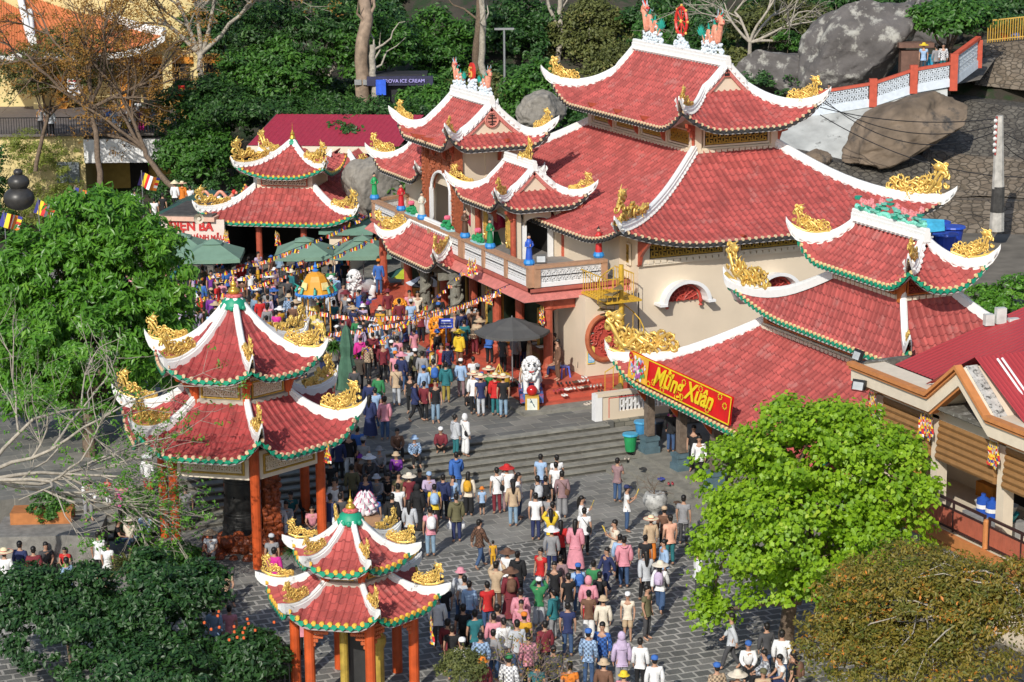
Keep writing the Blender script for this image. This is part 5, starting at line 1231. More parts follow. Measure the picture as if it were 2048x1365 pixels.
def tree(name, label, cat, base, blobs, lm, n, size, seed, tr=.22, bark=None, aspect=.5, group=None, clump=.5, droop=.15, twigs=14, fill=.25, nclump=None):
    base = np.array(base, float); root = empty(name, tuple(base), label, cat, group)
    V, Fc, rv, cc = leaf_arrays(blobs, n, size, aspect, seed, clump, droop, fill, nclump)
    m = MB(); m.add(V, Fc, 0, rv); m.build('crown', [lm], root)
    t_ = MB(); ctr = np.mean([b[0] for b in blobs], 0); mid = base+(ctr-base)*.55+np.array([0, 0, 0.])
    limb(t_, base-(0, 0, .4), mid, tr, tr*.7, seed, 8, .05)
    for i, b in enumerate(blobs): limb(t_, mid-(0, 0, .1*i), b[0]+b[1]*(0, 0, .3), tr*.5, tr*.12, seed+i, 7, .12)
    r = np.random.default_rng(seed+5)
    for k in range(twigs):
        b = blobs[r.integers(len(blobs))]; c = cc[r.integers(len(cc))]; limb(t_, b[0], c, tr*.16, tr*.03, seed+k+50, 5, .15)
    t_.build('trunk', [bark or BARK], root, smooth=True)
    return root
def bare_branches(mb, p, d, L_, r_, depth, rg, spread=.55, up=.1, n=4, tips=None, mi=0, kids=(2, 3), rat=.72):
    d = d/np.linalg.norm(d); q = [np.array(p, float)]
    for i in range(n):
        d = d+rg.normal(size=3)*.13+np.array([0, 0, up*.25]); d /= np.linalg.norm(d); q.append(q[-1]+d*L_/n)
    mb.tube(q, np.linspace(r_, r_*.68, n+1), 5 if depth > 1 else 4, mi, cap=False)
    if depth == 0:
        if tips is not None: tips.append(q[-1])
        return
    for k in range(rg.integers(kids[0], kids[1]+1)):
        nd = d+rg.normal(size=3)*spread; s = rg.choice([n, n, n-1, n-2])
        bare_branches(mb, q[s], nd, L_*rg.uniform(rat-.12, rat+.12), r_*(.66 if s == n else .5), depth-1, rg, spread, up, max(2, n-1), tips, mi, kids, rat)
L_BR = leaf_mat('bright_green_leaf', (.13, .28, .010), (.32, .52, .02), (.42, .56, .05), .36)
L_LF = leaf_mat('glossy_green_leaf', (.045, .16, .012), (.14, .34, .03), (.22, .42, .05), .32, .4)
L_DK = leaf_mat('dark_green_leaf', (.012, .045, .010), (.045, .125, .018), (.08, .17, .03), .15, .5)
L_MD = leaf_mat('mid_green_leaf', (.02, .075, .012), (.07, .19, .02), (.10, .23, .03), .2, .5)
L_OL = leaf_mat('olive_leaf', (.05, .065, .018), (.15, .17, .04), (.22, .20, .06), .2, .6)
L_OR = leaf_mat('rusty_needle_leaf', (.22, .11, .025), (.42, .22, .04), (.30, .22, .05), .3, .7)
L_MX = leaf_mat('green_and_orange_leaf', (.07, .11, .014), (.30, .22, .03), (.74, .25, .03), .3, .5)
L_SH = leaf_mat('deep_shrub_leaf', (.010, .040, .012), (.035, .10, .02), (.06, .14, .03), .15, .45)
# foreground and courtyard trees
tree('broadleaf_tree', 'bright green heart-leaved tree in front of the guest house', 'tree', (32.0, 52.6, 0),
     [blob(1620, 900, 60, 140, 85), blob(1500, 960, 61, 110, 100), blob(1730, 950, 60, 130, 105), blob(1600, 1060, 59.5, 190, 110), blob(1470, 1110, 60, 85, 110), blob(1750, 1070, 60, 120, 110), blob(1610, 1170, 60, 140, 80), blob(1850, 1005, 59.3, 45, 45), blob(1570, 840, 61, 55, 45), blob(1425, 1220, 60, 40, 50), blob(1690, 850, 60.5, 80, 50)],
     L_BR, 34000, .155, 1, .26, aspect=.85, clump=.42, droop=.5, fill=.35, nclump=900)
tree('glossy_tree', 'tall domed glossy-leaved tree filling the left of the courtyard', 'tree', (17.3, 77.1, 0),
     [blob(200, 455, 84, 115, 80), blob(110, 560, 84, 130, 110), blob(285, 550, 83, 110, 110), blob(190, 680, 82, 190, 120), blob(50, 720, 83, 110, 110), blob(320, 650, 83, 75, 100), blob(120, 800, 82, 120, 60), blob(290, 760, 82, 80, 60), blob(10, 620, 84, 60, 110)],
     L_LF, 52000, .33, 2, .3, aspect=.34, clump=.45, droop=.45, fill=.35, nclump=1300)
tree('mottled_tree', 'wide low tree with green and orange leaves at bottom right', 'tree', (29.2, 42.6, .0),
     [blob(1830, 1195, 53, 200, 95), blob(1700, 1290, 52, 110, 90), blob(1950, 1230, 52, 130, 100), blob(1850, 1330, 51, 200, 80), blob(2040, 1170, 52, 60, 60)],
     L_MX, 42000, .125, 3, .2, aspect=.42, clump=.36, droop=.25, fill=.4, twigs=60, bark=BARKP)
# lower-left shrubbery
for i, (bl, n, lab) in enumerate((([blob(140, 1260, 61, 150, 80), blob(60, 1200, 62, 90, 70), blob(180, 1180, 61, 60, 50)], 16000, 'broad dark shrub in the bottom left corner'),
        ([blob(320, 1230, 60, 90, 100), blob(400, 1180, 60.5, 60, 60), blob(300, 1150, 61, 50, 50)], 13000, 'dark leafy shrub between the path and the bell pavilion'),
        ([blob(300, 1345, 58, 170, 60)], 9000, 'low dark shrub along the bottom edge at left'), ([blob(500, 1320, 58.5, 75, 60)], 6000, 'dark shrub with orange blossom beside the small pavilion'),
        ([blob(350, 1130, 69, 50, 42)], 5000, 'clipped green shrub at the foot of the left orange columns'))):
    tree('shrub', lab, 'shrub', (*bl[0][0][:2], 0), bl, L_SH if i != 4 else L_MD, n, .17, 20+i, .05, aspect=.5, clump=.3, group='shrubs in the lower left garden', twigs=5)
tree('columnar_shrub', 'tall narrow clipped shrub on the left path', 'shrub', (17.1, 70.4, 0), [blob(275, 1010, 73, 28, 35), blob(272, 1060, 73, 33, 45), blob(285, 1110, 72, 32, 40)], L_MD, 9000, .12, 31, .06, aspect=.5, clump=.18)
fl_ = MB(); r8 = np.random.default_rng(5)
sp_ = at(490, 1290, 58)
for k in range(16): fl_.ball(sp_+np.array([r8.normal()*.55, r8.normal()*.4, .55+r8.uniform(-.2, .35)]), .05, 5)
fl_.build('blossom', [mat('orange_blossom', (.65, .12, .03))], bpy.data.objects['shrub.003'])
def grass_plant(name, label, c, n, L_, seed, lm, cat='potted plant', pot=True):
    c = np.array(c, float); root = empty(name, tuple(c), label, cat); r = np.random.default_rng(seed); m = MB()
    for k in range(n):
        a = r.uniform(0, 6.28); e = r.uniform(.35, 1.3); l = L_*r.uniform(.6, 1.1); s = np.linspace(0, 1, 5)
        x = np.column_stack([c[0]+cos(a)*cos(e)*l*s, c[1]+sin(a)*cos(e)*l*s, c[2]+.45+sin(e)*l*s-.55*l*s**2.2])
        sd = np.array([-sin(a), cos(a), 0])*.022; w_ = np.array([1, 1.3, 1.1, .7, .1])[:, None]
        m.grid(np.stack([x-sd*w_, x+sd*w_], 1), 0, np.full(4, r.random()))
    m.build('foliage', [lm], root)
    if pot: p = MB(); p.lathe(tuple(c), [(.2, 0), (.3, .4), (.33, .45), (.28, .45)], 12); p.build('pot', [mat('grey_pot', (.25, .24, .22), var=.2)], root)
grass_plant('potted_palm', 'bushy bamboo palm in front of the carved bell stand', at(415, 1215, 66), 420, 1.0, 1, L_MD)
grass_plant('potted_palm', 'grassy palm right of the bell tower columns', at(600, 1130, 68), 260, .8, 2, L_SH)
grass_plant('potted_palm', 'thin yellowish palm on the left path', at(258, 1165, 66), 200, 1.2, 3, L_OL)
grass_plant('potted_palm', 'potted palm beside the closed green umbrella', at(668, 720, 88), 260, .8, 4, L_MD)
# bare trees
def bare_tree(name, label, base, dirs, L_, r_, depth, seed, bark, spread=.5, up=.1, leaves=None, ln=0, ls=.1, cat='tree', kids=(2, 3), rat=.72, trunk_to=None, leafr=.25):
    base = np.array(base, float); root = empty(name, tuple(base), label, cat); rg = np.random.default_rng(seed); m = MB(); tips = []
    st = base
    if trunk_to is not None: st = np.array(trunk_to, float); limb(m, base-(0, 0, .4), st, r_*1.5, r_*1.1, seed, 8, .08)
    for d in dirs: bare_branches(m, st, np.array(d, float), L_, r_, depth, rg, spread, up, 4, tips, kids=kids, rat=rat)
    m.build('branches', [bark], root, smooth=True)
    if leaves and tips:
        bl = [(t, np.array([leafr, leafr, leafr*.8])) for t in tips]
        V, Fc, rv, _ = leaf_arrays(bl, ln, ls, .45, seed, leafr*.8, .2, .6, nclump=len(bl)*2); q = MB(); q.add(V, Fc, 0, rv); q.build('leaves', [leaves], root)
    return root
bd = lambda r, f, z: R0*r+F0*f+np.array([0, 0, z])
bare_tree('frangipani_tree', 'leafless grey branching tree reaching in from the left edge', at(-60, 1120, 67), [bd(1, .1, .25), bd(.9, -.1, .0), bd(1, .2, -.15), bd(.7, .1, .6), bd(1, 0, .12), bd(.95, .15, -.05)], 2.6, .075, 5, 4, BARKP, .42, .02, L_LF, 5200, .13, trunk_to=at(-50, 960, 66), kids=(2, 3), rat=.74)
bare_tree('bare_shrub', 'twiggy leafless shrub at the bottom centre among the crowd', at(1040, 1420, 56)*(1, 1, 0), [bd(.5, 0, 1), bd(-.5, 0, 1), bd(.1, .3, 1), bd(-.9, 0, .7), bd(.9, 0, .6)], .85, .022, 5, 9, mat('twig_bark', (.30, .22, .19), var=.2), .5, .05, L_MX, 500, .09, cat='shrub', trunk_to=at(1040, 1400, 56))
tree('shrub', 'small yellow-green shrub at the foot of the bare twigs', 'shrub', at(925, 1370, 56)*(1, 1, 0), [blob(925, 1335, 56, 52, 35)], L_OL, 4000, .09, 44, .03, clump=.2, twigs=4)
# woodland behind the temple
LAB = {}
WOOD = [((640, 40, 140, 180, 75), L_DK, 'broad dark green tree topping the slope above the metal roof'), ((545, 140, 136, 110, 75), L_MD, 'rounded green tree left of the two thick trunks'),
        ((735, 90, 138, 90, 90), L_MD, 'dense green tree above the ice cream stall'), ((410, 200, 134, 100, 60), L_DK, 'dark tree right of the rusty-leaved trees'),
        ((395, 300, 130, 75, 75), L_MD, 'green tree directly left of the goddess shrine roof'), ((870, 90, 146, 85, 100), L_MD, 'bright green tree left of the tall bare trunks'),
        ((610, 215, 134, 120, 40), L_DK, 'low dark tree just behind the red metal roof'), ((1030, 50, 152, 100, 90), L_DK, 'dark tree behind the two tall bare trunks'),
        ((1080, 190, 132, 75, 95), L_MD, 'leafy green tree between the tower roof and the main roof'), ((1180, 60, 150, 80, 90), L_OL, 'olive tree behind the upper left main roof corner'),
        ((1240, 140, 142, 70, 70), L_OL, 'olive shrubby tree behind the left slope of the main roof'), ((800, 350, 116, 50, 60), L_MD, 'green bush tree behind the far balcony corner'),
        ((1320, 50, 152, 80, 80), L_DK, 'dark tree behind the roof dragons'), ((470, 50, 150, 110, 80), L_DK, 'dark tree behind the pale-trunked trees'),
        ((1470, 140, 142, 75, 50), L_OL, 'low olive bush behind the right roof dragon'), ((1560, 40, 164, 100, 60), L_OL, 'olive scrub behind the bare frangipani'),
        ((735, 10, 158, 110, 70), L_DK, 'dark tree on the skyline above the ice cream stall'), ((860, 200, 134, 60, 60), L_MD, 'green bush left of the tower ridge dragons'), ((960, 190, 146, 80, 60), L_OL, 'olive bush between the tall bare trunks'),
        ((1900, 30, 124, 80, 45), L_MD, 'green tree hanging over the stairs at top right'), ((1400, 10, 165, 90, 70), L_DK, 'dark tree on the skyline behind the wheel'),
        ((1340, 70, 142, 70, 70), L_MD, 'green tree behind the left roof dragon'), ((1420, 60, 146, 70, 60), L_DK, 'dark tree behind the wheel sculpture'), ((1580, 10, 152, 90, 60), L_DK, 'dark tree left of the huge boulder'), ((1480, 190, 136, 60, 30), L_OL, 'olive bush below the bare frangipani'),
        ((1660, -10, 158, 80, 60), L_DK, 'dark tree above the huge boulder'), ((1800, -20, 156, 90, 60), L_DK, 'dark tree at the top right of the boulder'), ((1960, 0, 148, 90, 40), L_DK, 'dark tree above the yellow railing'), ((700, 260, 126, 40, 30), L_DK, 'dark branch tree over the right end of the metal roof')]
for i, (b_, lm, lab) in enumerate(WOOD):
    u, v, h, ru, rv_ = b_; h = clear(u, v, h, rv_*h/4400*.45); bl = [blob(u, v, h, ru*.62, rv_*.75), blob(u-ru*.55, v+rv_*.2, h-1, ru*.5, rv_*.6), blob(u+ru*.55, v+rv_*.15, h-.5, ru*.5, rv_*.6), blob(u+ru*.1, v+rv_*.45, h-2, ru*.6, rv_*.5)]
    p = at(u, v, h); gz = float(hill(np.array(p[0]), np.array(p[1])))
    tree('woodland_tree', lab, 'tree', (p[0], p[1], min(gz, p[2]-1.5)), bl, lm, int(6000+ru*rv_*.55), .30 if lm is not L_OL else .26, 100+i, .22, BARK if i % 3 else BARKP, group='trees on the slope behind the temple', clump=.62, aspect=.5, twigs=6)
r9 = np.random.default_rng(77)
for i in range(16):
    u = -40+i*140+r9.uniform(-30, 30); h = r9.uniform(172, 190); v = r9.uniform(-40, 30)
    p = at(u, v, h); bl = [blob(u, v, h, 110, 80), blob(u+50, v+60, h-3, 90, 60)]
    tree('woodland_tree', 'tree in the dark wood along the top edge, %s from the left' % 'first second third fourth fifth sixth seventh eighth ninth tenth eleventh twelfth thirteenth fourteenth fifteenth sixteenth'.split()[i], 'tree', (p[0], p[1], p[2]-4), bl, L_DK, 5500, .5, 200+i, .2, group='far trees along the top edge', clump=.9, twigs=0)
V, Fc, rv, _ = leaf_arrays([blob(u, v, clear(u, v, h, .5), 130, 26) for u, v, h in ((520, 225, 130), (750, 225, 131), (900, 260, 126), (1100, 300, 122), (1300, 200, 134), (1500, 215, 130), (1250, 250, 128), (1050, 240, 134), (400, 380, 127), (420, 250, 135), (640, 190, 140), (820, 170, 146), (1000, 160, 150), (1180, 190, 142), (1420, 110, 150), (1380, 170, 140), (1530, 165, 137), (1470, 60, 148), (1600, 50, 146), (1850, 20, 145), (1980, 50, 136))], 78000, .24, .5, 5, .5, .1, .4, nclump=1900)
m_ = MB(); m_.add(V, Fc, 0, rv); tag(m_.build('undergrowth', [L_DK]), 'dark green undergrowth covering the slope behind the temple', 'undergrowth', kind='stuff')
# single trunks standing in the wood
for i, (u0, v0, u1, v1, h, r_, bk, lab) in enumerate(((952, 118, 956, -30, 142, .30, BARK, 'tall dark bare trunk left of the pair behind the tower roof'), (984, 200, 970, -30, 139, .26, BARKP, 'tall pale crooked trunk behind the tower roof'),
        (1115, 100, 1120, -20, 146, .22, BARKP, 'pale forked trunk behind the upper left corner of the main roof'), (726, 185, 724, -20, 134.5, .50, mat('mottled_bark', (.30, .22, .16), var=.35, scale=3), 'thick mottled trunk with two metal boxes left of the stall'), (752, 185, 745, 90, 133.5, .26, BARKP, 'slimmer pale trunk beside the thick mottled one'))):
    a, b = at(u0, v0, h), at(u1, v1, h); root = empty('bare_trunk_tree', tuple(a-(0, 0, 1)), lab, 'tree', 'bare trunks in the wood'); m = MB()
    p = limb(m, a-(0, 0, 1), b, r_, r_*.7, 300+i, 12, .10)
    if i == 2: limb(m, p[5], at(1095, -20, 146), .14, .1, 333, 8, .1)
    for k in range(4): limb(m, p[7+k % 4], p[7+k % 4]+np.array([r9.normal()*1.6, r9.normal()*1.6, 1.8]), r_*.3, .02, 340+k, 6, .2)
    m.build('trunk', [bk], root, smooth=True)
    if i == 3: q = MB(); q.rbx(at(716, 165, 133.8), (.42, .1, .32), CAMROT); q.rbx(at(733, 165, 133.8), (.42, .1, .32), CAMROT); q.build('metal_box', [STEEL], root)
# rusty casuarinas and olive tree over the yellow building
bare_tree('casuarina_tree', 'rusty-needled tree leaning left over the yellow terrace', at(385, 400, 124), [bd(-.9, 0, .9), bd(-1, .2, .3), bd(-.3, 0, 1), bd(-.7, -.2, .6)], 3.6, .13, 4, 14, BARK, .45, .08, L_OR, 9000, .16, trunk_to=at(290, 300, 128), leafr=.55, kids=(2, 4))
bare_tree('casuarina_tree', 'rusty-needled tree with a straight trunk by the white fascia', at(200, 380, 126), [bd(-.5, 0, 1), bd(.6, 0, 1), bd(-1, 0, .5), bd(.9, 0, .4), bd(.1, 0, 1)], 3.0, .13, 4, 24, BARK, .45, .06, L_OR, 9000, .16, trunk_to=at(180, 220, 129), leafr=.5, kids=(2, 4))
bare_tree('casuarina_tree', 'pale-trunked rusty tree beside the dark green trees', at(405, 205, 134), [bd(-.6, 0, 1), bd(.5, 0, 1), bd(0, 0, 1), bd(-.9, 0, .8), bd(.8, 0, .7)], 3.6, .16, 4, 34, BARKP, .4, .1, L_OR, 11000, .17, trunk_to=at(400, 110, 137), leafr=.6, kids=(2, 4))
tree('olive_tree', 'fine-leaved olive green tree in front of the orange tiled roof', 'tree', at(70, 330, 132), [blob(70, 140, 134, 120, 45), blob(150, 90, 135, 85, 35), blob(60, 180, 132, 70, 40), blob(190, 150, 133, 50, 50)], L_OL, 15000, .17, 60, .14, clump=.45, fill=.6, twigs=40)
bare_tree('frangipani_tree', 'leafless pale tree with antler-like branches beside the big boulder', at(1495, 150, clear(1495, 150, 138, .2)), [bd(-.9, 0, .6), bd(.9, 0, .5), bd(.2, 0, 1), bd(-.4, .3, 1), bd(.7, .2, .8), bd(1.1, 0, .2)], 2.1, .10, 5, 44, BARKP, .5, .04, None, trunk_to=at(1500, 85, clear(1495, 150, 138, .2)), kids=(2, 3), rat=.78)
# creeper and bushes on the yellow wall
tree('bamboo_clump', 'dense yellow-green bamboo against the yellow wall', 'plant', at(70, 460, 134)*(1, 1, 0), [blob(90, 330, 134.5, 75, 55), blob(110, 400, 134, 70, 45), blob(30, 440, 133, 60, 50), blob(40, 300, 135, 45, 45)], leaf_mat('bamboo_leaf', (.10, .14, .02), (.30, .36, .06), (.4, .42, .12), .3), 9000, .26, 71, .04, aspect=.18, clump=.4, fill=.7, twigs=20)
tree('dark_tree', 'dark tree at the far left edge beside the yellow wall', 'tree', at(-20, 440, 136)*(1, 1, 0), [blob(-20, 380, 133, 40, 90), blob(10, 470, 131, 35, 50)], L_DK, 4000, .25, 72, .1, clump=.5)
tree('bush', 'leafy green bushes at the right edge below the blue bins', 'shrub', at(1995, 640, 88), [blob(1975, 600, 90, 45, 28), blob(2030, 585, 90, 40, 35), blob(2000, 620, 89, 50, 22)], L_LF, 6000, .17, 73, .04, clump=.25, twigs=3)
tree('shrub', 'small green bush among the rocks right of the roof dragons', 'shrub', at(1575, 110, clear(1575, 110, 130, .2))-(0, 0, 1), [blob(1575, 88, clear(1575, 100, 130, .5), 28, 25)], L_MD, 2500, .18, 74, .04, clump=.3, twigs=2)

# ---------------------------------------------------------------- hillside: boulders, retaining walls, parapet path
def rock(name, label, c, sz, rot, seed, m, sub=6, amp=.16, flat=0):
    import mathutils.noise as N_
    bm = bmesh.new(); bmesh.ops.create_icosphere(bm, subdivisions=sub, radius=1)
    rs = random.Random(seed); planes = [(Vector((rs.uniform(-1, 1), rs.uniform(-1, 1), rs.uniform(-1, 1))).normalized(), rs.uniform(.62, .88)) for _ in range(9)]
    for v in bm.verts:
        p = v.co.copy()
        for n_, d_ in planes:
            e = p.dot(n_)-d_
            if e > 0: p -= n_*e*.85
        s1 = N_.noise(p*1.6+Vector((seed, 0, 0))); s2 = N_.noise(p*5+Vector((0, seed, 0)))
        s3 = N_.noise(p*14); v.co = p*(1+amp*s1+amp*.34*s2+amp*.12*s3)
    R_ = mathutils.Euler(rot).to_matrix().to_4x4()
    bmesh.ops.transform(bm, matrix=Matrix.Translation(Vector((0, 0, 0))) @ R_ @ Matrix.Diagonal((*sz, 1)), verts=bm.verts)
    me = bpy.data.meshes.new(name); bm.to_mesh(me); bm.free(); me.materials.append(m)
    for p in me.polygons: p.use_smooth = True
    o = bpy.data.objects.new(name, me); COL.objects.link(o); o.location = c; tag(o, label, 'rock'); return o
import bmesh, mathutils
RK = mat('lichened_granite', (.115, .105, .10), rough=.92, var=.3, scale=.7, col2=(.38, .37, .33), thr=.52, c2scale=1.1, bump=.9, bscale=5)
RKB = mat('brown_streaked_rock', (.18, .135, .095), rough=.9, var=.45, scale=.9, col2=(.06, .055, .05), thr=.55, c2scale=.7, bump=.6, bscale=2)
rock('boulder', 'huge grey boulder leaning beside the stairs at upper right', at(1715, 85, clear(1715, 150, 133, 1.2)), (3.7, 2.3, 2.35), (0, radians(-38), CAMROT+.1), 5, RK)
rock('boulder', 'broad flat brown boulder above the right gilded ridge end', at(1800, 268, 113), (3.5, 2.4, 1.35), (radians(14), radians(-24), CAMROT+.3), 7, RKB)
rock('boulder', 'dark rock at the foot of the huge boulder', at(1570, 150, clear(1570, 160, 131, .6)), (2.8, 2, 1.5), (0, .2, CAMROT), 11, RK)
rock('boulder', 'grey boulder between the goddess shrine and the far balcony', at(745, 375, 114), (1.6, 1.4, 2.0), (0, .4, CAMROT), 13, mat('plain_grey_rock', (.24, .22, .19), rough=.9, var=.25, bump=.5, bscale=3))
rock('boulder', 'smooth pale rock behind the tower roof', at(1085, 225, 124), (1.5, 1.2, 1.2), (0, 0, 0), 15, MATS['plain_grey_rock'])
rock('boulder', 'rounded rock behind the top right shrubs', at(1860, 45, clear(1860, 60, 142, .5)), (2.0, 2, 2.0), (0, 0, CAMROT), 17, RK)
rock('boulder', 'small rock at the foot of the white retaining wall', at(1630, 322, 112), (.9, .7, .6), (0, 0, 0), 19, RKB)
st_ = MB()
for i, (u, v, h, r_) in enumerate(((38, 397, 118, .72), (37, 365, 118, .50), (36, 345, 118, .22))): st_.ball(at(u, v, h), r_, 20, 0, sq=(1.15, 1.15, .9))
tag(st_.build('stacked_stones', [mat('dark_polished_stone', (.04, .038, .036), rough=.4, var=.2)], smooth=True, loc=tuple(at(38, 420, 118))), 'dark gourd-shaped sculpture of stacked round stones at the left edge', 'sculpture')
def wall_face(name, label, pts_top, pts_bot, m, th=1.2, cap=None, cat='wall', kind=None):
    """retaining wall between a top and a bottom polyline, th metres deep to the rear"""
    A = np.array(pts_top, float); B = np.array(pts_bot, float); n = len(A); mb = MB()
    bk = F0*th
    g = np.stack([B, A, A+bk], 1); mb.grid(g, 0, flip=False); 
    mb.add([B[0], A[0], A[0]+bk, B[0]+bk], [(0, 1, 2, 3)][::-1]); mb.add([B[-1], A[-1], A[-1]+bk, B[-1]+bk], [(3, 2, 1, 0)])
    mb.grid(np.stack([A+bk, B+bk], 1), 0)
    if cap: 
        for i in range(n-1): mb.beam(A[i]+(0, 0, .04)+bk*.1, A[i+1]+(0, 0, .04)+bk*.1, .35, .12, 1)
    o = mb.build(name, [m]+([cap] if cap else []), loc=tuple(B[0])); tag(o, label, cat, kind=kind); return o
RUB = rubble_mat('brown_rubble_wall', (.15, .115, .08), (.22, .18, .135), (.12, .095, .065), 2.4, .9)
RUBD = rubble_mat('dark_rubble_wall', (.085, .075, .06), (.15, .135, .11), (.075, .065, .055), 2.8, .9)
BLK = mat('weathered_white_render', (.42, .43, .41), rough=.9, var=.25, scale=.9, col2=(.12, .12, .11), thr=.60, c2scale=1.3, bump=.5, bscale=4)
wall_face('retaining_wall', 'brown rubble wall right of the utility pole, lowest of the three', [at(1500, 345, 112), at(1700, 385, 111), at(1900, 400, 110), at(2120, 405, 110)], [at(1500, 440, 106), at(1700, 460, 106), at(1900, 490, 106), at(2120, 500, 106)], RUB)
wall_face('retaining_wall', 'brown rubble wall behind the utility pole, middle of the three', [at(1860, 300, 115), at(1960, 315, 114.5), at(2120, 325, 114)], [at(1820, 400, 110.5), at(1960, 392, 110.8), at(2120, 400, 110.8)], RUB)
wall_face('retaining_wall', 'dark rubble wall under the path at upper right, highest of the three', [at(1880, 200, 122), at(1960, 205, 121), at(2120, 225, 120)], [at(1860, 300, 115.5), at(1960, 312, 115), at(2120, 322, 114.8)], RUBD, 3)
wall_face('retaining_wall', 'mossy brown wall below the yellow railing at top right', [at(1960, 92, 128), at(2120, 78, 128)], [at(1950, 170, 124), at(2120, 190, 123)], RUB, 3)
wall_face('retaining_wall', 'dark rubble wall behind the gilded ridge end', [at(1540, 300, 112.5), at(1700, 330, 112.2), at(1860, 325, 112.5)], [at(1540, 370, 109), at(1700, 400, 109), at(1860, 420, 109)], RUBD, 2.5)
wall_face('block_wall', 'weathered white block wall below the lattice stair parapet', [at(1560, 235, 118), at(1650, 228, 118), at(1745, 212, 118.2), at(1830, 184, 118.6), at(1895, 172, 119)], [at(1560, 335, 113.5), at(1650, 330, 113.5), at(1745, 300, 114.5), at(1830, 270, 116), at(1895, 240, 117)], BLK, 2)
# ledges behind the walls so that nothing floats
m_ = MB()
A = np.array([[at(u, v, h) for (u, v, h) in row] for row in (((1500, 345, 113), (1900, 400, 111), (2130, 405, 111)), ((1500, 330, 117), (1900, 330, 114.5), (2130, 330, 114)))]); m_.grid(A)
A = np.array([[at(u, v, h) for (u, v, h) in row] for row in (((1860, 300, 116), (1960, 315, 115.5), (2130, 325, 115)), ((1860, 225, 121), (1960, 232, 120), (2130, 240, 120)))]); m_.grid(A)
tag(m_.build('ledge', [mat('dusty_ledge', (.20, .165, .125), rough=.95, var=.3, scale=1.5)]), kind='structure')
m_ = MB()
A = np.array([[at(u, v, h) for (u, v, h) in row] for row in (((1560, 236, 118.8), (1745, 212, 119), (1895, 172, 119.5), (1960, 160, 121)), ((1560, 200, 124), (1745, 165, 126), (1895, 122, 127), (2000, 105, 128)))]); m_.grid(A, flip=False)
tag(m_.build('hill_path', [mat('stone_path', (.17, .15, .125), rough=.95, var=.3, scale=2, bump=.5)]), kind='structure')
ys_ = MB(); ys_.grid(np.array([[(53.5, 60, 4.2), (53.5, 100, 4.2)], [(100, 60, 4.2), (100, 100, 4.2)]]), 0); tag(ys_.build('upper_yard', [mat('yard_earth', (.16, .14, .11), rough=.95, var=.3, scale=1)]), kind='structure')
# parapet of the hill path
pp = empty('stair_parapet', tuple(at(1650, 230, 118)), 'white lattice parapet with red posts climbing the stairs at upper right', 'parapet')
PR = mat('brick_red_paint', (.50, .085, .045), rough=.7, var=.15)
nodes = [(1600, 236, 118), (1745, 213, 118.1), (1826, 186, 118.4), (1906, 172, 118.8), (1955, 135, 121.5)]
for i in range(5):
    b = at(*nodes[i]); c_ = MB(); c_.rbx((b[0], b[1], b[2]+.72), (.40, .32, 1.5 if i != 3 else 1.95), CAMROT); c_.build('red_post', [PR], pp)
for i in range(4):
    a, b = at(*nodes[i]), at(*nodes[i+1]); hh = 1.22 if i < 3 else 1.6; c_ = MB(); d_ = (b-a)/np.linalg.norm(b-a); L_ = np.linalg.norm(b-a); n_ = np.cross(d_, (0, 0, 1)); n_ /= np.linalg.norm(n_)
    c_.beam(a+(0, 0, hh), b+(0, 0, hh), .3, .14, 2); c_.beam(a+(0, 0, .2), b+(0, 0, .2), .18, .42, 0)
    fret(c_, a+d_*.25+np.array([0, 0, .42])+n_*.03, d_, L_-.5, hh-.5, .36, .055, 0, .1)
    q = [a+d_*.2+(0, 0, .4), b-d_*.2+(0, 0, .4), b-d_*.2+(0, 0, hh), a+d_*.2+(0, 0, hh)]; c_.plate([x-n_*.02 for x in q], n_*.02, 1)
    c_.build('lattice_panel', [mat('bluish_white_paint', (.60, .66, .72), var=.1), mat('dark_gap', (.10, .10, .10)), PR], pp)
for i, (u, v, h) in enumerate(((1690, 195, 122), (1757, 160, 123))):
    b = at(u, v, h); root = empty('flower_pot', tuple(b), ('cream flower pot with pink flowers behind the stair parapet', 'cream flower pot with a small sapling behind the stair parapet')[i], 'flower pot'); c_ = MB(); c_.lathe(tuple(b), [(.28, 0), (.42, .35), (.46, .85), (.5, .9), (.40, .9)], 14); c_.build('pot', [mat('cream_pot', (.62, .55, .45))], root)
    V, Fc, rv, _ = leaf_arrays([(b+(0, 0, 1.2), np.array([.45, .45, .35]))], 500, .16, .5, i, .2); q = MB(); q.add(V, Fc, 0, rv); q.build('foliage', [L_MD], root)
# railings at top right
rl = empty('yellow_railing', tuple(at(1980, 90, 128.5)), 'yellow metal railing along the terrace at the top right corner', 'railing'); c_ = MB()
a, b = at(1975, 86, 128.6), at(2110, 72, 128.6)
for z in (.15, 1.25): c_.beam(a+(0, 0, z), b+(0, 0, z), .06, .06)
for t in np.linspace(0, 1, 28): c_.beam(a+(b-a)*t, a+(b-a)*t+(0, 0, 1.25), .045, .045)
c_.build('bars', [mat('yellow_rail_paint', (.55, .34, .06))], rl)
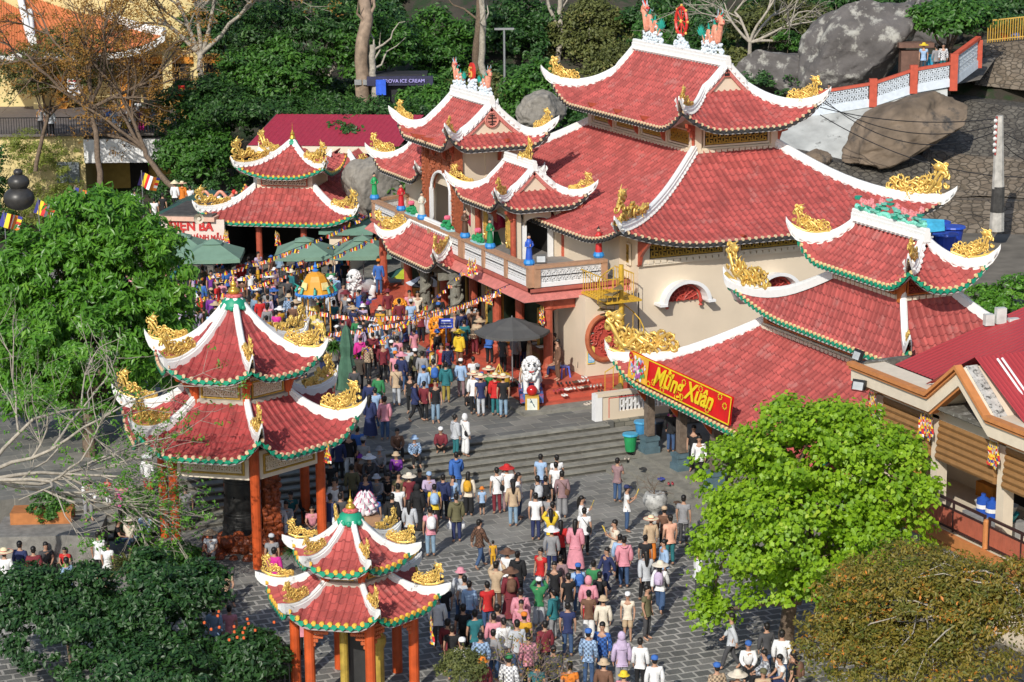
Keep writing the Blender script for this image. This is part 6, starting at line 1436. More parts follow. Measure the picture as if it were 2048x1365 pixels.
# utility pole, wires
pb = at(1993, 462, 104); up_ = empty('utility_pole', tuple(pb), 'weathered concrete utility pole with black band in front of the rubble walls', 'utility pole')
pt_ = at(1999, 232, 104); c_ = MB(); c_.tube([pb, pb+(0, 0, 1.6), (pt_[0], pt_[1], pt_[2])], [.36, .31, .18], 10); c_.build('shaft', [mat('weathered_concrete', (.46, .44, .40), rough=.9, var=.25, scale=3, col2=(.15, .14, .13), thr=.6, c2scale=2)], up_)
c_ = MB(); c_.tube([pb+(0, 0, .9), pb+(0, 0, 2.1)], [.345, .30], 10); c_.build('black_band', [mat('black_pole_band', (.05, .048, .045), rough=.9, var=.5, scale=5)], up_)
c_ = MB(); tz = pt_[2]
for k in range(6): c_.ball((pt_[0]-.28, pt_[1]-.1, tz-.2-.28*k), .10, 6, 0)
c_.tube([(pt_[0]-.22, pt_[1]-.1, tz), (pt_[0]-.22, pt_[1]-.1, tz-1.8)], .05, 5, 1); c_.build('insulator_rack', [mat('white_insulator', (.7, .68, .66)), mat('rack_red', (.35, .06, .05))], up_)
def wire(label, a, b, sag, r_=.022, n=20):
    t = np.linspace(0, 1, n)[:, None]; p = np.array(a)+(np.array(b)-np.array(a))*t; p[:, 2] -= sag*4*(t*(1-t))[:, 0]
    c_ = MB(); c_.tube(p, r_, 4); o = c_.build('cable', [BLACK], loc=tuple(p[0])); tag(o, label, 'cable', 'overhead cables'); return o
top_ = np.array([pt_[0]-.25, pt_[1]-.15, tz])
for k, (e, s) in enumerate((((1640, 215, 108), .4), ((1645, 205, 108), .9), ((1648, 200, 109), 1.3))): wire(('highest', 'middle', 'lowest')[k]+' black cable from the utility pole to the main roof corner', top_-(0, 0, .3*k+.1), at(*e), s)
wire('black cable crossing the brown boulder down to the right edge', at(1640, 230, 106), at(2070, 355, 104), .8)
wire('black cable leaving the utility pole to the right edge', top_-(0, 0, .5), at(2120, 290, 118), .4); wire('second cable leaving the utility pole to the right edge', top_-(0, 0, .8), at(2120, 300, 112), .9)
# ---------------------------------------------------------------- yellow terrace building and orange-roofed temple at upper left
yb = empty('terrace_building', tuple(RF(-26, 134, -1)), 'yellow terrace building with creeper, louvred window and white fascia', 'building')
def RB(mb, r0_, r1_, f0_, f1_, z0, z1, mi=0):
    c = RF((r0_+r1_)/2, (f0_+f1_)/2, (z0+z1)/2); mb.rbx(c, (r1_-r0_, f1_-f0_, z1-z0), CAMROT, mi)
def rfz(u, v, h): p = at(u, v, h); return p@R0, p@F0, p[2]
YW = mat('pale_yellow_wall', (.68, .55, .26), rough=.85, var=.12, scale=.6, col2=(.42, .34, .17), thr=.63, c2scale=.8); ORW = mat('orange_wall', (.62, .24, .03), rough=.8, var=.1); OCH = mat('ochre_wall', (.40, .27, .07), rough=.85, var=.12)
zt0 = 5.25; m_ = MB(); RB(m_, -40, -26.2, 134.5, 150, -1.5, zt0, 0); RB(m_, -26.2, -21, 138, 150, -1.5, zt0-1.6, 1); RB(m_, -24.0, -22.9, 137.6, 138.02, 0, 3.3, 2); m_.build('wall', [YW, OCH, DARK], yb)
m_ = MB(); RB(m_, -26.2, -21.0, 134.3, 134.7, 3.55, 5.0); RB(m_, -26.2, -21.0, 134.7, 138, 4.8, 5.0); m_.build('white_fascia', [WHITEP], yb)
m_ = MB(); RB(m_, -40, -20.5, 134.2, 150, zt0-.02, zt0+.12, 0); m_.build('terrace_floor', [mat('terrace_grey', (.15, .13, .12), var=.2)], yb)
m_ = MB(); r0_, f_, z_ = rfz(92, 340, 134.3); r1_, _, z1_ = rfz(143, 380, 134.3)
RB(m_, r0_, r1_, 134.38, 134.5, z1_, z_, 0)
for k in range(14): 
    z = z1_+(z_-z1_)*(k+.5)/14; RB(m_, r0_, (r0_+r1_)/2-.03, 134.3, 134.38, z-.03, z+.03, 1); RB(m_, (r0_+r1_)/2+.03, r1_, 134.3, 134.38, z-.03, z+.03, 1)
m_.build('louvred_window', [mat('window_dark_blue', (.10, .13, .15)), mat('grey_louvre', (.33, .37, .40), rough=.5)], yb)
m_ = MB()
for z in (.1, 1.1): m_.beam(RF(-40, 134.5, zt0+z), RF(-20.8, 134.5, zt0+z), .06, .06)
for r_ in np.arange(-33, -20.8, .16): m_.beam(RF(r_, 134.5, zt0+.1), RF(r_, 134.5, zt0+1.1), .03, .03)
m_.build('dark_railing', [BLACK], yb)
yt = empty('orange_roof_temple', tuple(RF(-30, 150, 4)), 'large yellow temple with orange tiled upswept roofs at top left', 'temple')
ORT = mat('orange_roof_tile', (.55, .17, .06), rough=.6, var=.12, scale=1.5, attr=.12)
m_ = MB(); RB(m_, -45, -21, 148, 165, 4, 13, 0); RB(m_, -45, -17.5, 147.6, 148, 8.2, 8.6, 1)
RB(m_, -24.6, -21.6, 147.5, 148.05, 5.4, 8.2, 3)
for u in (55, 105, 240, 330, 395): r_, f_, z_ = rfz(u, 180, 147); RB(m_, r_-.32, r_+.32, 146.6, 147.2, 5.3, 10.2, 1 if u in (105, 240) else 0)
m_.build('wall', [YW, ORW, WHITEP, DARK], yt)
def lit_roof(pa, pb_, pc, pd, name, n=24, sag=.5):
    """sloping tile field: pa-pb ridge side, pd-pc eave side, dished, with both outer corners raised"""
    pa, pb_, pc, pd = [np.array(x, float) for x in (pa, pb_, pc, pd)]; A = np.zeros((n*4+1, 14, 3))
    for i in range(n*4+1):
        s = i/(n*4)
        for j in range(14):
            t = j/13; p = (pa*(1-s)+pb_*s)*(1-t)+(pd*(1-s)+pc*s)*t; p[2] -= sag*4*t*(1-t)*.6; p[2] += .9*t*abs(2*s-1)**3+(.05 if i % 4 in (1, 2) else 0); A[i, j] = p
    m = MB(); m.grid(A, 0, flip=True); o = m.build(name, [ORT], yt)
    k = MB(); 
    for row in (A[0], A[-1]): ridge_beam(k, row, .4, .4)
    e = A[:, -1]; ridge_beam(k, e[::4]-(0, 0, .35), .25, .3); k.build('white_ridge', [WHITE], o); return A
lit_roof(at(-60, -30, 152), at(60, 30, 150), at(68, 112, 145), at(-80, 105, 145), 'left_roof', sag=.6)
lit_roof(at(35, -30, 152), at(165, 5, 152), at(330, 95, 147), at(66, 118, 146), 'middle_roof', sag=.6)
m_ = MB(); 
for u in (10, 200): a = at(u, 10, 155); m_.rbx(a, (5, 1, 5), CAMROT, 0)
m_.rbx(at(195, 0, 154), (1.6, .3, 3), CAMROT, 1); m_.build('upper_wall', [ORW, DARK], yt)
# menu board on the temple wall and dark hall behind the terrace
m_ = MB(); c = at(150, 175, 146.4); m_.rbx(c, (1.0, .1, 1.1), CAMROT, 0)
for i in range(4):
    for j in range(2): m_.rbx(c+R0*(-.3+.2*i)-F0*.06+np.array([0, 0, .15-.33*j]), (.12, .02, .2), CAMROT, 1)
m_.rbx(c-F0*.06+(0, 0, .42), (.8, .02, .1), CAMROT, 2); m_.build('notice_board', [WHITEP, mat('board_blue', (.12, .18, .3)), mat('board_red', (.5, .05, .05))], yt)
# red hanging banner post near the pale trunk
m_ = MB(); m_.rbx(at(364, 190, 133), (.4, .1, 1.1), CAMROT, 0); m_.rbx(at(364, 190, 132.9), (.14, .02, .8), CAMROT, 1); tag(m_.build('hanging_banner', [mat('signal_red', (.7, .03, .02)), mat('banner_gold', (.8, .5, .05))], loc=tuple(at(364, 210, 133))), 'small vertical red and gold banner left of the dark green trees', 'banner')
# ice cream kiosk under the trees
kx = empty('ice_cream_kiosk', tuple(at(800, 185, 134)), 'dark kiosk with violet lettering under the trees', 'kiosk')
m_ = MB(); m_.rbx(at(800, 185, 134.5), (3.4, 2, 2.4), CAMROT, 0); m_.rbx(at(800, 162, 133.2), (4.0, .25, .55), CAMROT, 1); m_.rbx(at(762, 175, 132.9), (.6, .3, .9), CAMROT, 2)
m_.build('body', [mat('kiosk_black', (.02, .02, .025)), mat('kiosk_navy', (.03, .03, .07)), mat('kiosk_blue', (.03, .12, .7))], kx)
put_text('lettering', 'GROVA ICE CREAM', .30, kx, at(763, 166, 133.0), R0, (0, 0, 1), mat('violet_letters', (.45, .40, .85)), .01)
m_ = MB(); a = at(1009, 130, 136); m_.tube([a-(0, 0, 1.2), a+(0, 0, 2.2)], [.09, .07], 8); m_.rbx(a+(0, 0, 2.2), (1.2, .15, .12), CAMROT); tag(m_.build('lamp_post', [STEEL], loc=tuple(a-(0, 0, 1.2))), 'slim grey post with a crossbar standing in the wood', 'lamp post')
# snack stall by the hill path
m_ = MB(); c = at(1818, 125, 121.5); m_.rbx(c, (1.0, .8, 1.3), CAMROT, 0); m_.rbx(c+(0, 0, .95)+R0*.3, (1.9, 1.0, .25), CAMROT, 0); m_.rbx(c+R0*1.2-(0, 0, .1), (1.1, .6, 1.0), CAMROT, 1)
tag(m_.build('stall', [mat('brown_board', (.16, .085, .06)), mat('cyan_tarpaulin', (.03, .32, .50))], loc=tuple(c-(0, 0, .65))), 'brown wooden stall with blue tarpaulin beside the hill path', 'stall')
# ---------------------------------------------------------------- parasols
def parasol(name, label, c, half, zr, zt, col, n=4, rot=0.0, group=None, vent=True, col2=None, valance=.18, lean=(0, 0), cat='parasol', under=None):
    x, y, z = c; root = empty(name, (x, y, z), label, cat, group)
    m = MB(); ph = rot+pi/n; lx, ly = lean
    def ring(r, zz, k): return [(x+lx*(zz-z)+r*cos(ph+2*pi*i/k), y+ly*(zz-z)+r*sin(ph+2*pi*i/k), zz) for i in range(k)]
    k = n; R_ = half/cos(pi/n); rs = [(.02, zt), (R_*.33, zt-(zt-zr)*.26)] if vent else [(.02, zt), (R_*.5, zt-(zt-zr)*.44)]
    prof = rs+([(R_*.27, zt-(zt-zr)*.30)] if vent else [])+[(R_*.62, zt-(zt-zr)*.64), (R_, zr), (R_*1.005, zr-valance)]
    rows = []
    for r_, zz in prof:
        pts = ring(r_, zz, k); full = []
        for i in range(k):
            a, b = np.array(pts[i]), np.array(pts[(i+1) % k])
            for j in range(4):
                t = j/4; p = a*(1-t)+b*t; sag = .06*half*sin(pi*t)*(r_/R_); p[2] -= sag*.5 if zz > zr-.01 else sag*.5; full.append(p)
        full.append(full[0]); rows.append(full)
    A = np.array(rows); sec = np.repeat(np.arange(k) % 2, 4)
    mi = np.tile(sec, len(prof)-1) if col2 else 0
    m.grid(A, mi if col2 is None else np.asarray(mi).reshape(-1), flip=False)
    fm = [mat('fabric_'+name+str(len(MATS)), col, rough=.8, var=.1, scale=2)]
    if col2: fm.append(mat('fabric2_'+name+str(len(MATS)), col2, rough=.8, var=.1))
    m.build('canopy', fm, root)
    p_ = MB(); p_.tube([(x, y, z), (x+lx*(zt-z), y+ly*(zt-z), zt+.06)], .03, 8); p_.build('pole', [STEEL], root)
    rb_ = MB(); top = np.array([x+lx*(zt-z), y+ly*(zt-z), zt-.05])
    for q in ring(R_*.97, zr, k): rb_.tube([top, np.array(q)-(0, 0, .03)], .012, 4)
    rb_.build('ribs', [STEEL], root)
    b_ = MB(); b_.lathe((x, y, z), [(.28, 0), (.28, .06), (.06, .12)], 12); b_.build('base', [BLACK], root); return root
GU = (.16, .27, .20)
for (u, v, h, lab) in ((430, 600, 106.6, 'big sage green square parasol second from the left before the goddess shrine'), (368, 585, 108.6, 'sage green square parasol leftmost, half hidden by the glossy tree'),
                       (612, 598, 106.5, 'sage green square parasol in front of the shrine opening, behind the flag strings'), (728, 585, 106.4, 'sage green square parasol nearest the porch balcony')):
    p = at(u, v, h); parasol('square_parasol', lab, (p[0], p[1], 1.05), 1.42, 3.35, 4.1, GU, 4, rot=radians(-22), group='green parasols before the goddess shrine')
for (u, h, z, s_, lab) in ((425, 119, 3.7, 2.3, 'dark green canopy behind the flat sign roof, right one'), (370, 116, 3.1, 2.0, 'dark green canopy behind the flat sign roof, left one'), (700, 112.8, 3.4, 1.4, 'faded green canopy beside the grey boulder')):
    p = at(u, 420, h); parasol('dark_canopy', lab, (p[0], p[1], 0), s_, z, z+.8, (.02, .075, .065) if s_ > 1.5 else (.14, .26, .2), 4, rot=radians(-30), group='dark canopies behind the shrine')
p = at(1024, 655, 86.9); parasol('grey_parasol', 'worn dark grey octagonal parasol over the porch steps', (p[0], p[1], 1.4), 1.42, p[2]-.12, p[2]+.42, (.085, .083, .08), 8, vent=False, valance=.10)
p = at(815, 545, 106); parasol('small_parasol', 'small lime and teal parasol behind the dragon columns', (p[0], p[1], 1.7), .95, p[2]-.1, p[2]+.35, (.03, .11, .10), 6, col2=(.38, .45, .03), vent=False, valance=.02)
p = at(862, 560, 101); parasol('tilted_parasol', 'tilted black and white parasol under the gate roof', (p[0], p[1], 1.7), .95, p[2]-.1, p[2]+.3, (.02, .022, .03), 8, col2=(.62, .68, .75), vent=False, valance=.02, lean=(-.15, .0))
c_ = np.array([28.7, 81.3, 1.05]); root = empty('closed_parasol', tuple(c_), 'tall folded dark green parasol standing by the bell pavilion', 'parasol')
m_ = MB(); n_ = 14; P_ = []
for (r_, z) in ((.03, 3.15), (.14, 2.95), (.24, 2.3), (.20, 1.9), (.36, 1.1), (.42, .55), (.40, .5)):
    P_.append([(c_[0]+r_*(1+.22*(i % 2))*cos(2*pi*i/n_), c_[1]+r_*(1+.22*(i % 2))*sin(2*pi*i/n_), c_[2]+z) for i in range(n_)]+[(c_[0]+r_*cos(0), c_[1], c_[2]+z)])
m_.grid(np.array(P_)); m_.build('folded_fabric', [mat('folded_green_fabric', (.055, .135, .085), rough=.8, var=.2)], root); m_ = MB(); m_.tube([c_, c_+(0, 0, 3.3)], .035, 8); m_.lathe(tuple(c_), [(.3, 0), (.3, .08), (.05, .12)], 12); m_.build('pole', [STEEL], root)
# ---------------------------------------------------------------- goddess statue under an orange canopy
gc = np.array([30.75, 91.6, 1.05]); root = empty('goddess_statue', tuple(gc), 'tall robed statue in white and yellow under the orange canopy', 'statue')
m_ = MB(); m_.lathe(tuple(gc), [(.75, 0), (.78, .2), (.6, .3)], 16, 2)
m_.lathe(tuple(gc+(0, 0, .3)), [(.50, 0), (.40, .3), (.30, .8), (.26, 1.1), (.30, 1.35), (.20, 1.55), (.08, 1.62), (.09, 1.70), (.13, 1.82), (.10, 1.95), (.12, 2.05), (.05, 2.2)], 14, 0)
m_.build('body', [mat('statue_white', (.74, .72, .68), rough=.6), WHITEP, mat('statue_plinth', (.40, .33, .22))], root, smooth=True)
m_ = MB()
for k in range(5):
    a = -1.9+.28*k; m_.tube([gc+(.25*cos(a), .25*sin(a), 1.75), gc+(.42*cos(a), .42*sin(a), 1.0), gc+(.62*cos(a), .62*sin(a), .4), gc+(1.15*cos(a), 1.15*sin(a), .12)], [.08, .12, .13, .06], 6)
m_.build('yellow_robe', [mat('yellow_silk', (.72, .56, .12), rough=.5, var=.1)], root, smooth=True)
cc_ = at(632, 585, 96.0); root = empty('orange_canopy', (cc_[0], cc_[1], 1.05), 'domed orange ceremonial canopy with blue finial and blue fringe', 'canopy')
m_ = MB(); zc = cc_[2]; m_.lathe((cc_[0], cc_[1], zc), [(.86, 0), (.84, .05), (.62, .28), (.55, .55), (.42, .78), (.18, .92), (.10, .95)], 8, 0, cap=False)
m_.lathe((cc_[0], cc_[1], zc-.06), [(.80, 0), (.90, .04), (.88, .10)], 24, 1, cap=False)
for k in range(28): a = k*2*pi/28; m_.ball((cc_[0]+.87*cos(a), cc_[1]+.87*sin(a), zc-.05), .075, 6, 1)
m_.lathe((cc_[0], cc_[1], zc+.93), [(.12, 0), (.15, .08), (.06, .14), (.11, .24), (.04, .32), (.02, .45)], 10, 1)
for k in range(8):
    a = k*pi/4+.4; m_.tube([(cc_[0]+.9*cos(a), cc_[1]+.9*sin(a), zc+.05), (cc_[0]+.78*cos(a), cc_[1]+.78*sin(a), zc+.3), (cc_[0]+.95*cos(a), cc_[1]+.95*sin(a), zc+.42)], [.07, .06, .01], 6, 2)
for k in range(4):
    a = k*pi/2+.35; an = np.array([cos(a), sin(a), 0]); tg_ = np.array([-sin(a), cos(a), 0])
    m_.plate([np.array([cc_[0], cc_[1], zc])+an*r_+tg_*w_+(0, 0, z) for r_, w_, z in ((.68, -.2, .22), (.68, .2, .22), (.58, .16, .52), (.58, -.16, .52))], an*.04, 3)
m_.build('dome', [mat('orange_dome', (.72, .33, .03), rough=.45, var=.1), mat('blue_fringe', (.05, .22, .62), rough=.5), TEAL, mat('gold_window', (.85, .70, .30))], root)
m_ = MB()
for k in range(4): a = k*pi/2+.7; m_.tube([(cc_[0]+.7*cos(a), cc_[1]+.7*sin(a), 1.05), (cc_[0]+.7*cos(a), cc_[1]+.7*sin(a), zc)], .035, 7)
m_.build('post', [mat('orange_post_paint', (.6, .28, .04))], root)
# ---------------------------------------------------------------- small flags
FB = [mat('flag_blue', (.04, .04, .25)), mat('flag_yellow', (.82, .58, .03)), mat('flag_red', (.62, .03, .03)), mat('flag_white', (.78, .78, .78)), mat('flag_orange', (.75, .22, .03))]
def flag_mesh(w_, h_, seed):
    r = np.random.default_rng(seed); m = MB(); n = 6
    for i in range(n):
        for side in (0, 1):
            pass
    bl, s = [0, 1, 2, 3, 4], w_/6
    X = np.linspace(0, w_, n+1); off = .05*np.sin(np.arange(n+1)*1.3+seed)
    for i in range(n):
        if i < 5: m.add([(X[i], off[i], 0), (X[i+1], off[i+1], 0), (X[i+1], off[i+1]*1.6, -h_), (X[i], off[i]*1.6, -h_)], [(0, 1, 2, 3)], bl[i])
        else:
            for j in range(5): m.add([(X[i], off[i], -h_*j/5), (X[i+1], off[i+1], -h_*j/5), (X[i+1], off[i+1]*1.3, -h_*(j+1)/5), (X[i], off[i]*1.3, -h_*(j+1)/5)], [(0, 1, 2, 3)], bl[j])
    o = m.build('flag_source', FB); me = o.data; bpy.data.objects.remove(o); return me
FLAGS = [flag_mesh(.34, .22, k) for k in range(4)]
def bunting(label, a, b, sag, n):
    a, b = np.array(a), np.array(b); root = empty('flag_string', tuple(a), label, 'flag string', 'strings of small flags over the courtyard'); t = np.linspace(0, 1, 40)[:, None]
    f = lambda t: a+(b-a)*t-np.array([0, 0, 1.])*sag*4*t*(1-t)
    m = MB(); m.tube(np.array([f(x[0]) for x in t]), .012, 4); m.build('cord', [BLACK], root); r = random.Random(n)
    yaw = atan2((b-a)[1], (b-a)[0])
    for k in range(n):
        tt = (k+.3+r.random()*.4)/n; p = f(tt)-a
        o = bpy.data.objects.new('flag', FLAGS[k % 4]); COL.objects.link(o); o.parent = root; o.location = p; o.rotation_euler = (r.uniform(-.5, .5), r.uniform(-.25, .25), yaw+r.uniform(-.5, .5)); s_ = r.uniform(.6, .95); o.scale = (s_, s_, s_)
bunting('string of small striped flags from the glossy tree to the far balcony corner, upper one', at(385, 560, 97), at(742, 425, 107.5), .35, 34)
bunting('string of small striped flags from the glossy tree to the gate roof, lower one', at(375, 600, 96), at(775, 460, 104.5), .45, 36)
bunting('string of small striped flags from the goddess shrine across the crowd to the glossy tree', at(420, 560, 100), at(700, 470, 107.8), .55, 26)
bunting('string of small striped flags rising over the crowd to the balcony corner', at(650, 665, 90), at(1048, 555, 88.6), .45, 36)
bunting('string of small striped flags passing low in front of the dragon columns', at(610, 620, 93), at(990, 585, 88.6), .6, 34)
bunting('string of small striped flags sagging from the folded parasol to the gate roof', at(690, 720, 86.5), at(925, 540, 91), .35, 20)
def flag_bundle(label, c, seed, n=6, s_=1.6):
    root = empty('flag_bundle', tuple(c), label, 'flags', 'bundles of striped flags on the buildings'); r = random.Random(seed)
    for k in range(n):
        m = MB(); a = r.uniform(-.5, .5)+pi+.47; d = np.array([cos(a+1.2), sin(a+1.2), 0]); base = np.array(c); top = base+d*.12*(k-n/2)*.7+np.array([0, 0, r.uniform(.55, .75)])
        m.tube([base+d*.03*k, top], .012, 4, 0); m.lathe(tuple(top), [(.02, 0), (.0, .12)], 5, 1); ex = d*.055*s_; nn = np.cross(d, (0, 0, 1))
        bl = [2, 3, 4, 5, 6]; rows = 7; h_ = .62
        for i in range(rows):
            for j in range(3):
                x0, x1 = j/3-.5, (j+1)/3-.5; sp0, sp1 = .5+.9*i/rows, .5+.9*(i+1)/rows
                V = [top+ex*2*x0*sp0-(0, 0, h_*i/rows)+nn*.03*sin(j*2+i), top+ex*2*x1*sp0-(0, 0, h_*i/rows)+nn*.03*sin(j*2+2+i), top+ex*2*x1*sp1-(0, 0, h_*(i+1)/rows)+nn*.03*sin(j*2+3+i), top+ex*2*x0*sp1-(0, 0, h_*(i+1)/rows)+nn*.03*sin(j*2+1+i)]
                m.add(V, [(0, 1, 2, 3)], [bl[0], bl[1], bl[2], bl[3], bl[4], bl[1], bl[2]][(i+j*(1 if i < 5 else 2)) % 7])
        m.build('flag', [STEEL, GOLD]+FB, root)
for k, (c, lab) in enumerate(((at(556, 495, 109.5), 'bundle of striped flags under the goddess shrine eave'), (at(452, 492, 109.8), 'bundle of striped flags at the red sign wall'), ((36.45, 84.6, 3.7), 'bundle of striped flags on the middle porch column'), ((36.45, 79.35, 3.8), 'bundle of striped flags on the nearest porch column'), (at(944, 552, 90.5), 'bundle of striped flags on the column behind the dragon columns'),
        ((36.6, 55.3, 5.9), 'bundle of striped flags on the left pillar of the guest house'), ((36.6, 52.35, 5.9), 'bundle of striped flags on the middle pillar of the guest house'), ((36.6, 49.1, 5.9), 'bundle of striped flags on the right pillar of the guest house'), (at(655, 925, 69.5), 'striped flag on the right orange column of the bell pavilion'), (at(863, 1285, 57.5), 'striped flag on the right column of the small pavilion'))):
    flag_bundle(lab, c, 40+k, 3 if 'striped flag on' in lab else 6)
for k, (u, v, h, lab) in enumerate(((283, 345, 118, 'striped flag on a thin pole in front of the white fascia'), (243/3.2, 400, 117, 'striped flag on a pole beside the stacked stones'), (8, 425, 114, 'striped flag on a pole at the far left edge'), (150, 375, 118, 'small dark striped flag before the louvred window'))):
    c = at(u, v, h); root = empty('flag_on_pole', (c[0], c[1], c[2]-2.6), lab, 'flag'); m_ = MB(); m_.tube([c-(0, 0, 2.6), c+(0, 0, .1)], .025, 5); m_.build('pole', [STEEL], root); o = bpy.data.objects.new('flag', FLAGS[k]); COL.objects.link(o); o.parent = root; o.location = (0, 0, 2.6); o.scale = (3, 3, 3.4); o.rotation_euler = (0, .35, CAMROT+.3*k)
# ---------------------------------------------------------------- lions
def lion(label, c, rz, col, mcol, ball_col, s_=1.0, ped=None, group=None):
    root = empty('lion_statue', tuple(c), label, 'statue', group, rz=rz); B_ = MB()
    W = lambda *p: np.array(p, float)*s_
    B_.tube([W(0, -.75, .55), W(0, -.55, .62), W(0, 0, .66), W(0, .35, .75), W(0, .5, .98)], np.array([.20, .34, .32, .36, .30])*s_, 12)
    for sx_ in (-1, 1):
        B_.tube([W(sx_*.22, .42, .75), W(sx_*.24, .52, .4), W(sx_*.24, .58, .08), W(sx_*.24, .72, .06)], np.array([.17, .13, .11, .12])*s_, 8)
        B_.tube([W(sx_*.28, -.5, .6), W(sx_*.36, -.3, .3), W(sx_*.32, -.5, .1), W(sx_*.32, -.2, .07)], np.array([.2, .17, .11, .11])*s_, 8)
    B_.ball(W(0, .62, 1.22), .30*s_, 12, sq=(1, .95, 1)); B_.ball(W(0, .86, 1.12), .17*s_, 10, sq=(1.15, .9, .75)); B_.ball(W(0, 1.0, 1.2), .06*s_, 8)
    B_.tube([W(0, -.8, .6), W(0, -1.0, .85), W(.05, -.95, 1.15), W(0, -.75, 1.2)], np.array([.08, .1, .14, .05])*s_, 8)
    B_.build('body', [mat('lion_'+col, dict(white=(.74, .74, .74), orange=(.75, .28, .02))[col], rough=.45, var=.08)], root, smooth=True, local=True)
    r = np.random.default_rng(3); M_ = MB()
    for k in range(170):
        a = r.uniform(0, 2*pi); e = r.uniform(-1.2, 1.5); d = np.array([cos(a)*cos(e), sin(a)*cos(e), sin(e)])
        if d[1] > .55 and -.75 < d[2] < .6: continue
        M_.ball(W(0, .58, 1.15)+d*W(.36, .34, .42), .075*s_, 6)
    for k in range(40): M_.ball(W(r.uniform(-.25, .25), .70+r.uniform(-.05, .08), r.uniform(.62, .98)), .08*s_, 6)
    M_.build('mane', [mat('lion_mane_'+col, mcol, rough=.5, var=.12)], root, smooth=True, local=True)
    E_ = MB()
    for sx_ in (-1, 1): E_.ball(W(sx_*.12, .88, 1.27), .05*s_, 6, 0); E_.tube([W(sx_*.05, .93, 1.35), W(sx_*.18, .87, 1.38)], .02*s_, 5, 0)
    E_.tube([W(-.1, 1.0, 1.05), W(0, 1.04, 1.02), W(.1, 1.0, 1.05)], .025*s_, 5, 1); E_.build('face_paint', [BLACK, REDP], root, local=True)
    Q_ = MB(); Q_.ball(W(0, 1.05, .22), .24*s_, 14); Q_.build('ball', [mat('lion_ball_'+ball_col, dict(red=(.45, .02, .02))[ball_col], rough=.15)], root, smooth=True, local=True)
    D_ = MB(); D_.bx(-.5*s_, .5*s_, -1.1*s_, .9*s_, -.35, .0); D_.build('base', [mat('blue_wave_base', (.04, .14, .42), var=.5, scale=8, col2=(.40, .05, .04), thr=.5, c2scale=3)], root, local=True)
    if ped is not None:
        D_ = MB(); D_.bx(-.27, .27, .98*s_-.2, .98*s_+.3, -ped, 0.0, 0); D_.bx(-.2, .2, .98*s_+.30, .98*s_+.306, -ped+.07, -.07, 1)
        D_.tube([(-.1, .98*s_+.31, -ped+.2), (0, .98*s_+.31, -ped+.4), (.08, .98*s_+.31, -ped+.55)], .014, 4, 2); D_.ball((-.05, .98*s_+.31, -ped+.3), .03, 5, 2); D_.ball((.05, .98*s_+.31, -ped+.42), .035, 5, 2)
        D_.build('pedestal', [mat('gold_framed_pedestal', (.60, .36, .06)), mat('pedestal_picture', (.70, .74, .66)), mat('pedestal_paint', (.06, .12, .16))], root, local=True)
    return root
LR = radians(127)
lion('white lion statue with red ball at the near corner of the porch steps', (35.1, 77.5, 1.70), radians(158), 'white', (.78, .78, .78), 'red', .92, .62)
lion('white lion statue at the far end of the porch steps, seen side on', (35.2, 97.2, 1.55), radians(115), 'white', (.78, .78, .78), 'red', .95, .5)
lion('orange lion statue on the middle steps beside the blue sign', (34.7, 86.2, 1.60), radians(150), 'orange', (.80, .31, .02), 'red', .95, .55)
lion('orange lion statue on the steps left of the first dragon column', (34.75, 89.9, 1.60), radians(110), 'orange', (.80, .31, .02), 'red', .95, .55)
# ---------------------------------------------------------------- balcony statues and lotuses
def little_statue(label, c, robe, base=(.03, .25, .65)):
    c = np.array(c, float); root = empty('robed_statue', tuple(c), label, 'statue', 'small painted statues on the balcony rail'); m = MB()
    m.lathe(tuple(c), [(.20, 0), (.24, .08), (.20, .2), (.12, .24)], 10); m.build('base', [mat('statue_base_%.2f' % base[0], base, rough=.5)], root)
    m = MB(); m.lathe(tuple(c+(0, 0, .22)), [(.15, 0), (.13, .3), (.10, .55), (.13, .70), (.10, .80), (.04, .84)], 10, 0)
    for s_ in (-1, 1): m.tube([c+(s_*.12, 0, .95), c+(s_*.17, -.03, .78), c+(s_*.05, -.13, .74)], [.045, .045, .03], 6, 0)
    m.build('robe', [mat('robe_%.2f_%.2f_%.2f' % robe, robe, rough=.45, var=.1)], root, smooth=True)
    m = MB(); m.ball(c+(0, 0, 1.13), .075, 8, 0); m.ball(c+(0, .02, 1.17), .075, 8, 1); m.ball(c+(0, .01, 1.26), .035, 6, 1)
    for s_ in (-.03, .03): m.ball(c+(s_, -.07, 1.14), .01, 4, 1)
    m.tube([c+(0, -.13, .76), c+(0, -.14, .86)], .02, 5, 0); m.build('head', [mat('statue_skin', (.62, .36, .24)), BLACK], root, smooth=True)
zc_ = 6.37
for (x, y, rb_, lab) in ((35.9, 79.35, (.03, .10, .50), 'small statue in a blue robe on the near corner of the balcony rail'), (35.9, 83.3, (.02, .22, .08), 'small statue in a dark green robe on the rail before the side pavilion'), (35.9, 86.0, (.10, .05, .03), 'small bare-chested statue in a dark wrap on the rail'),
        (39.1, 79.5, (.55, .03, .03), 'small statue in a red robe on the rail by the spiral stair'), (35.9, 91.0, (.60, .58, .50), 'small statue in a white robe left of the carved arch'), (35.9, 93.6, (.55, .02, .03), 'small statue in a red robe on the far balcony rail'), (35.9, 97.1, (.02, .32, .10), 'small statue in a light green robe on the far balcony corner')):
    little_statue(lab, (x, y, zc_), rb_)
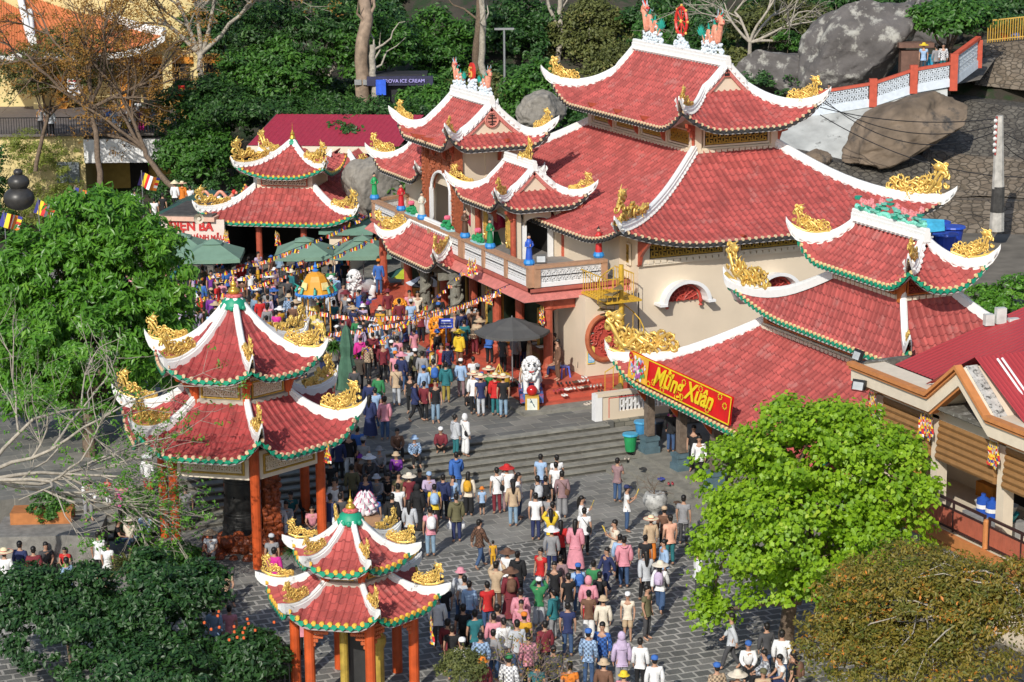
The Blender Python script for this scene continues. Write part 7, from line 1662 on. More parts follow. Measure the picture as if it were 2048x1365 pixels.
def lotus_heap(label, c):
    c = np.array(c, float); root = empty('lotus_sculpture', tuple(c), label, 'sculpture', 'painted lotus sculptures on the balcony rail'); r = np.random.default_rng(int(c[1]*10)); m = MB()
    m.bx(c[0]-.15, c[0]+.15, c[1]-.5, c[1]+.5, c[2], c[2]+.07, 2)
    for k in range(46):
        t = r.uniform(-.45, .45); m.ball(c+(r.uniform(-.1, .1), t, .1+.38*r.random()*(1-abs(t)*1.6)), .075, 6, 0)
    for a in range(8): m.ball(c+(.09*cos(a*.785), .09*sin(a*.785), .55), .07, 6, 1, sq=(1, 1, 1.4))
    m.build('leaves', [mat('lotus_leaf_green', (.02, .28, .10), var=.2), mat('lotus_pink', (.70, .14, .22)), mat('lotus_water', (.35, .60, .65))], root)
lotus_heap('green lotus clump with pink flower between the two red and white statues', (35.9, 92.3, zc_)); lotus_heap('green lotus clump with pink flower before the carved arch', (35.9, 88.0, zc_)); lotus_heap('green lotus clump with pink flower before the side pavilion', (35.9, 84.6, zc_))
big = np.array([38.9, 88.0, 5.45])
m_ = MB()
for k in range(14): a = k*pi/7; m_.tube([(38.3+.3*cos(a), 88.9+.3*sin(a), 6.2), (38.3+.75*cos(a), 88.9+.75*sin(a), 6.5), (38.3+.8*cos(a), 88.9+.8*sin(a), 6.95)], [.25, .3, .05], 8, 0)
m_.lathe((38.3, 88.9, 5.45), [(.7, 0), (.6, .7), (.4, .8)], 14, 1); tag(m_.build('lotus_throne', [mat('crimson_lotus', (.52, .02, .08), rough=.4, var=.2), mat('green_pedestal', (.03, .2, .08))], smooth=True, loc=(38.3, 88.9, 5.45)), 'big crimson lotus throne between tower and side pavilion', 'sculpture')
m_ = MB(); c = np.array([38.35, 85.9, 5.45]); m_.lathe(tuple(c), [(.28, 0), (.26, .5), (.30, .9), (.22, 1.3), (.10, 1.45)], 12, 0); m_.ball(c+(0, 0, 1.6), .14, 8, 1); m_.lathe(tuple(c), [(.4, 0), (.35, .2)], 12, 2)
tag(m_.build('blue_statue', [mat('royal_blue_robe', (.02, .12, .6), rough=.4), MATS['statue_skin'], MATS['green_pedestal']], smooth=True, loc=tuple(c)), 'life-size statue in a blue robe inside the side pavilion', 'statue')
# ---------------------------------------------------------------- spiral stair
sc = np.array([38.82, 76.9, 1.05]); root = empty('spiral_staircase', tuple(sc), 'yellow metal spiral staircase against the cream wall', 'staircase'); YP = mat('yellow_metal_paint', (.62, .38, .04), rough=.45, var=.15, col2=(.25, .13, .05), thr=.66, c2scale=6)
m_ = MB(); m_.tube([sc, sc+(0, 0, 5.5)], .10, 10); m_.build('pole', [YP], root)
N_ = 17; m_ = MB(); rail = []
for k in range(N_):
    a = radians(200)+k*radians(24); z = .35+k*.27; d0 = np.array([cos(a), sin(a), 0]); d1 = np.array([cos(a+.40), sin(a+.40), 0])
    m_.plate([sc+d0*.1+(0, 0, z), sc+d0*.95+(0, 0, z), sc+d1*.95+(0, 0, z), sc+d1*.1+(0, 0, z)], (0, 0, .05)); rail.append(sc+d0*.93+(0, 0, z))
m_.build('treads', [mat('rusty_tread', (.20, .15, .07), rough=.7, var=.3)], root)
m_ = MB(); m_.tube([p+(0, 0, .9) for p in rail], .025, 6)
for p in rail[::1]: m_.tube([p, p+(0, 0, .9)], .016, 5)
m_.build('railing', [YP], root)
m_ = MB(); m_.bx(38.05, 39.6, 76.6, 79.0, 5.05, 5.12); 
for x in np.arange(38.1, 39.6, .18): m_.bx(x, x+.04, 76.6, 79, 5.12, 5.14)
for (xa, ya, xb, yb_) in ((38.07, 76.62, 38.07, 79.0), (39.58, 77.3, 39.58, 79.0), (38.07, 76.62, 38.7, 76.62)):
    m_.beam((xa, ya, 6.05), (xb, yb_, 6.05), .04, .04); L_ = hypot(xb-xa, yb_-ya)
    for t in np.arange(0, L_+.01, .22): m_.tube([(xa+(xb-xa)*t/L_, ya+(yb_-ya)*t/L_, 5.1), (xa+(xb-xa)*t/L_, ya+(yb_-ya)*t/L_, 6.05)], .016, 4)
m_.build('landing', [YP], root)
# ---------------------------------------------------------------- porch clutter
def simple(name, label, cat, mb, mats, loc, group=None, smooth=False): return tag(mb.build(name, mats, loc=loc, smooth=smooth), label, cat, group)
dk = empty('reception_desk', (37.1, 81.3, 1.7), 'brown wooden desk with drawers under the grey parasol', 'desk'); m_ = MB(); m_.bx(36.75, 37.35, 80.2, 82.4, 1.7, 2.5, 0); m_.bx(36.7, 37.4, 80.15, 82.45, 2.5, 2.56, 0); m_.build('body', [mat('desk_wood', (.16, .06, .03), rough=.4, var=.2)], dk)
for y in (80.3, 81.05, 81.8): m_ = MB(); m_.bx(36.73, 36.75, y, y+.6, 1.85, 2.35); m_.build('drawer', [mat('desk_gilt', (.25, .15, .05))], dk)
m_ = MB(); m_.bx(36.85, 37.15, 80.5, 80.85, 2.56, 2.58); m_.bx(36.9, 37.2, 81.2, 81.5, 2.56, 2.575); simple('papers', 'white papers lying on the desk', 'papers', m_, [WHITEP], (37, 80.6, 2.56))
st_c = np.array([37.15, 78.75, 1.7]); root = empty('plastic_stool', tuple(st_c), 'blue plastic stool by the porch door', 'stool'); m_ = MB(); m_.bx(36.97, 37.33, 78.57, 78.93, 2.12, 2.16); m_.build('seat', [mat('blue_plastic', (.10, .16, .72), rough=.35)], root)
for sx_ in (-1, 1):
    for sy_ in (-1, 1): m_ = MB(); m_.beam((37.15+sx_*.2, 78.75+sy_*.2, 1.7), (37.15+sx_*.15, 78.75+sy_*.15, 2.13), .05, .05); m_.build('leg', [MATS['blue_plastic']], root)
m_ = MB(); m_.lathe((38.0, 79.0, 1.7), [(.09, 0), (.09, .45), (.04, .52), (.03, .6)], 10, 0); m_.tube([(38.0, 79.0, 2.28), (37.9, 78.98, 2.2), (37.88, 78.98, 1.95)], .012, 5, 1); simple('fire_extinguisher', 'red fire extinguisher standing by the porch door', 'fire extinguisher', m_, [mat('extinguisher_red', (.65, .04, .02), rough=.3), BLACK], (38, 79, 1.7))
c = np.array([34.2, 78.6, 1.05]); root = empty('yellow_urn', tuple(c), 'round yellow incense drum with peaked handle beside the white lion', 'urn'); m_ = MB(); m_.lathe(tuple(c+(0, 0, .55)), [(.42, 0), (.44, .05), (.44, .5), (.46, .55), (.40, .58), (.05, .62)], 18); m_.build('drum', [mat('drum_yellow', (.70, .42, .03), rough=.5, var=.15)], root)
m_ = MB(); [m_.tube([c+(.2*cos(a), .2*sin(a), 1.15), c+(0, 0, 1.55)], .025, 5) for a in (0, 1.57, 3.14, 4.71)]; [m_.tube([c+(.3*cos(a), .3*sin(a), 0), c+(.3*cos(a), .3*sin(a), .6)], .04, 6) for a in (.5, 2.6, 4.7)]; m_.build('handle_and_legs', [YP], root)
c = np.array([34.25, 84.3, 1.05]); root = empty('blue_sign', tuple(c), 'small blue sign on a post beside the orange lion', 'sign'); m_ = MB(); m_.tube([c, c+(0, 0, 1.9)], .03, 6); m_.build('post', [mat('sign_post_blue', (.06, .09, .2))], root); m_ = MB(); m_.rbx(c+(0, 0, 2.05), (.62, .03, .42), CAMROT, 0)
for k in range(3): m_.rbx(c+(0, 0, 1.93+.12*k)-F0*.02, (.48-.05*k, .01, .05), CAMROT, 1)
m_.build('panel', [mat('sign_blue', (.03, .07, .50)), mat('sign_letter_pale', (.6, .65, .8))], root)
def bin_(label, c, col, rim, h=.62, r_=.26):
    root = empty('litter_bin', tuple(c), label, 'bin'); m = MB(); m.lathe(tuple(c), [(r_*.72, 0), (r_, h), (r_*1.12, h), (r_*1.12, h+.06), (r_*.95, h+.06), (r_*.9, h-.05), (.01, h-.1)], 16, 0, cap=False); m.build('body', [mat('bin_%.2f%.2f' % (col[0], col[1]), col, rough=.4, var=.15)], root)
    m = MB(); m.lathe(tuple(c+np.array([0, 0, h])), [(r_*1.0, -.02), (r_*1.2, 0), (r_*1.15, .07), (r_*.95, .08)], 16); m.build('rim', [mat('bin_rim%.2f' % rim[0], rim, rough=.4)], root)
bin_('green litter bin with a blue bag rim beside the first shrine column', np.array([36.55, 71.6, .5]), (.02, .28, .09), (.06, .38, .60)); bin_('blue litter bin behind the first shrine column', np.array([37.75, 73.0, .5]), (.05, .25, .5), (.08, .35, .6)); bin_('black litter bin behind the first shrine column', np.array([38.3, 72.8, .5]), (.02, .02, .03), (.03, .06, .10))
for k, (u, v, h, s_) in enumerate(((1868, 478, 101, .5), (1890, 490, 100, .5), (1905, 475, 101.5, .5), (1880, 465, 103, .42))): p = at(u, v, h); bin_(('blue barrel behind the shrine top roof, left one', 'blue barrel behind the shrine top roof, nearest one', 'blue barrel behind the shrine top roof, right one', 'blue barrel behind the shrine top roof, farthest one')[k], p-(0, 0, .5), (.02, .06, .42), (.02, .08, .5), .95, s_)
m_ = MB(); p = at(1862, 468, 100); m_.plate([p+R0*a+F0*b_+np.array([0, 0, z]) for a, b_, z in ((-.7, 0, 0), (.6, -.1, .15), (.7, .6, .5), (-.4, .7, .55))], (0, 0, .04)); simple('tarpaulin', 'crumpled light blue tarpaulin beside the blue barrels', 'tarpaulin', m_, [mat('light_blue_tarp', (.05, .38, .6), var=.2)], tuple(p))
# stone urn planter on the plaza, lotus bud pedestal, stele
c = np.array([34.1, 64.9, 0]); root = empty('stone_planter', tuple(c), 'mottled round stone planter with dry twigs on the plaza', 'planter'); m_ = MB(); m_.lathe(tuple(c), [(.25, 0), (.3, .1), (.14, .2), (.12, .35), (.28, .48), (.42, .68), (.44, .85), (.36, 1.0), (.34, 1.04), (.26, 1.0)], 16); m_.build('urn', [mat('mottled_stone', (.45, .45, .43), rough=.9, var=.3, scale=6, col2=(.08, .08, .08), thr=.54, c2scale=7)], root, smooth=True)
rg_ = np.random.default_rng(3); m_ = MB()
for k in range(7): bare_branches(m_, c+(0, 0, .95), rg_.normal(size=3)*.6+np.array([0, 0, .8]), .4, .012, 3, rg_, .6, .05)
m_.build('twigs', [BARK], root)
c = at(733, 1110, 66.5)*(1, 1, 0); root = empty('lotus_monument', tuple(c), 'stone pedestal topped by a big pink-edged lotus bud', 'monument'); m_ = MB(); zz = at(733, 1060, 66.5)[2]; m_.rbx((c[0], c[1], zz/2), (.7, .7, zz), CAMROT+.2, 1); m_.rbx((c[0], c[1], zz+.35), (.85, .7, .3), CAMROT+.2, 2); m_.rbx((c[0], c[1], zz+.08), (.6, .55, .3), CAMROT+.2, 1); m_.build('pedestal', [STONE, mat('ochre_monument', (.45, .28, .06)), mat('brown_slab', (.36, .20, .11))], root)
m_ = MB(); zt_ = zz+.55; m_.lathe((c[0], c[1], zt_), [(.18, 0), (.30, .15), (.32, .3), (.2, .5), (.03, .68)], 12, 0)
for row in range(4):
    for k in range(8):
        a = k*pi/4+row*.39; r_ = (.31, .34, .28, .18)[row]; z = zt_+.04+.15*row; m_.tube([(c[0]+r_*.6*cos(a), c[1]+r_*.6*sin(a), z), (c[0]+r_*cos(a), c[1]+r_*sin(a), z+.1), (c[0]+r_*.85*cos(a), c[1]+r_*.85*sin(a), z+.22)], [.10, .11, .012], 6, 0); m_.tube([(c[0]+(r_+.08)*cos(a), c[1]+(r_+.08)*sin(a), z+.1), (c[0]+r_*.95*cos(a), c[1]+r_*.95*sin(a), z+.23)], [.02, .012], 4, 1)
m_.build('lotus_bud', [mat('white_petal', (.76, .70, .72)), mat('crimson_edge', (.55, .10, .22))], root, smooth=True)
m_ = MB(); c = np.array([*small_c, -1.2]); m_.bx(c[0]-.3, c[0]+.3, c[1]-.5, c[1]-.3, -1.2, 2.2, 0); m_.lathe((c[0]+.45, c[1]-.7, -1.2), [(.17, 0), (.17, 2.6), (.24, 2.8), (.24, 2.95), (.15, 3.05), (.2, 3.2)], 12, 1); m_.lathe((c[0]-.55, c[1]-.7, -1.2), [(.12, 0), (.12, 3.4)], 10, 1); simple('gilded_stele', 'gilded columns and dark stone tablet inside the small pavilion', 'monument', m_, [mat('dark_tablet', (.05, .05, .05), rough=.4), mat('old_gilding', (.40, .28, .05), rough=.4, var=.3)], tuple(c))
# left garden: stone platform, planter bed, bench, black fence
m_ = MB(); a = at(150, 1130, 70.5); m_.rbx((a[0]-.6, a[1]+.6, .65), (3.4, 2.2, 1.3), CAMROT+.05); simple('stone_platform', 'grey stone block platform under the leafless branches', 'platform', m_, [mat('grey_masonry', (.22, .21, .19), rough=.9, var=.25, bump=.4)], (a[0], a[1], 0))
m_ = MB(); m_.rbx((a[0]-.7, a[1]+1.3, 1.45), (2.0, .9, .5), CAMROT+.05); bed = simple('planter_bed', 'orange-brown planter bed with trailing greenery on the platform', 'planter', m_, [mat('orange_earthenware', (.42, .16, .05), rough=.8, var=.2)], (a[0], a[1], 1.3))
V, Fc, rv, _ = leaf_arrays([(np.array([a[0]-.6, a[1]+1.2, 1.9]), np.array([.8, .4, .4])), (np.array([a[0]-.5, a[1]+.8, 1.55]), np.array([.6, .2, .35]))], 1800, .13, .5, 6, .2); q = MB(); q.add(V, Fc, 0, rv); q.build('foliage', [L_MD], bed)
m_ = MB(); b_ = at(232, 1085, 69.5); m_.rbx((b_[0], b_[1], .5), (1.4, .5, .1), CAMROT); [m_.rbx((b_[0]+s_*.5*cos(CAMROT), b_[1]+s_*.5*sin(CAMROT), .23), (.12, .4, .46), CAMROT) for s_ in (-1, 1)]; simple('stone_bench', 'pale stone bench left of the columnar shrub', 'bench', m_, [MATS['grey_masonry']], (b_[0], b_[1], 0))
fa, fb_ = at(380, 1240, 60.5), at(575, 1235, 58); root = empty('black_fence', tuple(fa*(1, 1, 0)), 'low black metal fence in front of the carved stand', 'fence'); m_ = MB()
for z in (.25, .95): m_.beam((fa[0], fa[1], z), (fb_[0], fb_[1], z), .05, .05)
for t in np.linspace(0, 1, 22): m_.beam((*(fa+(fb_-fa)*t)[:2], 0), (*(fa+(fb_-fa)*t)[:2], .95), .025, .025)
m_.build('bars', [BLACK], root)
m_ = MB(); m_.rbx(((fa[0]+fb_[0])/2+.3, (fa[1]+fb_[1])/2+1.2, .15), (3.4, 2, .3), CAMROT)
simple('grass_bed', 'raised bed of dark ground cover around the pavilions', 'planting bed', m_, [mat('ground_cover', (.02, .05, .015), rough=.95, var=.5, scale=20, bump=1)], (fa[0], fa[1], 0))
# lamps, loudspeaker, telecom boxes, guest-house goods
def floodlight(label, c, rz):
    root = empty('floodlight', tuple(c), label, 'lamp', rz=rz); m = MB(); m.rbx((0, 0, .2), (.42, .12, .32), 0, 0, rx=-.35); m.build('housing', [BLACK], root, local=True); m = MB(); m.rbx((0, -.075, .18), (.34, .01, .24), 0, 0, rx=-.35); m.build('glass', [mat('lamp_glass', (.45, .47, .48), rough=.15)], root, local=True); m = MB(); m.tube([(-.24, 0, .2), (-.24, 0, 0), (.24, 0, 0), (.24, 0, .2)], .015, 4); m.build('bracket', [BLACK], root, local=True)
floodlight('black floodlight on the near corner of the balcony rail', np.array([36.45, 79.4, 6.37]), CAMROT); floodlight('black floodlight under the guest house cornice', np.array([36.0, 55.2, 6.75]), radians(-60)); floodlight('small black floodlight on top of the guest house parapet corner', np.array([36.4, 55.9, 7.5]), radians(-90))
c = at(400, 435, 109.5); m_ = MB(); d = -F0; m_.tube([c, c+d*.25, c+d*.45], [.06, .12, .26], 14, 0, cap=False); m_.tube([c+d*.2, c+d*.42], [.05, .09], 10, 0); m_.tube([c, c-d*.15], [.07, .07], 8, 0); simple('loudspeaker', 'cream horn loudspeaker on the left corner of the goddess shrine roof', 'loudspeaker', m_, [mat('cream_horn', (.66, .60, .50), rough=.4)], tuple(c))
c = at(2000, 655, 69); root = empty('telecom_boxes', tuple(c), 'cluster of pale grey equipment boxes on a mast behind the guest house', 'equipment')
m_ = MB(); m_.tube([c-(0, 0, 1.0), c+(0, 0, .5)], .05, 8); m_.build('mast', [STEEL], root)
for dx, dz, w_, h_ in ((-.36, .25, .3, .35), (.0, .38, .32, .5), (.42, .1, .36, .38), (-.1, -.35, .4, .3)): m_ = MB(); m_.rbx(c+R0*dx+np.array([0, 0, dz]), (w_, .22, h_), CAMROT+.2); m_.build('box', [mat('pale_grey_box', (.55, .57, .54), rough=.5)], root)
for k, y in enumerate((50.75, 50.3)):
    root = empty('water_jug', (37.5, y, 3.45), ('big blue water jug on the guest house balcony, left one', 'big blue water jug on the guest house balcony, right one')[k], 'water jug', 'blue water jugs'); m_ = MB(); m_.lathe((37.5, y, 3.95), [(.19, 0), (.2, .1), (.19, .2), (.2, .3), (.19, .42), (.07, .5), (.07, .58)], 14); m_.build('body', [mat('jug_blue', (.03, .10, .45), rough=.15)], root); m_ = MB(); m_.lathe((37.5, y, 4.1), [(.203, 0), (.203, .12)], 14); m_.build('label', [WHITEP], root)
m_ = MB(); m_.bx(37.1, 38.1, 49.5, 51.2, 3.45, 3.95); simple('low_table', 'low table behind the balcony railing of the guest house', 'table', m_, [mat('grey_table', (.3, .3, .3))], (37.6, 50.3, 3.45))
for (y, z, r_, cl, lab) in ((49.8, 3.95, .30, (.03, .40, .45), 'turquoise basin on the balcony table'), (49.75, 4.2, .24, (.5, .5, .5), 'steel basin stacked in the turquoise one'), (51.1, 3.95, .2, (.6, .6, .58), 'white basin at the left end of the balcony table')):
    m_ = MB(); m_.lathe((37.7, y, z), [(r_*.6, 0), (r_, .22), (r_*1.08, .23), (r_*.95, .2), (r_*.5, .03)], 16, cap=False); simple('basin', lab, 'basin', m_, [mat('basin%.2f' % cl[0], cl, rough=.3)], (37.7, y, z))
m_ = MB()
for k in range(7): y = 54.0+.12*k; m_.tube([(37.6, y, 5.7), (37.62+.03*(k % 2), y, 5.0), (37.6, y+.02, 4.2)], [.06, .08, .07], 6)
simple('hanging_robes', 'orange monk robes hung to dry on the guest house balcony', 'clothes', m_, [mat('saffron_cloth', (.60, .27, .05), rough=.8, var=.15)], (37.6, 54.3, 4.2))
# shoes left on the steps
SHC = [(.03, .03, .03), (.7, .68, .64), (.10, .06, .04), (.55, .48, .40), (.45, .06, .08), (.03, .05, .3)]
def shoe_mesh():
    m = MB()
    for s_ in (-.07, .07): m.lathe((s_, 0, 0), [(.042, 0), (.045, .03), (.035, .06)], 10, 0, sx=1, sy=2.9); m.lathe((s_, -.04, .055), [(.022, 0), (.024, .006)], 8, 1, sx=1, sy=2.4)
    o = m.build('shoe_source', [CLOTH, DARK]); me = o.data; bpy.data.objects.remove(o); return me
SHOE = shoe_mesh()
def shoes(x, y, z, k, rz, lab):
    o = bpy.data.objects.new('pair_of_shoes', SHOE); COL.objects.link(o); o.location = (x, y, z); o.rotation_euler = (0, 0, rz); o.color = (*SHC[k], 1); tag(o, lab, 'shoes', 'pairs of shoes left on the steps')
CN = ['black', 'white', 'brown', 'beige', 'dark red', 'blue']; rs_ = random.Random(8)
SH = [(36.5+.3*i, 77.7, 1.712, k) for i, k in enumerate((0, 0, 2, 1, 1))]+[(36.1+.27*i, 77.30, 1.564, k) for i, k in enumerate((4, 4, 1, 1, 3, 2, 1, 3))]+[(36.3, 76.98, 1.414, 1), (37.9, 77.0, 1.414, 2), (36.9, 76.2, 1.175, 3), (37.15, 76.25, 1.175, 3), (37.8, 78.25, 1.70, 1)]
SH += [(35.3, 79+.28*i, 1.564, k) for i, k in enumerate((0, 0, 2, 1, 1, 0, 3, 1, 1, 2, 1, 0))]+[(34.95, 79.4+.35*i, 1.414, k) for i, k in enumerate((1, 0, 1, 2, 0))]+[(36.15, 71.0, .38, 3), (36.0, 69.6, .38, 0), (36.1, 68.1, .38, 5), (36.05, 67.5, .38, 4), (35.5, 67.0, .26, 0), (35.4, 65.7, .26, 2)]
for i, (x, y, z, k) in enumerate(SH):
    pl = 'on the top red step by the porch door' if z > 1.7 else ('on the second red step' if z > 1.5 else ('on the lower red step' if z > 1.3 else ('on the stone plinth below the red steps' if z > 1 else 'on the broad steps before the shrine columns')))
    if x < 35.6 and z > 1.2: pl = 'on the '+('upper' if z > 1.5 else 'lower')+' red step facing the crowd'
    nb = ('%s from near end' % 'first second third fourth fifth sixth seventh eighth ninth tenth eleventh twelfth thirteenth fourteenth'.split()[min(13, sum(1 for a in SH[:i] if abs(a[2]-z) < .02 and (a[0] < 35.6) == (x < 35.6)))])
    shoes(x+rs_.uniform(-.05, .05), y+rs_.uniform(-.05, .05), z, k, rs_.uniform(-.6, .6)+(pi/2 if x < 35.6 else 0), '%s shoes %s, %s' % (CN[k], pl, nb))
# ---------------------------------------------------------------- people
PC = dict(wh=(.76, .76, .76), bk=(.012, .012, .014), nv=(.02, .03, .10), gy=(.26, .26, .27), lg=(.48, .50, .53), dg=(.06, .06, .065), rd=(.52, .02, .02), mr=(.17, .02, .03), pk=(.66, .27, .33), mg=(.60, .03, .27), ye=(.72, .50, .03),
          mu=(.60, .32, .02), be=(.50, .37, .24), br=(.15, .075, .045), ol=(.13, .12, .06), gn=(.03, .20, .07), tl=(.02, .15, .17), lb=(.32, .46, .66), bl=(.04, .13, .42), dn=(.045, .09, .19), jl=(.22, .33, .44), li=(.50, .40, .56), pu=(.17, .03, .27), cr=(.70, .62, .50), pe=(.74, .40, .28), kh=(.32, .25, .05), mv=(.27, .17, .18))
PC['or'] = (.66, .19, .02)
PN = dict(wh='white', bk='black', nv='navy', gy='grey', lg='light grey', dg='charcoal', rd='red', mr='maroon', pk='pink', mg='magenta', ye='yellow', mu='mustard', be='beige', br='brown', ol='olive', gn='green', tl='teal', lb='light blue', bl='blue', dn='denim', jl='pale denim', li='lilac', pu='purple', cr='cream', pe='peach', kh='khaki', mv='mauve')
PN['or'] = 'orange'
SKIN = mat('skin', (.46, .26, .17), rough=.6, var=.06); HAIR = mat('black_hair', (.012, .010, .009), rough=.5, var=.2); EYE = mat('eye_dark', (.02, .015, .012)); LIP = mat('lips', (.40, .12, .10))
def skeleton(pose):
    J = dict(pel=(0, 0, .92), spi=(0, 0, 1.08), che=(0, .01, 1.28), nek=(0, .005, 1.41), hd0=(0, .01, 1.47), hd1=(0, .02, 1.54), hd2=(0, .01, 1.61), hd3=(0, .0, 1.655))
    for s, n in ((-1, 'L'), (1, 'R')):
        J['sh'+n] = (s*.175, 0, 1.345); J['el'+n] = (s*.225, -.02, 1.09); J['wr'+n] = (s*.22, .06, .86); J['ha'+n] = (s*.21, .08, .78)
        J['hi'+n] = (s*.085, 0, .86); J['kn'+n] = (s*.095, .02, .48); J['an'+n] = (s*.10, -.02, .08); J['to'+n] = (s*.115, .13, .035)
    if pose == 'w':
        J['knL'] = (-.095, .16, .50); J['anL'] = (-.10, .26, .10); J['toL'] = (-.11, .40, .06); J['knR'] = (.095, -.04, .47); J['anR'] = (.10, -.24, .14); J['toR'] = (.11, -.13, .035)
        J['elL'] = (-.22, -.12, 1.10); J['wrL'] = (-.21, -.16, .88); J['haL'] = (-.2, -.15, .80); J['elR'] = (.22, .08, 1.10); J['wrR'] = (.20, .22, .92); J['haR'] = (.19, .28, .86)
    if pose == 'p':
        for s, n in ((-1, 'L'), (1, 'R')): J['el'+n] = (s*.22, .05, 1.10); J['wr'+n] = (s*.08, .27, 1.22); J['ha'+n] = (s*.03, .31, 1.30)
    if pose == 'u':
        for s, n in ((-1, 'L'), (1, 'R')): J['el'+n] = (s*.26, .17, 1.33); J['wr'+n] = (s*.10, .26, 1.54); J['ha'+n] = (s*.06, .27, 1.62)
    if pose in ('t', 'k'):
        dz = -.52 if pose == 't' else -.68; lean = .07
        for k in J:
            if k[:2] not in ('kn', 'an', 'to'): x, y, z = J[k]; J[k] = (x, y+lean*max(0, (z-.9)/.5), z+dz)
        for s, n in ((-1, 'L'), (1, 'R')):
            J['hi'+n] = (s*.09, .02, .92+dz-.04); kz = .46 if pose == 't' else .42
            J['kn'+n] = (s*.13, .42 if pose == 't' else .36, kz); J['an'+n] = (s*.13, .44 if pose == 't' else .12, .08); J['to'+n] = (s*.14, .59 if pose == 't' else .27, .035)
            J['el'+n] = (s*.22, .14, 1.11+dz); J['wr'+n] = (s*.10, .36, 1.02+dz); J['ha'+n] = (s*.05, .42, 1.0+dz)
    if pose == 'n':
        a = radians(42)
        for k in J:
            x, y, z = J[k]
            if z > .93: d = z-.93; J[k] = (x, y*cos(a)+d*sin(a)-.10, .90+d*cos(a))
        for s, n in ((-1, 'L'), (1, 'R')): J['el'+n] = (s*.2, .30, .96); J['wr'+n] = (s*.12, .48, .86); J['ha'+n] = (s*.10, .55, .82); J['hi'+n] = (s*.085, -.08, .86)
        J['pel'] = (0, -.1, .92)
    return J
RAD = dict(pel=(.135, .105), spi=(.115, .088), che=(.145, .10), nek=(.052, .052), hd0=(.058, .062), hd1=(.075, .088), hd2=(.078, .092), hd3=(.045, .05), sh=(.058, .058), el=(.040, .040), wr=(.026, .026), ha=(.036, .018), hi=(.088, .088), kn=(.056, .056), an=(.036, .036), to=(.036, .026))
def skin_mesh(J, bones, grow=0.0, over=None, sub=1, root='pel'):
    names = []; 
    for a, b in bones:
        for n in (a, b):
            if n not in names: names.append(n)
    me = bpy.data.meshes.new('tmp'); me.from_pydata([J[n] for n in names], [(names.index(a), names.index(b)) for a, b in bones], [])
    o = bpy.data.objects.new('tmp', me); COL.objects.link(o)
    o.modifiers.new('k', 'SKIN'); 
    if sub: q = o.modifiers.new('s', 'SUBSURF'); q.levels = sub; q.render_levels = sub
    sv = me.skin_vertices[0].data
    for i, n in enumerate(names):
        o2 = over or {}; r = o2.get(n) or o2.get(n[:2]) or RAD.get(n) or RAD.get(n[:2]); sv[i].radius = (r[0]+grow, r[1]+grow); sv[i].use_root = (n == root)
    dg = bpy.context.evaluated_depsgraph_get(); m2 = bpy.data.meshes.new_from_object(o.evaluated_get(dg)); bpy.data.objects.remove(o)
    n = len(m2.vertices); co = np.zeros(n*3, np.float32); m2.vertices.foreach_get('co', co); F = [tuple(p.vertices) for p in m2.polygons]; bpy.data.meshes.remove(m2)
    return co.reshape(-1, 3), F
def addF(mb, V, F, mi=0):
    for k in (3, 4):
        f = [x for x in F if len(x) == k]
        if f: mb.add(V, f, mi)
BON = [('pel', 'spi'), ('spi', 'che'), ('che', 'nek'), ('nek', 'hd0'), ('hd0', 'hd1'), ('hd1', 'hd2'), ('hd2', 'hd3')]
for _n_ in 'LR': BON += [('che', 'sh'+_n_), ('sh'+_n_, 'el'+_n_), ('el'+_n_, 'wr'+_n_), ('wr'+_n_, 'ha'+_n_), ('pel', 'hi'+_n_), ('hi'+_n_, 'kn'+_n_), ('kn'+_n_, 'an'+_n_), ('an'+_n_, 'to'+_n_)]
PM = {}
def finish(m, mats, smooth=True):
    o = m.build('tmp', mats, smooth=smooth); me = o.data; bpy.data.objects.remove(o); return me
def body_mesh(pose):
    k = 'b'+pose
    if k in PM: return PM[k]
    J = skeleton(pose); m = MB(); V, F = skin_mesh(J, BON); addF(m, V, F)
    h = np.array(J['hd1']); hz = np.array(J['hd2'])-np.array(J['hd1']); hz /= np.linalg.norm(hz)
    fwd = np.cross(hz, np.array([-1., 0, 0])); fwd = -fwd if fwd[1] < 0 else fwd
    P_ = lambda x, y, z: h+np.array([x, 0, 0])+fwd*y+hz*z
    m.tube([P_(0, .075, .035), P_(0, .098, .0), P_(0, .085, -.012)], [.010, .014, .008], 5)
    for s in (-1, 1):
        m.ball(P_(s*.030, .083, .028), .009, 5, 1); m.ball(P_(s*.078, .0, .01), .020, 6, 0, sq=(.5, .8, 1.2))
        n = 'L' if s < 0 else 'R'; w_, q = np.array(J['wr'+n]), np.array(J['ha'+n]); d = q-w_; d /= np.linalg.norm(d); sd = np.cross(d, (1., 0, 0)); sd /= np.linalg.norm(sd)+1e-9
        for i, (o_, l) in enumerate(((-.024, .060), (-.008, .072), (.008, .068), (.024, .052))):
            b0 = q+sd*o_+d*.01; c1 = b0+d*l*.55; m.tube([b0, c1, c1+d*l*.35+np.array([-s*.012, .006, 0])], [.0085, .008, .006], 5)
        m.tube([w_+d*.03+sd*.022, w_+d*.06+sd*.045, q+sd*.045+d*.015], [.010, .010, .007], 5)
    m.tube([P_(-.02, .083, -.035), P_(0, .088, -.037), P_(.02, .083, -.035)], .006, 4, 2)
    PM[k] = finish(m, [SKIN, EYE, LIP]); return PM[k]
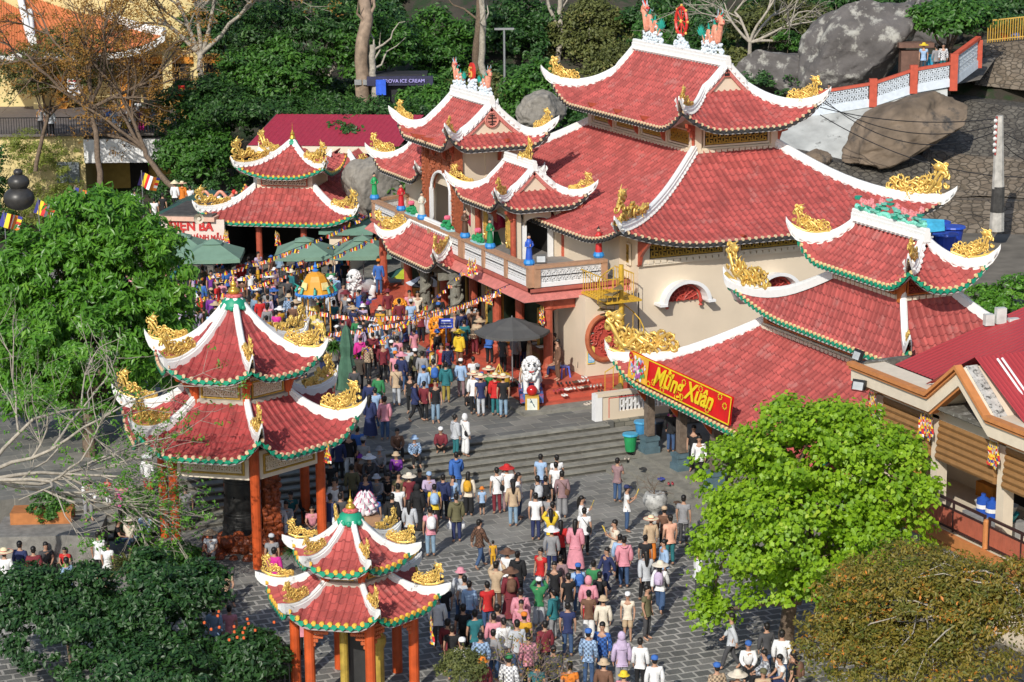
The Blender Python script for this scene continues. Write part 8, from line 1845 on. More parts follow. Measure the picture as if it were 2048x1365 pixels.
def top_mesh(pose, T):
    k = 't'+pose+T
    if k in PM: return PM[k]
    J = dict(skeleton(pose)); lng = T != 't'; g = .022 if T in 'tlL' else .036
    J2 = dict(J); b = [('pel', 'spi'), ('spi', 'che'), ('che', 'nc')]; nk = np.array(J['che'])*.25+np.array(J['nek'])*.75; J2['nc'] = tuple(nk)
    for n in 'LR':
        e = np.array(J['el'+n]); s_ = np.array(J['sh'+n]); w_ = np.array(J['wr'+n])
        if lng: J2['cu'+n] = tuple(e+(w_-e)*.95); b += [('che', 'sh'+n), ('sh'+n, 'el'+n), ('el'+n, 'cu'+n)]
        else: J2['cu'+n] = tuple(s_+(e-s_)*.62); b += [('che', 'sh'+n), ('sh'+n, 'cu'+n)]
    if pose not in 'tk': p = np.array(J['pel']); J2['hem'] = tuple(p-np.array([0, 0, .10 if pose != 'n' else .03])); b = [('hem', 'pel')]+b
    V, F = skin_mesh(J2, b, g, dict(nc=(.05, .05), cu=(.042, .042) if lng else (.060, .060), hem=(.135, .105), el=(.046, .046), sh=(.062, .062)), root='pel')
    m = MB(); addF(m, V, F)
    if T in 'hj':   # hood or collar roll
        c = np.array(J['nek'])+np.array([0, -.05, -.02]); m.tube([c+np.array([.10*cos(a), .085*sin(a)-.01, .02*cos(a*2)]) for a in np.linspace(0, 2*pi, 13)], .034, 6, cap=False)
    if T == 'H':
        h = np.array(J['hd1']); m.ball(h+np.array([0, -.025, .015]), .135, 10, 0, sq=(.85, .9, 1.15))
    if T == 'd':     # long tunic panels
        p = np.array(J['pel']); m.lathe((p[0], p[1], 0), [(.30, .14), (.26, .45), (.19, .80), (.155, .98)], 12, 0, cap=False, sy=.62)
    PM[k] = finish(m, [CLOTHP if T == 'L' else CLOTH]); return PM[k]
def bot_mesh(pose, B):
    if pose in 'tkn' and B in 'wk': B = 'p'
    k = 'p'+pose+B
    if k in PM: return PM[k]
    J = skeleton(pose); J2 = dict(J); b = []; p = np.array(J['pel']); J2['wst'] = tuple(p+(np.array(J['spi'])-p)*.35); b.append(('wst', 'pel')); m = MB()
    if B == 'k':
        m.lathe((p[0], p[1], 0), [(.27, .12), (.24, .4), (.19, .7), (.15, .9), (.14, .98)], 14, 0, cap=False, sy=.75)
    else:
        o = dict(kn=(.058, .058), an=(.046, .046), wst=(.125, .095)); o = dict(o, kn=(.09, .09), an=(.10, .10)) if B == 'w' else o
        for n in 'LR':
            kn, an = np.array(J['kn'+n]), np.array(J['an'+n]); J2['cf'+n] = tuple(kn+(an-kn)*(.92 if B != 's' else .08)); b += [('pel', 'hi'+n), ('hi'+n, 'kn'+n), ('kn'+n, 'cf'+n)] if B != 's' else [('pel', 'hi'+n), ('hi'+n, 'cf'+n)]
            o['cf'] = o['an'] if B != 's' else (.085, .085)
        V, F = skin_mesh(J2, b, .014, o, root='pel'); addF(m, V, F)
    PM[k] = finish(m, [CLOTH]); return PM[k]
def hair_mesh(pose, H):
    k = 'h'+pose+H
    if k in PM: return PM[k]
    J = skeleton(pose); h = np.array(J['hd2']); m = MB(); m.ball(h+np.array([0, -.018, .012]), .098, 12, sq=(.90, 1.0, .92)); m.ball(h+np.array([0, -.045, -.045]), .078, 10, sq=(1, .75, 1.1))
    if H == 'b': m.ball(h+np.array([0, -.115, .03]), .045, 8)
    if H == 'l': m.tube([h+np.array([0, -.06, 0]), h+np.array([0, -.10, -.12]), h+np.array([0, -.11, -.26]), h+np.array([0, -.10, -.40])], [.085, .075, .065, .03], 8, flat=1)
    PM[k] = finish(m, [HAIR]); return PM[k]
STRAW = mat('straw_plait', (.74, .64, .42), rough=.85, var=.15, scale=20); STRIM = mat('straw_trim', (.50, .08, .08))
def hat_mesh(pose, H):
    k = 'x'+pose+H
    if k in PM: return PM[k]
    J = skeleton(pose); c = np.array(J['hd2'])+np.array([0, -.01, .02]); m = MB(); mats = [CLOTH]
    if H == 'c': m.lathe(tuple(c), [(.102, -.01), (.104, .03), (.085, .075), (.02, .10)], 12, sy=1.08); m.plate([c+np.array([x, y, -.005]) for x, y in ((-.07, .07), (-.06, .16), (0, .19), (.06, .16), (.07, .07))], (0, 0, .012))
    elif H == 'B': m.lathe(tuple(c), [(.17, -.045), (.105, .0), (.095, .07), (.05, .095), (.01, .10)], 14)
    elif H == 'w': m.lathe(tuple(c), [(.27, -.035), (.20, .01), (.11, .015), (.098, .09), (.05, .115), (.01, .12)], 16)
    elif H == 'S': m.lathe(tuple(c), [(.28, -.01), (.20, .005), (.11, .012), (.102, .10), (.05, .125), (.01, .13)], 18, 0); m.lathe(tuple(c), [(.275, -.006), (.286, .0), (.275, .006)], 18, 1, cap=False); m.lathe(tuple(c), [(.112, .014), (.112, .04)], 18, 1, cap=False); mats = [STRAW, STRIM]
    elif H == 'C': m.lathe(tuple(c), [(.26, -.02), (.13, .085), (.005, .19)], 18, 0); mats = [STRAW]
    elif H == 'r': m.ball(c+np.array([0, -.02, -.02]), .128, 10, sq=(.88, .9, 1.1)); m.lathe(tuple(c), [(.19, -.36), (.15, -.22), (.10, -.1)], 12, cap=False, sy=.8)
    PM[k] = finish(m, mats); return PM[k]
def bag_mesh(pose, G):
    k = 'g'+pose+G
    if k in PM: return PM[k]
    J = skeleton(pose); c = np.array(J['che'])+np.array([0, -.20, -.08]); m = MB(); mats = [CLOTH]
    if G == 'k':
        m.lathe(tuple(c-np.array([0, 0, .2])), [(.10, 0), (.15, .04), (.155, .28), (.12, .38), (.04, .42)], 10, sy=.62); m.lathe(tuple(c+np.array([0, -.08, -.16])), [(.08, 0), (.10, .03), (.10, .15), (.05, .17)], 8, sy=.5)
        for s in (-1, 1): m.tube([c+np.array([s*.09, .06, .15]), np.array(J['che'])+np.array([s*.10, .0, .15]), np.array(J['che'])+np.array([s*.11, .125, .02]), c+np.array([s*.12, .22, -.12]), c+np.array([s*.12, .03, -.16])], .017, 4)
    elif G == 'x':
        hp = np.array(J['pel'])+np.array([.16, -.06, .04]); m.lathe(tuple(hp-np.array([0, 0, .1])), [(.07, 0), (.10, .05), (.09, .16), (.05, .2)], 8, sy=.6)
        ch = np.array(J['che']); m.tube([hp+np.array([0, -.03, .1]), ch+np.array([.03, -.135, -.02]), ch+np.array([-.12, -.05, .13]), ch+np.array([-.07, .12, .04]), hp+np.array([-.02, .15, .1])], .010, 4)
    elif G == 'g':
        for n in 'LR': q = np.array(J['ha'+n]); m.lathe(tuple(q-np.array([0, 0, .33])), [(.06, 0), (.11, .06), (.10, .18), (.03, .27), (.015, .32)], 8, sy=.6)
    elif G == 'i':
        q = np.array(J['haR']); 
        for t in range(7): m.tube([q+np.array([-.03, 0, -.03]), q+np.array([-.06+.02*t, .10+.01*(t % 2), .26])], .006, 4)
    PM[k] = finish(m, mats); return PM[k]
TN = dict(t='tee', l='long-sleeved top', L='checked shirt', h='hoodie', H='hooded top', j='jacket', d='long tunic'); BN = dict(p='trousers', w='wide trousers', k='skirt', s='shorts')
HN = dict(c='cap', B='bucket hat', w='wide-brimmed hat', S='straw hat', C='conical hat', r='headscarf')
PS = dict(s='standing', w='walking', p='holding incense', u='arms raised', t='seated', k='squatting', n='bending')
LMK = [(34.1, 64.9, 'stone planter'), (31, 70.5, 'right end of the stairs'), (26, 70.5, 'middle of the stairs'), (21.5, 70.5, 'bell pavilion'), (19.4, 55, 'small pavilion'), (32, 53.5, 'foot of the bright tree'), (28.5, 50, 'bottom edge'), (24.5, 53, 'bare shrub'), (36.5, 70, 'shrine columns'),
       (26.5, 61, 'open middle of the plaza'), (30.5, 60, 'right side of the plaza'), (23.5, 65, 'lotus monument'), (28, 75.5, 'top of the stairs'), (34, 79, 'yellow drum'), (35.1, 77.5, 'near white lion'), (34.7, 86.2, 'right orange lion'), (34.7, 90, 'left orange lion'), (35.2, 97.2, 'far white lion'), (28.7, 81.3, 'folded parasol'),
       (31.5, 84, 'blue sign'), (30.7, 91.5, 'robed goddess statue'), (36.7, 81, 'reception desk'), (36.9, 87.5, 'dragon columns'), (29, 98, 'left of the orange canopy'), (33, 101, 'middle green parasol'), (37, 102, 'right green parasol'), (28.5, 103, 'left green parasol'), (17, 70, 'columnar shrub'), (14, 69, 'stone platform'), (12.5, 64, 'left edge'),
       (30, 137, 'yellow terrace railing'), (27, 137, 'left of the yellow terrace'), (34, 117, 'dark green canopies'), (68, 100, 'hill path parapet'), (76, 103, 'yellow railing at top right')]
NBR = {}
GR_P = 'people visiting the temple'
def person(row):
    f = row.split(); x, y, z, rz = map(float, f[:4]); pose, T, tc, B, bc, hair, hat, bag = f[4:12]; s = float(f[12])
    root = bpy.data.objects.new('person', body_mesh(pose)); COL.objects.link(root); root.location = (x, y, z); root.rotation_euler = (0, 0, radians(rz)); root.scale = (s, s, s)
    child_mesh('top' if T != 'd' else 'tunic', top_mesh(pose, T), root, color=PC[tc])
    child_mesh(BN[B].split()[-1], bot_mesh(pose, B), root, color=PC[bc])
    if T != 'H' and hat[0] not in 'r': child_mesh('hair', hair_mesh(pose, {'n': 's'}.get(hair, hair)), root)
    if hat[0] != '-': hc = hat[2:] or 'be'; child_mesh('hat' if hat[0] != 'r' else 'headscarf', hat_mesh(pose, hat[0]), root, color=PC[hc])
    if bag[0] != '-':
        g = bag[0]; nm = dict(k='backpack', x='shoulder_bag', g='shopping_bags', i='incense_sticks')[g]; child_mesh(nm, bag_mesh(pose, g), root, color=(.85, .62, .08) if g == 'i' else PC[bag[2:] or 'wh'])
    sm = 'small child' if s < .8 else 'person'
    lab = '%s in %s %s' % (sm, PN[tc], TN[T])
    ext = ''
    if hat[0] in 'SC': ext = ' and '+HN[hat[0]]
    elif hat[0] != '-': ext = ' and %s %s' % (PN[hat[2:] or 'be'], HN[hat[0]])
    elif bag[0] == 'k': ext = ' with %s backpack' % PN[bag[2:]]
    elif T != 'd': ext = ' and %s %s' % (PN[bc], BN[B])
    lab += ext
    d = sorted(LMK, key=lambda l: (l[0]-x)**2+(l[1]-y)**2)
    return root, lab, PS[pose], [q[2] for q in d[:2]], (x, y)
def lmtxt(t): return ('at ' if t.startswith(('left', 'right side', 'open')) or 'edge' in t else 'by ')+('the ' if not t.startswith('left of') else '')+t
def label_people(R):
    lab = {i: '%s, %s %s' % (r[1], r[2], lmtxt(r[3][0])) for i, r in enumerate(R)}
    for rnd in range(2):
        G = {}
        for i, l in lab.items(): G.setdefault(l, []).append(i)
        for l, ids in G.items():
            if len(ids) < 2: continue
            ids.sort(key=lambda i: (np.array([*R[i][4], 0])@R0)/(np.array([*R[i][4], 0])@F0))
            n = len(ids); nm = {2: ['left one', 'right one'], 3: ['left one', 'middle one', 'right one']}.get(n, ['%s from left' % w_ for w_ in ('first', 'second', 'third', 'fourth', 'fifth', 'sixth', 'seventh', 'eighth', 'ninth', 'tenth')][:n])
            for i, w_ in zip(ids, nm+['one']*n): lab[i] = l+', '+w_
    for i, r in enumerate(R):
        t = lab[i]
        if len(t.split()) > 16: t = t.replace('long-sleeved top', 'top').replace('wide-brimmed hat', 'wide hat')
        if len(t.split()) > 16: t = t.replace('open middle of the plaza', 'plaza middle').replace('right side of the plaza', 'plaza right').replace('right end of the stairs', 'stairs').replace('middle of the stairs', 'stair middle')
        if len(t.split()) > 16: t = t.replace(', standing', '').replace(', seated', '').replace(', bending', '').replace(', walking', '').replace(', arms raised', '').replace(', holding incense', '')
        while len(t.split()) > 16: t = t.replace(' the ', ' ', 1) if ' the ' in t else ' '.join(t.split()[:16])
        tag(r[0], t, 'person', GR_P)
def crowd(n, seed):
    """the far, densest part of the crowd before the goddess shrine, beyond the 300 people built one by one"""
    r = random.Random(seed); V, F, C_ = [], [], []; nv = 0; cache = {}
    def arr(me):
        if me.name not in cache:
            co = np.zeros(len(me.vertices)*3, np.float32); me.vertices.foreach_get('co', co); cache[me.name] = (co.reshape(-1, 3), [tuple(p.vertices) for p in me.polygons])
        return cache[me.name]
    ks = [k for k in PC if k not in ('or', 'kh', 'mg', 'ye', 'pe')]; pts = [(o.location.x, o.location.y) for o in COL.objects if o.name.startswith('person') and o.parent is None]; k = 0; t = 0
    while k < n and t < 9000:
        t += 1; y = r.uniform(85, 105.5); x = r.uniform(24.5, min(36.5, 34.3+(y-98)*.5 if y > 98 else 34.3))
        if y < 92 and r.random() < .45 or min((x-a)**2+(y-b)**2 for a, b in pts) < .40 or (x-30.6)**2+(y-91.2)**2 < 1.2: continue
        pts.append((x, y)); k += 1; a = radians(-24+r.uniform(-60, 60)) if r.random() < .75 else r.uniform(0, 6.28); s = r.uniform(.92, 1.05); c, d = cos(a)*s, sin(a)*s; T = r.choice('tttllj'); ps = 's'
        for me, col in ((body_mesh(ps), (.46, .26, .17)), (top_mesh(ps, T), PC[r.choice(ks)]), (bot_mesh(ps, 'p'), PC[r.choice(['bk', 'bk', 'dn', 'dg', 'nv', 'gy'])]), (hair_mesh(ps, r.choice('ssb')), (.012, .01, .009)))+(((hat_mesh(ps, r.choice('cBw')), PC[r.choice(['wh', 'be', 'cr', 'bl', 'mr'])]),) if r.random() < .25 else ()):
            co, fs = arr(me); W_ = np.column_stack([x+co[:, 0]*c-co[:, 1]*d, y+co[:, 0]*d+co[:, 1]*c, 1.05+co[:, 2]*s]); V.append(W_); F += [tuple(i+nv for i in f) for f in fs]; C_.append(np.tile(col, (len(fs), 1))); nv += len(W_)
    me = bpy.data.meshes.new('crowd'); me.from_pydata(np.vstack(V).tolist(), [], F); at_ = me.attributes.new('cloth_colour', 'FLOAT_VECTOR', 'FACE'); at_.data.foreach_set('vector', np.vstack(C_).astype(np.float32).ravel())
    m = bpy.data.materials.new('crowd_cloth'); m.use_nodes = True; n_ = m.node_tree.nodes.new('ShaderNodeAttribute'); n_.attribute_name = 'cloth_colour'; m.node_tree.links.new(n_.outputs['Vector'], m.node_tree.nodes['Principled BSDF'].inputs['Base Color']); m.node_tree.nodes['Principled BSDF'].inputs['Roughness'].default_value = .85
    me.materials.append(m); me.polygons.foreach_set('use_smooth', np.ones(len(me.polygons), bool)); o = bpy.data.objects.new('crowd', me); COL.objects.link(o); tag(o, 'dense crowd packed between the goddess shrine and the orange canopy', 'crowd', kind='stuff')
PEOPLE = '''
29.93 72.91 0.75 278 s h lg p tl b - - 0.97
30.27 72.79 0.75 280 s H wh w wh n - x.bk 0.99
29.52 73.32 0.90 151 k j mr p bk n c.wh - 0.96
28.88 70.32 0.00 349 w j bl p dn s - - 1.04
28.41 70.53 0.00 167 t t ye p dn s - - 0.75
26.84 67.37 0.00 337 s t ye p bk s - k.lb 0.97
27.53 68.25 0.00 321 s j nv p bk s - - 0.98
27.88 68.41 0.00 323 n l lb p dn s - - 0.96
25.62 64.73 0.00 350 s t pk p jl s - k.wh 1.04
26.97 65.73 0.00 349 s j ol p nv s - g.wh 1.03
28.46 68.22 0.00 327 s l cr w bk l - k.mu 0.97
28.94 68.13 0.00 341 s t lb s bk n B.or - 0.62
29.46 68.01 0.00 351 s t wh p mr s - x.bk 1.02
29.84 67.99 0.00 317 u t wh p mv n w.rd - 1.04
29.39 66.45 0.00 343 s l be p jl l c.bk - 1.01
29.94 67.20 0.00 231 s t wh p dn l - - 1.00
31.60 68.96 0.00 318 s t lb p nv s - - 1.00
31.99 68.44 0.00 352 s t wh p bk b - - 1.04
31.67 67.82 0.00 327 s t wh p bk s - - 1.00
31.30 66.54 0.00 339 s l mv w gy s - x.br 1.04
30.29 66.39 0.00 351 s t dg p bk s - k.lg 1.04
30.63 66.45 0.00 332 s t bk p bk s - k.bk 1.00
29.47 64.75 0.00 333 s t wh p nv s - - 1.01
29.93 64.68 0.00 327 s t gy p dn s - - 0.97
29.52 63.49 0.00 316 s l wh p gy s - - 1.03
29.31 63.20 0.00 341 u l ye p dn l - - 0.95
29.03 61.83 0.00 337 s l rd w bk l - - 0.98
28.41 61.19 0.00 329 s l gy p nv n w.wh - 1.00
29.34 61.36 0.00 322 s d pk w wh l - - 1.05
30.28 62.64 0.00 323 s t wh p bk s - x.bk 0.99
30.72 63.76 0.00 236 p l wh w wh l - i 1.01
33.89 67.39 0.00 306 p t mv p dn s - - 0.99
32.70 64.31 0.00 248 p t wh p dn n c.nv i 0.98
30.49 60.81 0.00 93 p t cr p gy s - i 1.04
30.16 59.79 0.00 324 s l lb p bk s - - 0.96
30.02 59.22 0.00 341 s h pk p dn b - - 1.03
29.18 58.74 0.00 103 w l nv p nv s - - 0.97
32.76 61.68 0.00 334 s l br p bk n c.be - 0.97
31.92 61.02 0.00 344 s l be w or n S - 0.95
32.36 60.52 0.00 356 s t pe p tl b - - 1.04
31.04 58.45 0.00 86 s l lb p bk b - - 1.02
30.88 59.41 0.00 326 s t bk p bk b - - 0.95
29.97 57.62 0.00 348 w l lg p bk l - - 1.05
30.00 56.72 0.00 315 w l wh w dn l w.cr k.li 0.99
28.60 54.92 0.00 215 s t ol p dg s - - 1.01
28.05 55.08 0.00 147 s t cr s be n c.wh - 0.90
27.10 54.80 0.00 333 s l cr w cr n B.be - 0.97
26.97 55.50 0.00 330 s t br w wh b - - 0.96
27.33 56.26 0.00 328 s H pk p rd n - - 1.05
28.01 56.88 0.00 316 s t bk p bk s - k.bk 0.95
27.69 57.73 0.00 348 s t lb p dn n c.bl k.bl 0.97
28.22 57.73 0.00 326 s t gn p bk b - - 0.99
27.07 57.13 0.00 357 s t bk p gy s - - 0.96
27.08 58.14 0.00 143 s t bk p bk s - - 0.99
27.57 58.74 0.00 316 s l mv p bk s - - 0.96
27.29 59.60 0.00 118 s t rd p dn s - - 0.97
26.31 59.96 0.00 315 s l wh p rd n w.br - 0.96
26.44 59.48 0.00 325 s j bk p bk b - - 1.00
25.35 58.66 0.00 319 u l be p br s - - 1.05
25.58 58.10 0.00 348 s d mr w mr n w.br k.br 1.00
24.50 57.37 0.00 357 s t rd p dn s - - 0.99
26.62 62.93 0.00 284 w L br p dn s - - 1.00
27.07 62.86 0.00 332 s t mu p mu s - - 0.55
26.11 57.17 0.00 332 u l gn w lg n c.wh - 0.95
26.04 55.99 0.00 33 s h tl p gy s - - 0.97
25.08 56.22 0.00 336 s j pk p gy s - - 1.03
24.83 55.62 0.00 145 s l pk p dn b - - 0.95
24.44 54.54 0.00 323 s t mu p be n c.or - 0.97
24.12 58.22 0.00 352 s t lg p dg s - - 0.97
24.09 57.77 0.00 316 s l lb p dn s - - 0.96
24.15 58.59 0.00 339 s l lg p dn n B.pk - 1.04
23.48 58.97 0.00 331 s t dg p dn s - - 1.05
23.00 55.65 0.00 342 s t bk p bk s - k.bk 1.04
23.14 55.12 0.00 346 s t tl p bk s - - 1.03
22.21 54.90 0.00 318 s l mr p bk s - - 1.00
23.73 54.41 0.00 352 s l wh p gy s - - 0.97
23.89 53.82 0.00 354 s l lg p dn s - - 1.04
23.62 54.86 0.00 343 s l pk p dn s - - 0.98
21.94 53.19 0.00 342 s t wh p gy n c.wh - 1.03
22.59 53.41 0.00 337 s L lb p nv s - - 1.03
23.78 52.80 0.00 344 s L pk p bk s - - 1.02
24.68 53.64 0.00 354 s l mr p bk s - - 0.98
22.58 51.43 0.00 317 s L wh p dn n c.gn - 1.05
21.84 51.56 0.00 356 s l mr p dn n B.or - 1.05
25.42 52.34 0.00 316 s L lb p dn n c.bl - 1.02
25.99 52.61 0.00 139 s L bl p dn s - - 1.04
26.08 51.58 0.00 343 s l li p gy n r.li - 1.05
26.56 51.38 0.00 321 s l wh p bk s - - 0.96
26.18 49.79 0.00 339 s l wh p dn n c.bl - 1.01
27.43 48.57 0.00 354 s L be p dg n c.bl - 1.02
25.00 49.31 0.00 314 s t pk p gy n B.ye - 0.97
24.77 50.05 0.00 314 s l br p gy n B.be - 1.04
33.77 62.21 0.00 319 s t gy p dg s - - 1.04
37.78 70.65 0.50 308 s l bk p dn s - x.bk 1.03
37.96 70.82 0.50 298 s l mg p mv n B.gy - 1.04
37.41 68.19 0.50 143 s t bk p bk s - - 1.04
36.98 66.99 0.50 148 s l wh p bk s - - 1.02
31.53 57.11 0.00 258 s l wh p dg s - - 1.04
22.13 54.39 0.00 337 s t bk p dn s - - 1.00
23.14 53.78 0.00 315 s l gy p dn s - - 0.95
24.03 51.68 0.00 335 s l dg p bk s - - 1.01
23.86 50.28 0.00 340 s t or p dn s - - 1.04
23.19 50.95 0.00 330 s t tl p dn s - - 0.96
22.67 56.81 0.00 337 s l wh p dg b - - 1.03
23.37 57.96 0.00 350 s t bk p dn s - - 0.95
23.91 55.26 0.00 317 s t mv p bk s - - 1.03
25.88 54.66 0.00 330 s t nv p dn s - - 1.00
29.67 51.72 0.00 57 w l lg p dg s - - 1.03
29.82 51.03 0.00 155 t l wh p bk n c.bl - 0.97
28.34 49.00 0.00 138 t l br p dg n w.cr - 1.05
29.14 49.06 0.00 161 t t be p be n c.ol - 0.96
29.86 49.99 0.00 66 t L lg p bk s - - 1.04
30.13 49.64 0.00 81 t t wh p nv s - - 0.99
29.72 48.43 0.00 47 s t bk p dg b - k.br 1.03
30.25 49.91 0.00 322 s l wh p dn s - - 1.04
30.29 50.81 0.00 350 s l dg p dn s - - 0.98
27.74 73.28 0.90 169 t l br p bk s - - 0.99
28.17 72.66 0.75 172 t L lb p bk n B.lb - 0.97
27.19 71.86 0.45 140 t l pu p dg n B.be - 0.97
27.17 70.89 0.00 149 t t gy p jl n C - 1.00
27.62 70.79 0.00 173 t j dg p bk s - - 1.00
26.02 70.75 0.00 134 t l gy p dn n B.lg - 1.02
26.46 70.90 0.00 158 t t bk p bk s - - 0.98
27.80 70.31 0.00 165 t l li p dn n c.lb - 1.00
26.15 71.84 0.45 137 t l dg p dg n w.wh - 1.00
26.67 72.33 0.60 171 t l gy p dg n B.gy - 0.97
25.89 72.13 0.45 167 t l br p br n B.pu - 0.99
25.61 72.56 0.60 161 s l bk p wh s - - 1.05
25.00 70.60 0.00 340 s l ol p dg s - - 1.02
25.09 69.47 0.00 174 s l nv p bk s - - 0.98
26.20 69.13 0.00 174 s t ol p dg s - - 1.00
26.49 68.85 0.00 352 s t mr p bk n w.cr - 0.98
25.62 67.68 0.00 341 s t wh p bk b - - 1.03
26.23 67.44 0.00 320 s d bk w bk n r.bk - 0.99
25.03 66.69 0.00 330 s j bk p bk s - - 1.03
25.32 65.82 0.00 319 s l lg p bk l - - 1.02
24.61 67.28 0.00 320 s t bl p dn s - - 0.96
23.94 69.27 0.00 321 s t dg p bk s - - 1.03
23.10 67.50 0.00 330 s t nv p gy s - - 1.04
23.49 67.58 0.00 329 s l dg p bk s - - 1.01
27.60 75.72 1.05 318 s d nv p dn l - - 1.01
28.20 76.73 1.05 355 s t lb p dn s - - 0.99
28.13 75.50 1.05 342 s l pk p dn b - - 0.97
29.99 77.15 1.05 237 w j nv p bk s - - 0.98
30.36 77.09 1.05 315 s l mr p bk s - - 0.95
30.64 76.63 1.05 170 s t bk p jl s - - 1.04
25.97 72.64 0.75 349 s l bl p bk s - - 1.03
25.97 72.02 0.45 321 s t gy p dg n c.gy - 1.05
25.11 72.27 0.60 335 s l nv p bk s - - 1.01
24.35 71.02 0.15 355 s t bk p dg s - - 1.01
23.85 69.22 0.00 176 s l wh p gy s - - 1.03
23.36 68.92 0.00 162 s t li p dg s - - 0.96
32.73 92.19 1.05 350 s l wh p dn n c.wh - 1.01
32.43 89.31 1.05 354 s t dg p bk s - - 0.98
32.45 88.23 1.05 340 s l wh p nv n B.wh k.lb 0.99
30.60 84.91 1.05 345 s j mg p bk n c.pk - 1.04
30.66 84.27 1.05 324 s L be p bk b - - 0.98
31.45 85.71 1.05 341 s j mr p bk s - - 0.98
31.05 83.42 1.05 173 s l mr p bk n B.be - 1.05
31.58 83.81 1.05 331 s l lb p dn n c.wh - 0.99
32.01 84.27 1.05 326 s t pk p dn s - - 1.03
31.17 81.61 1.05 314 s l nv p dn n w.pk - 0.99
31.08 82.08 1.05 337 s t pk p gy n c.or - 0.97
31.84 82.51 1.05 341 s t lg p dn s - - 1.02
31.93 82.02 1.05 355 s l ol p bk n c.wh k.bk 0.99
32.00 81.41 1.05 320 s l gy p dn s - - 1.01
31.24 79.34 1.05 356 s l lb p dn n c.bl - 0.96
31.77 79.63 1.05 354 s t ye w rd s - k.bl 1.05
32.15 79.23 1.05 327 s h tl p kh b - - 1.01
33.03 79.78 1.05 325 s l lb p mv n c.wh - 0.96
33.60 79.85 1.05 354 s t wh p gy s - - 0.97
33.06 78.11 1.05 348 s t bl p dn n c.gy - 1.04
33.36 82.65 1.05 144 s t rd p bk s - - 0.96
33.51 82.34 1.05 355 s L nv p bk n c.mr - 0.98
34.73 84.02 1.17 308 s j ye p br n w.ye - 0.97
35.61 84.40 1.55 298 n j be p mr n w.be - 1.02
35.03 87.07 1.60 325 s l gn p bl n c.bl - 1.05
35.31 86.65 1.60 321 s j bk p bk s - - 1.00
35.28 85.82 1.60 135 s l be p bk s - - 0.96
35.17 88.61 1.40 319 t H li p gy n - - 0.98
33.03 86.97 1.05 357 s l gy p br b - - 0.96
34.26 91.25 1.60 353 s l mr w be n B.mr - 0.98
33.86 88.80 1.60 346 s l mr p br b - - 1.02
34.94 90.30 1.60 176 s l pk p be s - - 1.02
35.16 89.85 1.60 165 s t cr p bk s - - 1.04
34.31 88.52 1.60 344 s t lb p gy n c.lg - 1.01
34.22 87.13 1.60 338 s t mr p bk s - - 1.02
29.12 78.84 1.05 320 s l gn w rd b - - 1.00
30.18 79.64 1.05 335 s t be p lg s - x.bk 1.03
30.29 78.40 1.05 141 s t bk p bk s - - 0.96
28.36 77.81 1.05 325 s l nv p dn s - - 1.04
28.83 78.44 1.05 331 s t lb p dn s - - 0.70
27.98 75.17 1.05 352 s l pk p dn b - - 1.02
29.63 82.44 1.05 331 s t be p bk s - - 0.98
27.95 81.23 1.05 315 s t pk w rd s - - 0.99
29.27 84.22 1.05 314 s t dg p bk s - - 1.04
32.41 77.80 1.05 266 t l bk p bk s - - 0.70
31.21 88.83 1.05 321 s l dg p bk s - - 0.97
31.59 89.50 1.05 350 s l mr p bk s - - 1.03
28.73 80.50 1.05 338 s l dg p bk s - - 0.97
35.25 84.69 1.40 345 s l tl p dg s - - 1.00
36.07 85.79 1.70 350 s l br p bk s - - 0.97
35.47 85.51 1.60 345 s l nv p dg s - - 1.05
36.43 86.62 1.60 175 s l lg p bk s - - 1.04
36.21 85.45 1.60 171 s l bk p bk s - - 0.99
35.69 88.61 1.60 339 s l bk p bk n c.bl - 1.03
36.73 90.62 1.60 161 s l gy p bk s - - 0.96
32.45 77.07 1.05 327 s l wh p bk n S - 1.04
32.59 76.71 1.05 353 s t nv p lg n S - 1.01
33.36 77.70 1.05 315 s t gn p dg n S - 1.01
33.14 76.56 1.05 325 s j rd p tl n S - 1.01
33.30 76.14 1.05 343 s t bk p jl n S - 1.04
34.92 77.59 1.25 353 s t be p dn n B.be - 0.98
36.93 78.75 1.70 59 t t lb p nv s - - 1.01
36.65 78.26 1.70 83 s l br p br s - - 1.03
35.53 82.62 1.50 312 n t bl p bk s - - 1.04
36.58 81.50 1.50 304 n j bk p nv s - - 1.02
36.03 81.06 1.50 297 s l gy p bk s - - 1.01
35.99 79.60 1.60 59 s l be p bk s - - 1.05
37.19 79.73 1.70 75 s t bk p bk s - - 0.96
35.39 80.91 1.50 298 s t dg p bk s - - 1.00
30.69 100.57 1.05 350 s t wh p bk s - - 1.05
29.20 94.36 1.05 350 s l rd p dg s - - 1.02
29.26 93.34 1.05 331 s t pk p gy s - - 0.98
29.05 91.49 1.05 315 s t mg p bk s - - 1.01
30.57 94.32 1.05 352 s L lb p dn n B.be - 1.03
27.86 99.27 1.05 326 s l bl p bk s - - 1.04
30.11 90.76 1.05 325 s t li p dn s - - 0.95
31.93 89.02 1.05 347 s l gn p bk s - - 0.96
32.12 88.69 1.05 357 s l bk p bk s - - 0.96
37.31 100.13 1.05 334 s t rd p bk s - - 0.98
35.96 96.95 1.70 321 s l bl p dn n c.or - 1.05
31.00 98.30 1.05 347 s t pk p bk s - - 0.95
30.12 92.43 1.05 321 s l br p bk s - - 1.05
33.21 102.86 1.05 320 s l wh p bk s - - 0.95
33.54 101.51 1.05 345 s l mu p bk b - - 0.99
31.92 96.72 1.05 322 s t wh p bk s - - 1.04
28.14 93.65 1.05 355 s t wh p bk s - - 1.02
15.34 69.52 1.30 180 n l wh p gy s - - 1.00
16.30 69.89 0.00 255 t t bk p dn n c.bk - 0.98
16.73 69.78 0.00 320 t l cr p jl n w.cr - 0.99
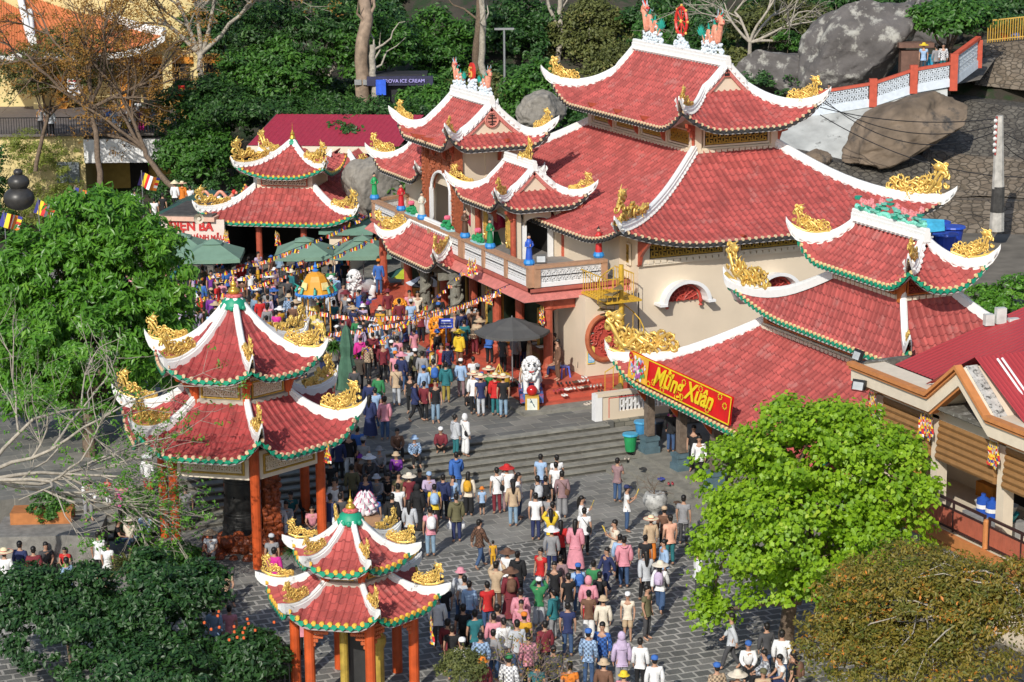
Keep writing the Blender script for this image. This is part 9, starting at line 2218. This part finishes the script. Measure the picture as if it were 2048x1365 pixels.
15.58 69.06 0.00 154 t t bk p bk n c.gy - 0.99
15.07 67.15 0.00 333 s t wh p bk s - - 0.99
15.13 66.18 0.00 315 s t wh p bk s - - 0.96
13.52 64.83 0.00 26 s l lb p dn s - - 1.03
13.61 68.45 0.00 184 t t dg p bk s - - 0.99
13.30 71.00 0.15 158 t l mr p bk s - - 0.98
12.78 69.63 0.00 155 t t bl p dn s - - 1.04
11.91 66.33 0.00 337 s l wh p bk n S - 1.05
16.75 72.65 0.75 142 s t rd p wh s - - 0.60
16.93 71.37 0.30 160 s t mg p bk s - - 1.01
12.84 66.43 0.00 346 s l mr p bk s - - 1.01
14.20 68.63 0.00 135 t t mg p bk s - - 0.80
14.23 68.30 0.00 153 t t rd p bk s - - 0.80
12.54 67.05 0.00 320 s l nv p dn s - - 1.03
18.24 72.91 0.75 322 s l wh w rd n w.wh - 0.95
17.47 70.41 0.00 153 t l lb p dn s - - 0.98
19.04 70.91 0.00 342 s t gy p bk s - - 0.98
22.22 70.39 0.00 149 t l wh p dg s - - 0.97
22.58 70.18 0.00 158 t t tl p dg s - - 1.02
21.75 69.04 0.00 175 t l wh p wh s - - 1.05
22.15 69.33 0.00 148 t l lg p lg s - - 0.98
22.75 68.39 0.00 158 t t pk p dg s - - 1.00
18.86 67.35 0.00 154 t t wh p gy n w.be - 0.97
18.02 65.15 0.00 352 t l lb p bk s - - 0.96
18.18 63.45 0.00 177 t t be p dg s - - 1.01
20.09 64.59 0.00 345 s t gy p bk n c.lg - 0.96
19.68 63.06 0.00 316 s l mg p bk s - - 1.01
23.09 70.07 0.00 172 t l bk p bk s - - 1.03
18.96 58.14 -0.20 340 s t pk p bk s - - 1.03
16.55 59.12 -0.10 325 s l lb p bk s - - 1.00
17.01 59.09 -0.10 335 s t pk p bk s - - 0.96
31.98 133.26 5.37 323 s t bl p dn s - - 1.04
31.92 131.56 5.37 326 s t lb p dn s - - 1.00
32.56 133.03 5.37 344 k t wh p bk s - - 0.80
33.06 133.42 5.37 353 k t ye p ye s - - 1.05
33.03 132.09 5.37 332 s t wh p bk s - - 0.98
33.77 132.26 5.37 337 s l pu w mg n c.bk - 0.95
34.15 132.16 5.37 351 s t mu p bk s - - 1.04
34.55 135.92 5.37 333 s t wh p bk s - - 0.96
34.75 133.17 5.37 332 s l lb p dn s - - 0.96
28.12 134.72 5.37 146 s t gy p bk s - - 1.04
28.33 133.48 5.37 176 s t wh p bk s - - 1.03
28.41 133.01 5.37 323 s l lg p bk s - - 1.03
30.72 131.65 5.37 354 s t wh p bk s - - 1.04
37.87 135.12 5.37 314 s t lb p bk s - - 1.05
31.52 116.82 3.08 326 s l wh p bk n C - 0.95
31.91 116.72 2.97 332 s j or p bk n S - 1.00
32.29 116.55 2.85 342 s t wh p bk s - - 0.96
29.42 117.37 2.68 341 s l wh p bk s - - 1.02
30.40 117.12 2.15 338 s t wh p bk s - - 1.00
30.86 117.00 2.37 316 s t bk p bk s - - 1.02
68.26 99.30 10.32 140 s t lb p dg n w.ye - 0.99
68.81 98.92 10.29 347 s l gy p dg s - - 0.96
69.11 98.71 10.35 149 s L wh p tl s - - 0.98
63.83 101.62 8.32 146 s t wh p nv s - - 0.90
77.34 104.49 10.31 319 s t rd p bk s - - 1.01
77.79 104.16 10.32 317 s l bl p bk s - - 1.01
'''
label_people([person(l) for l in PEOPLE.strip().split('\n')])
crowd(150, 3)
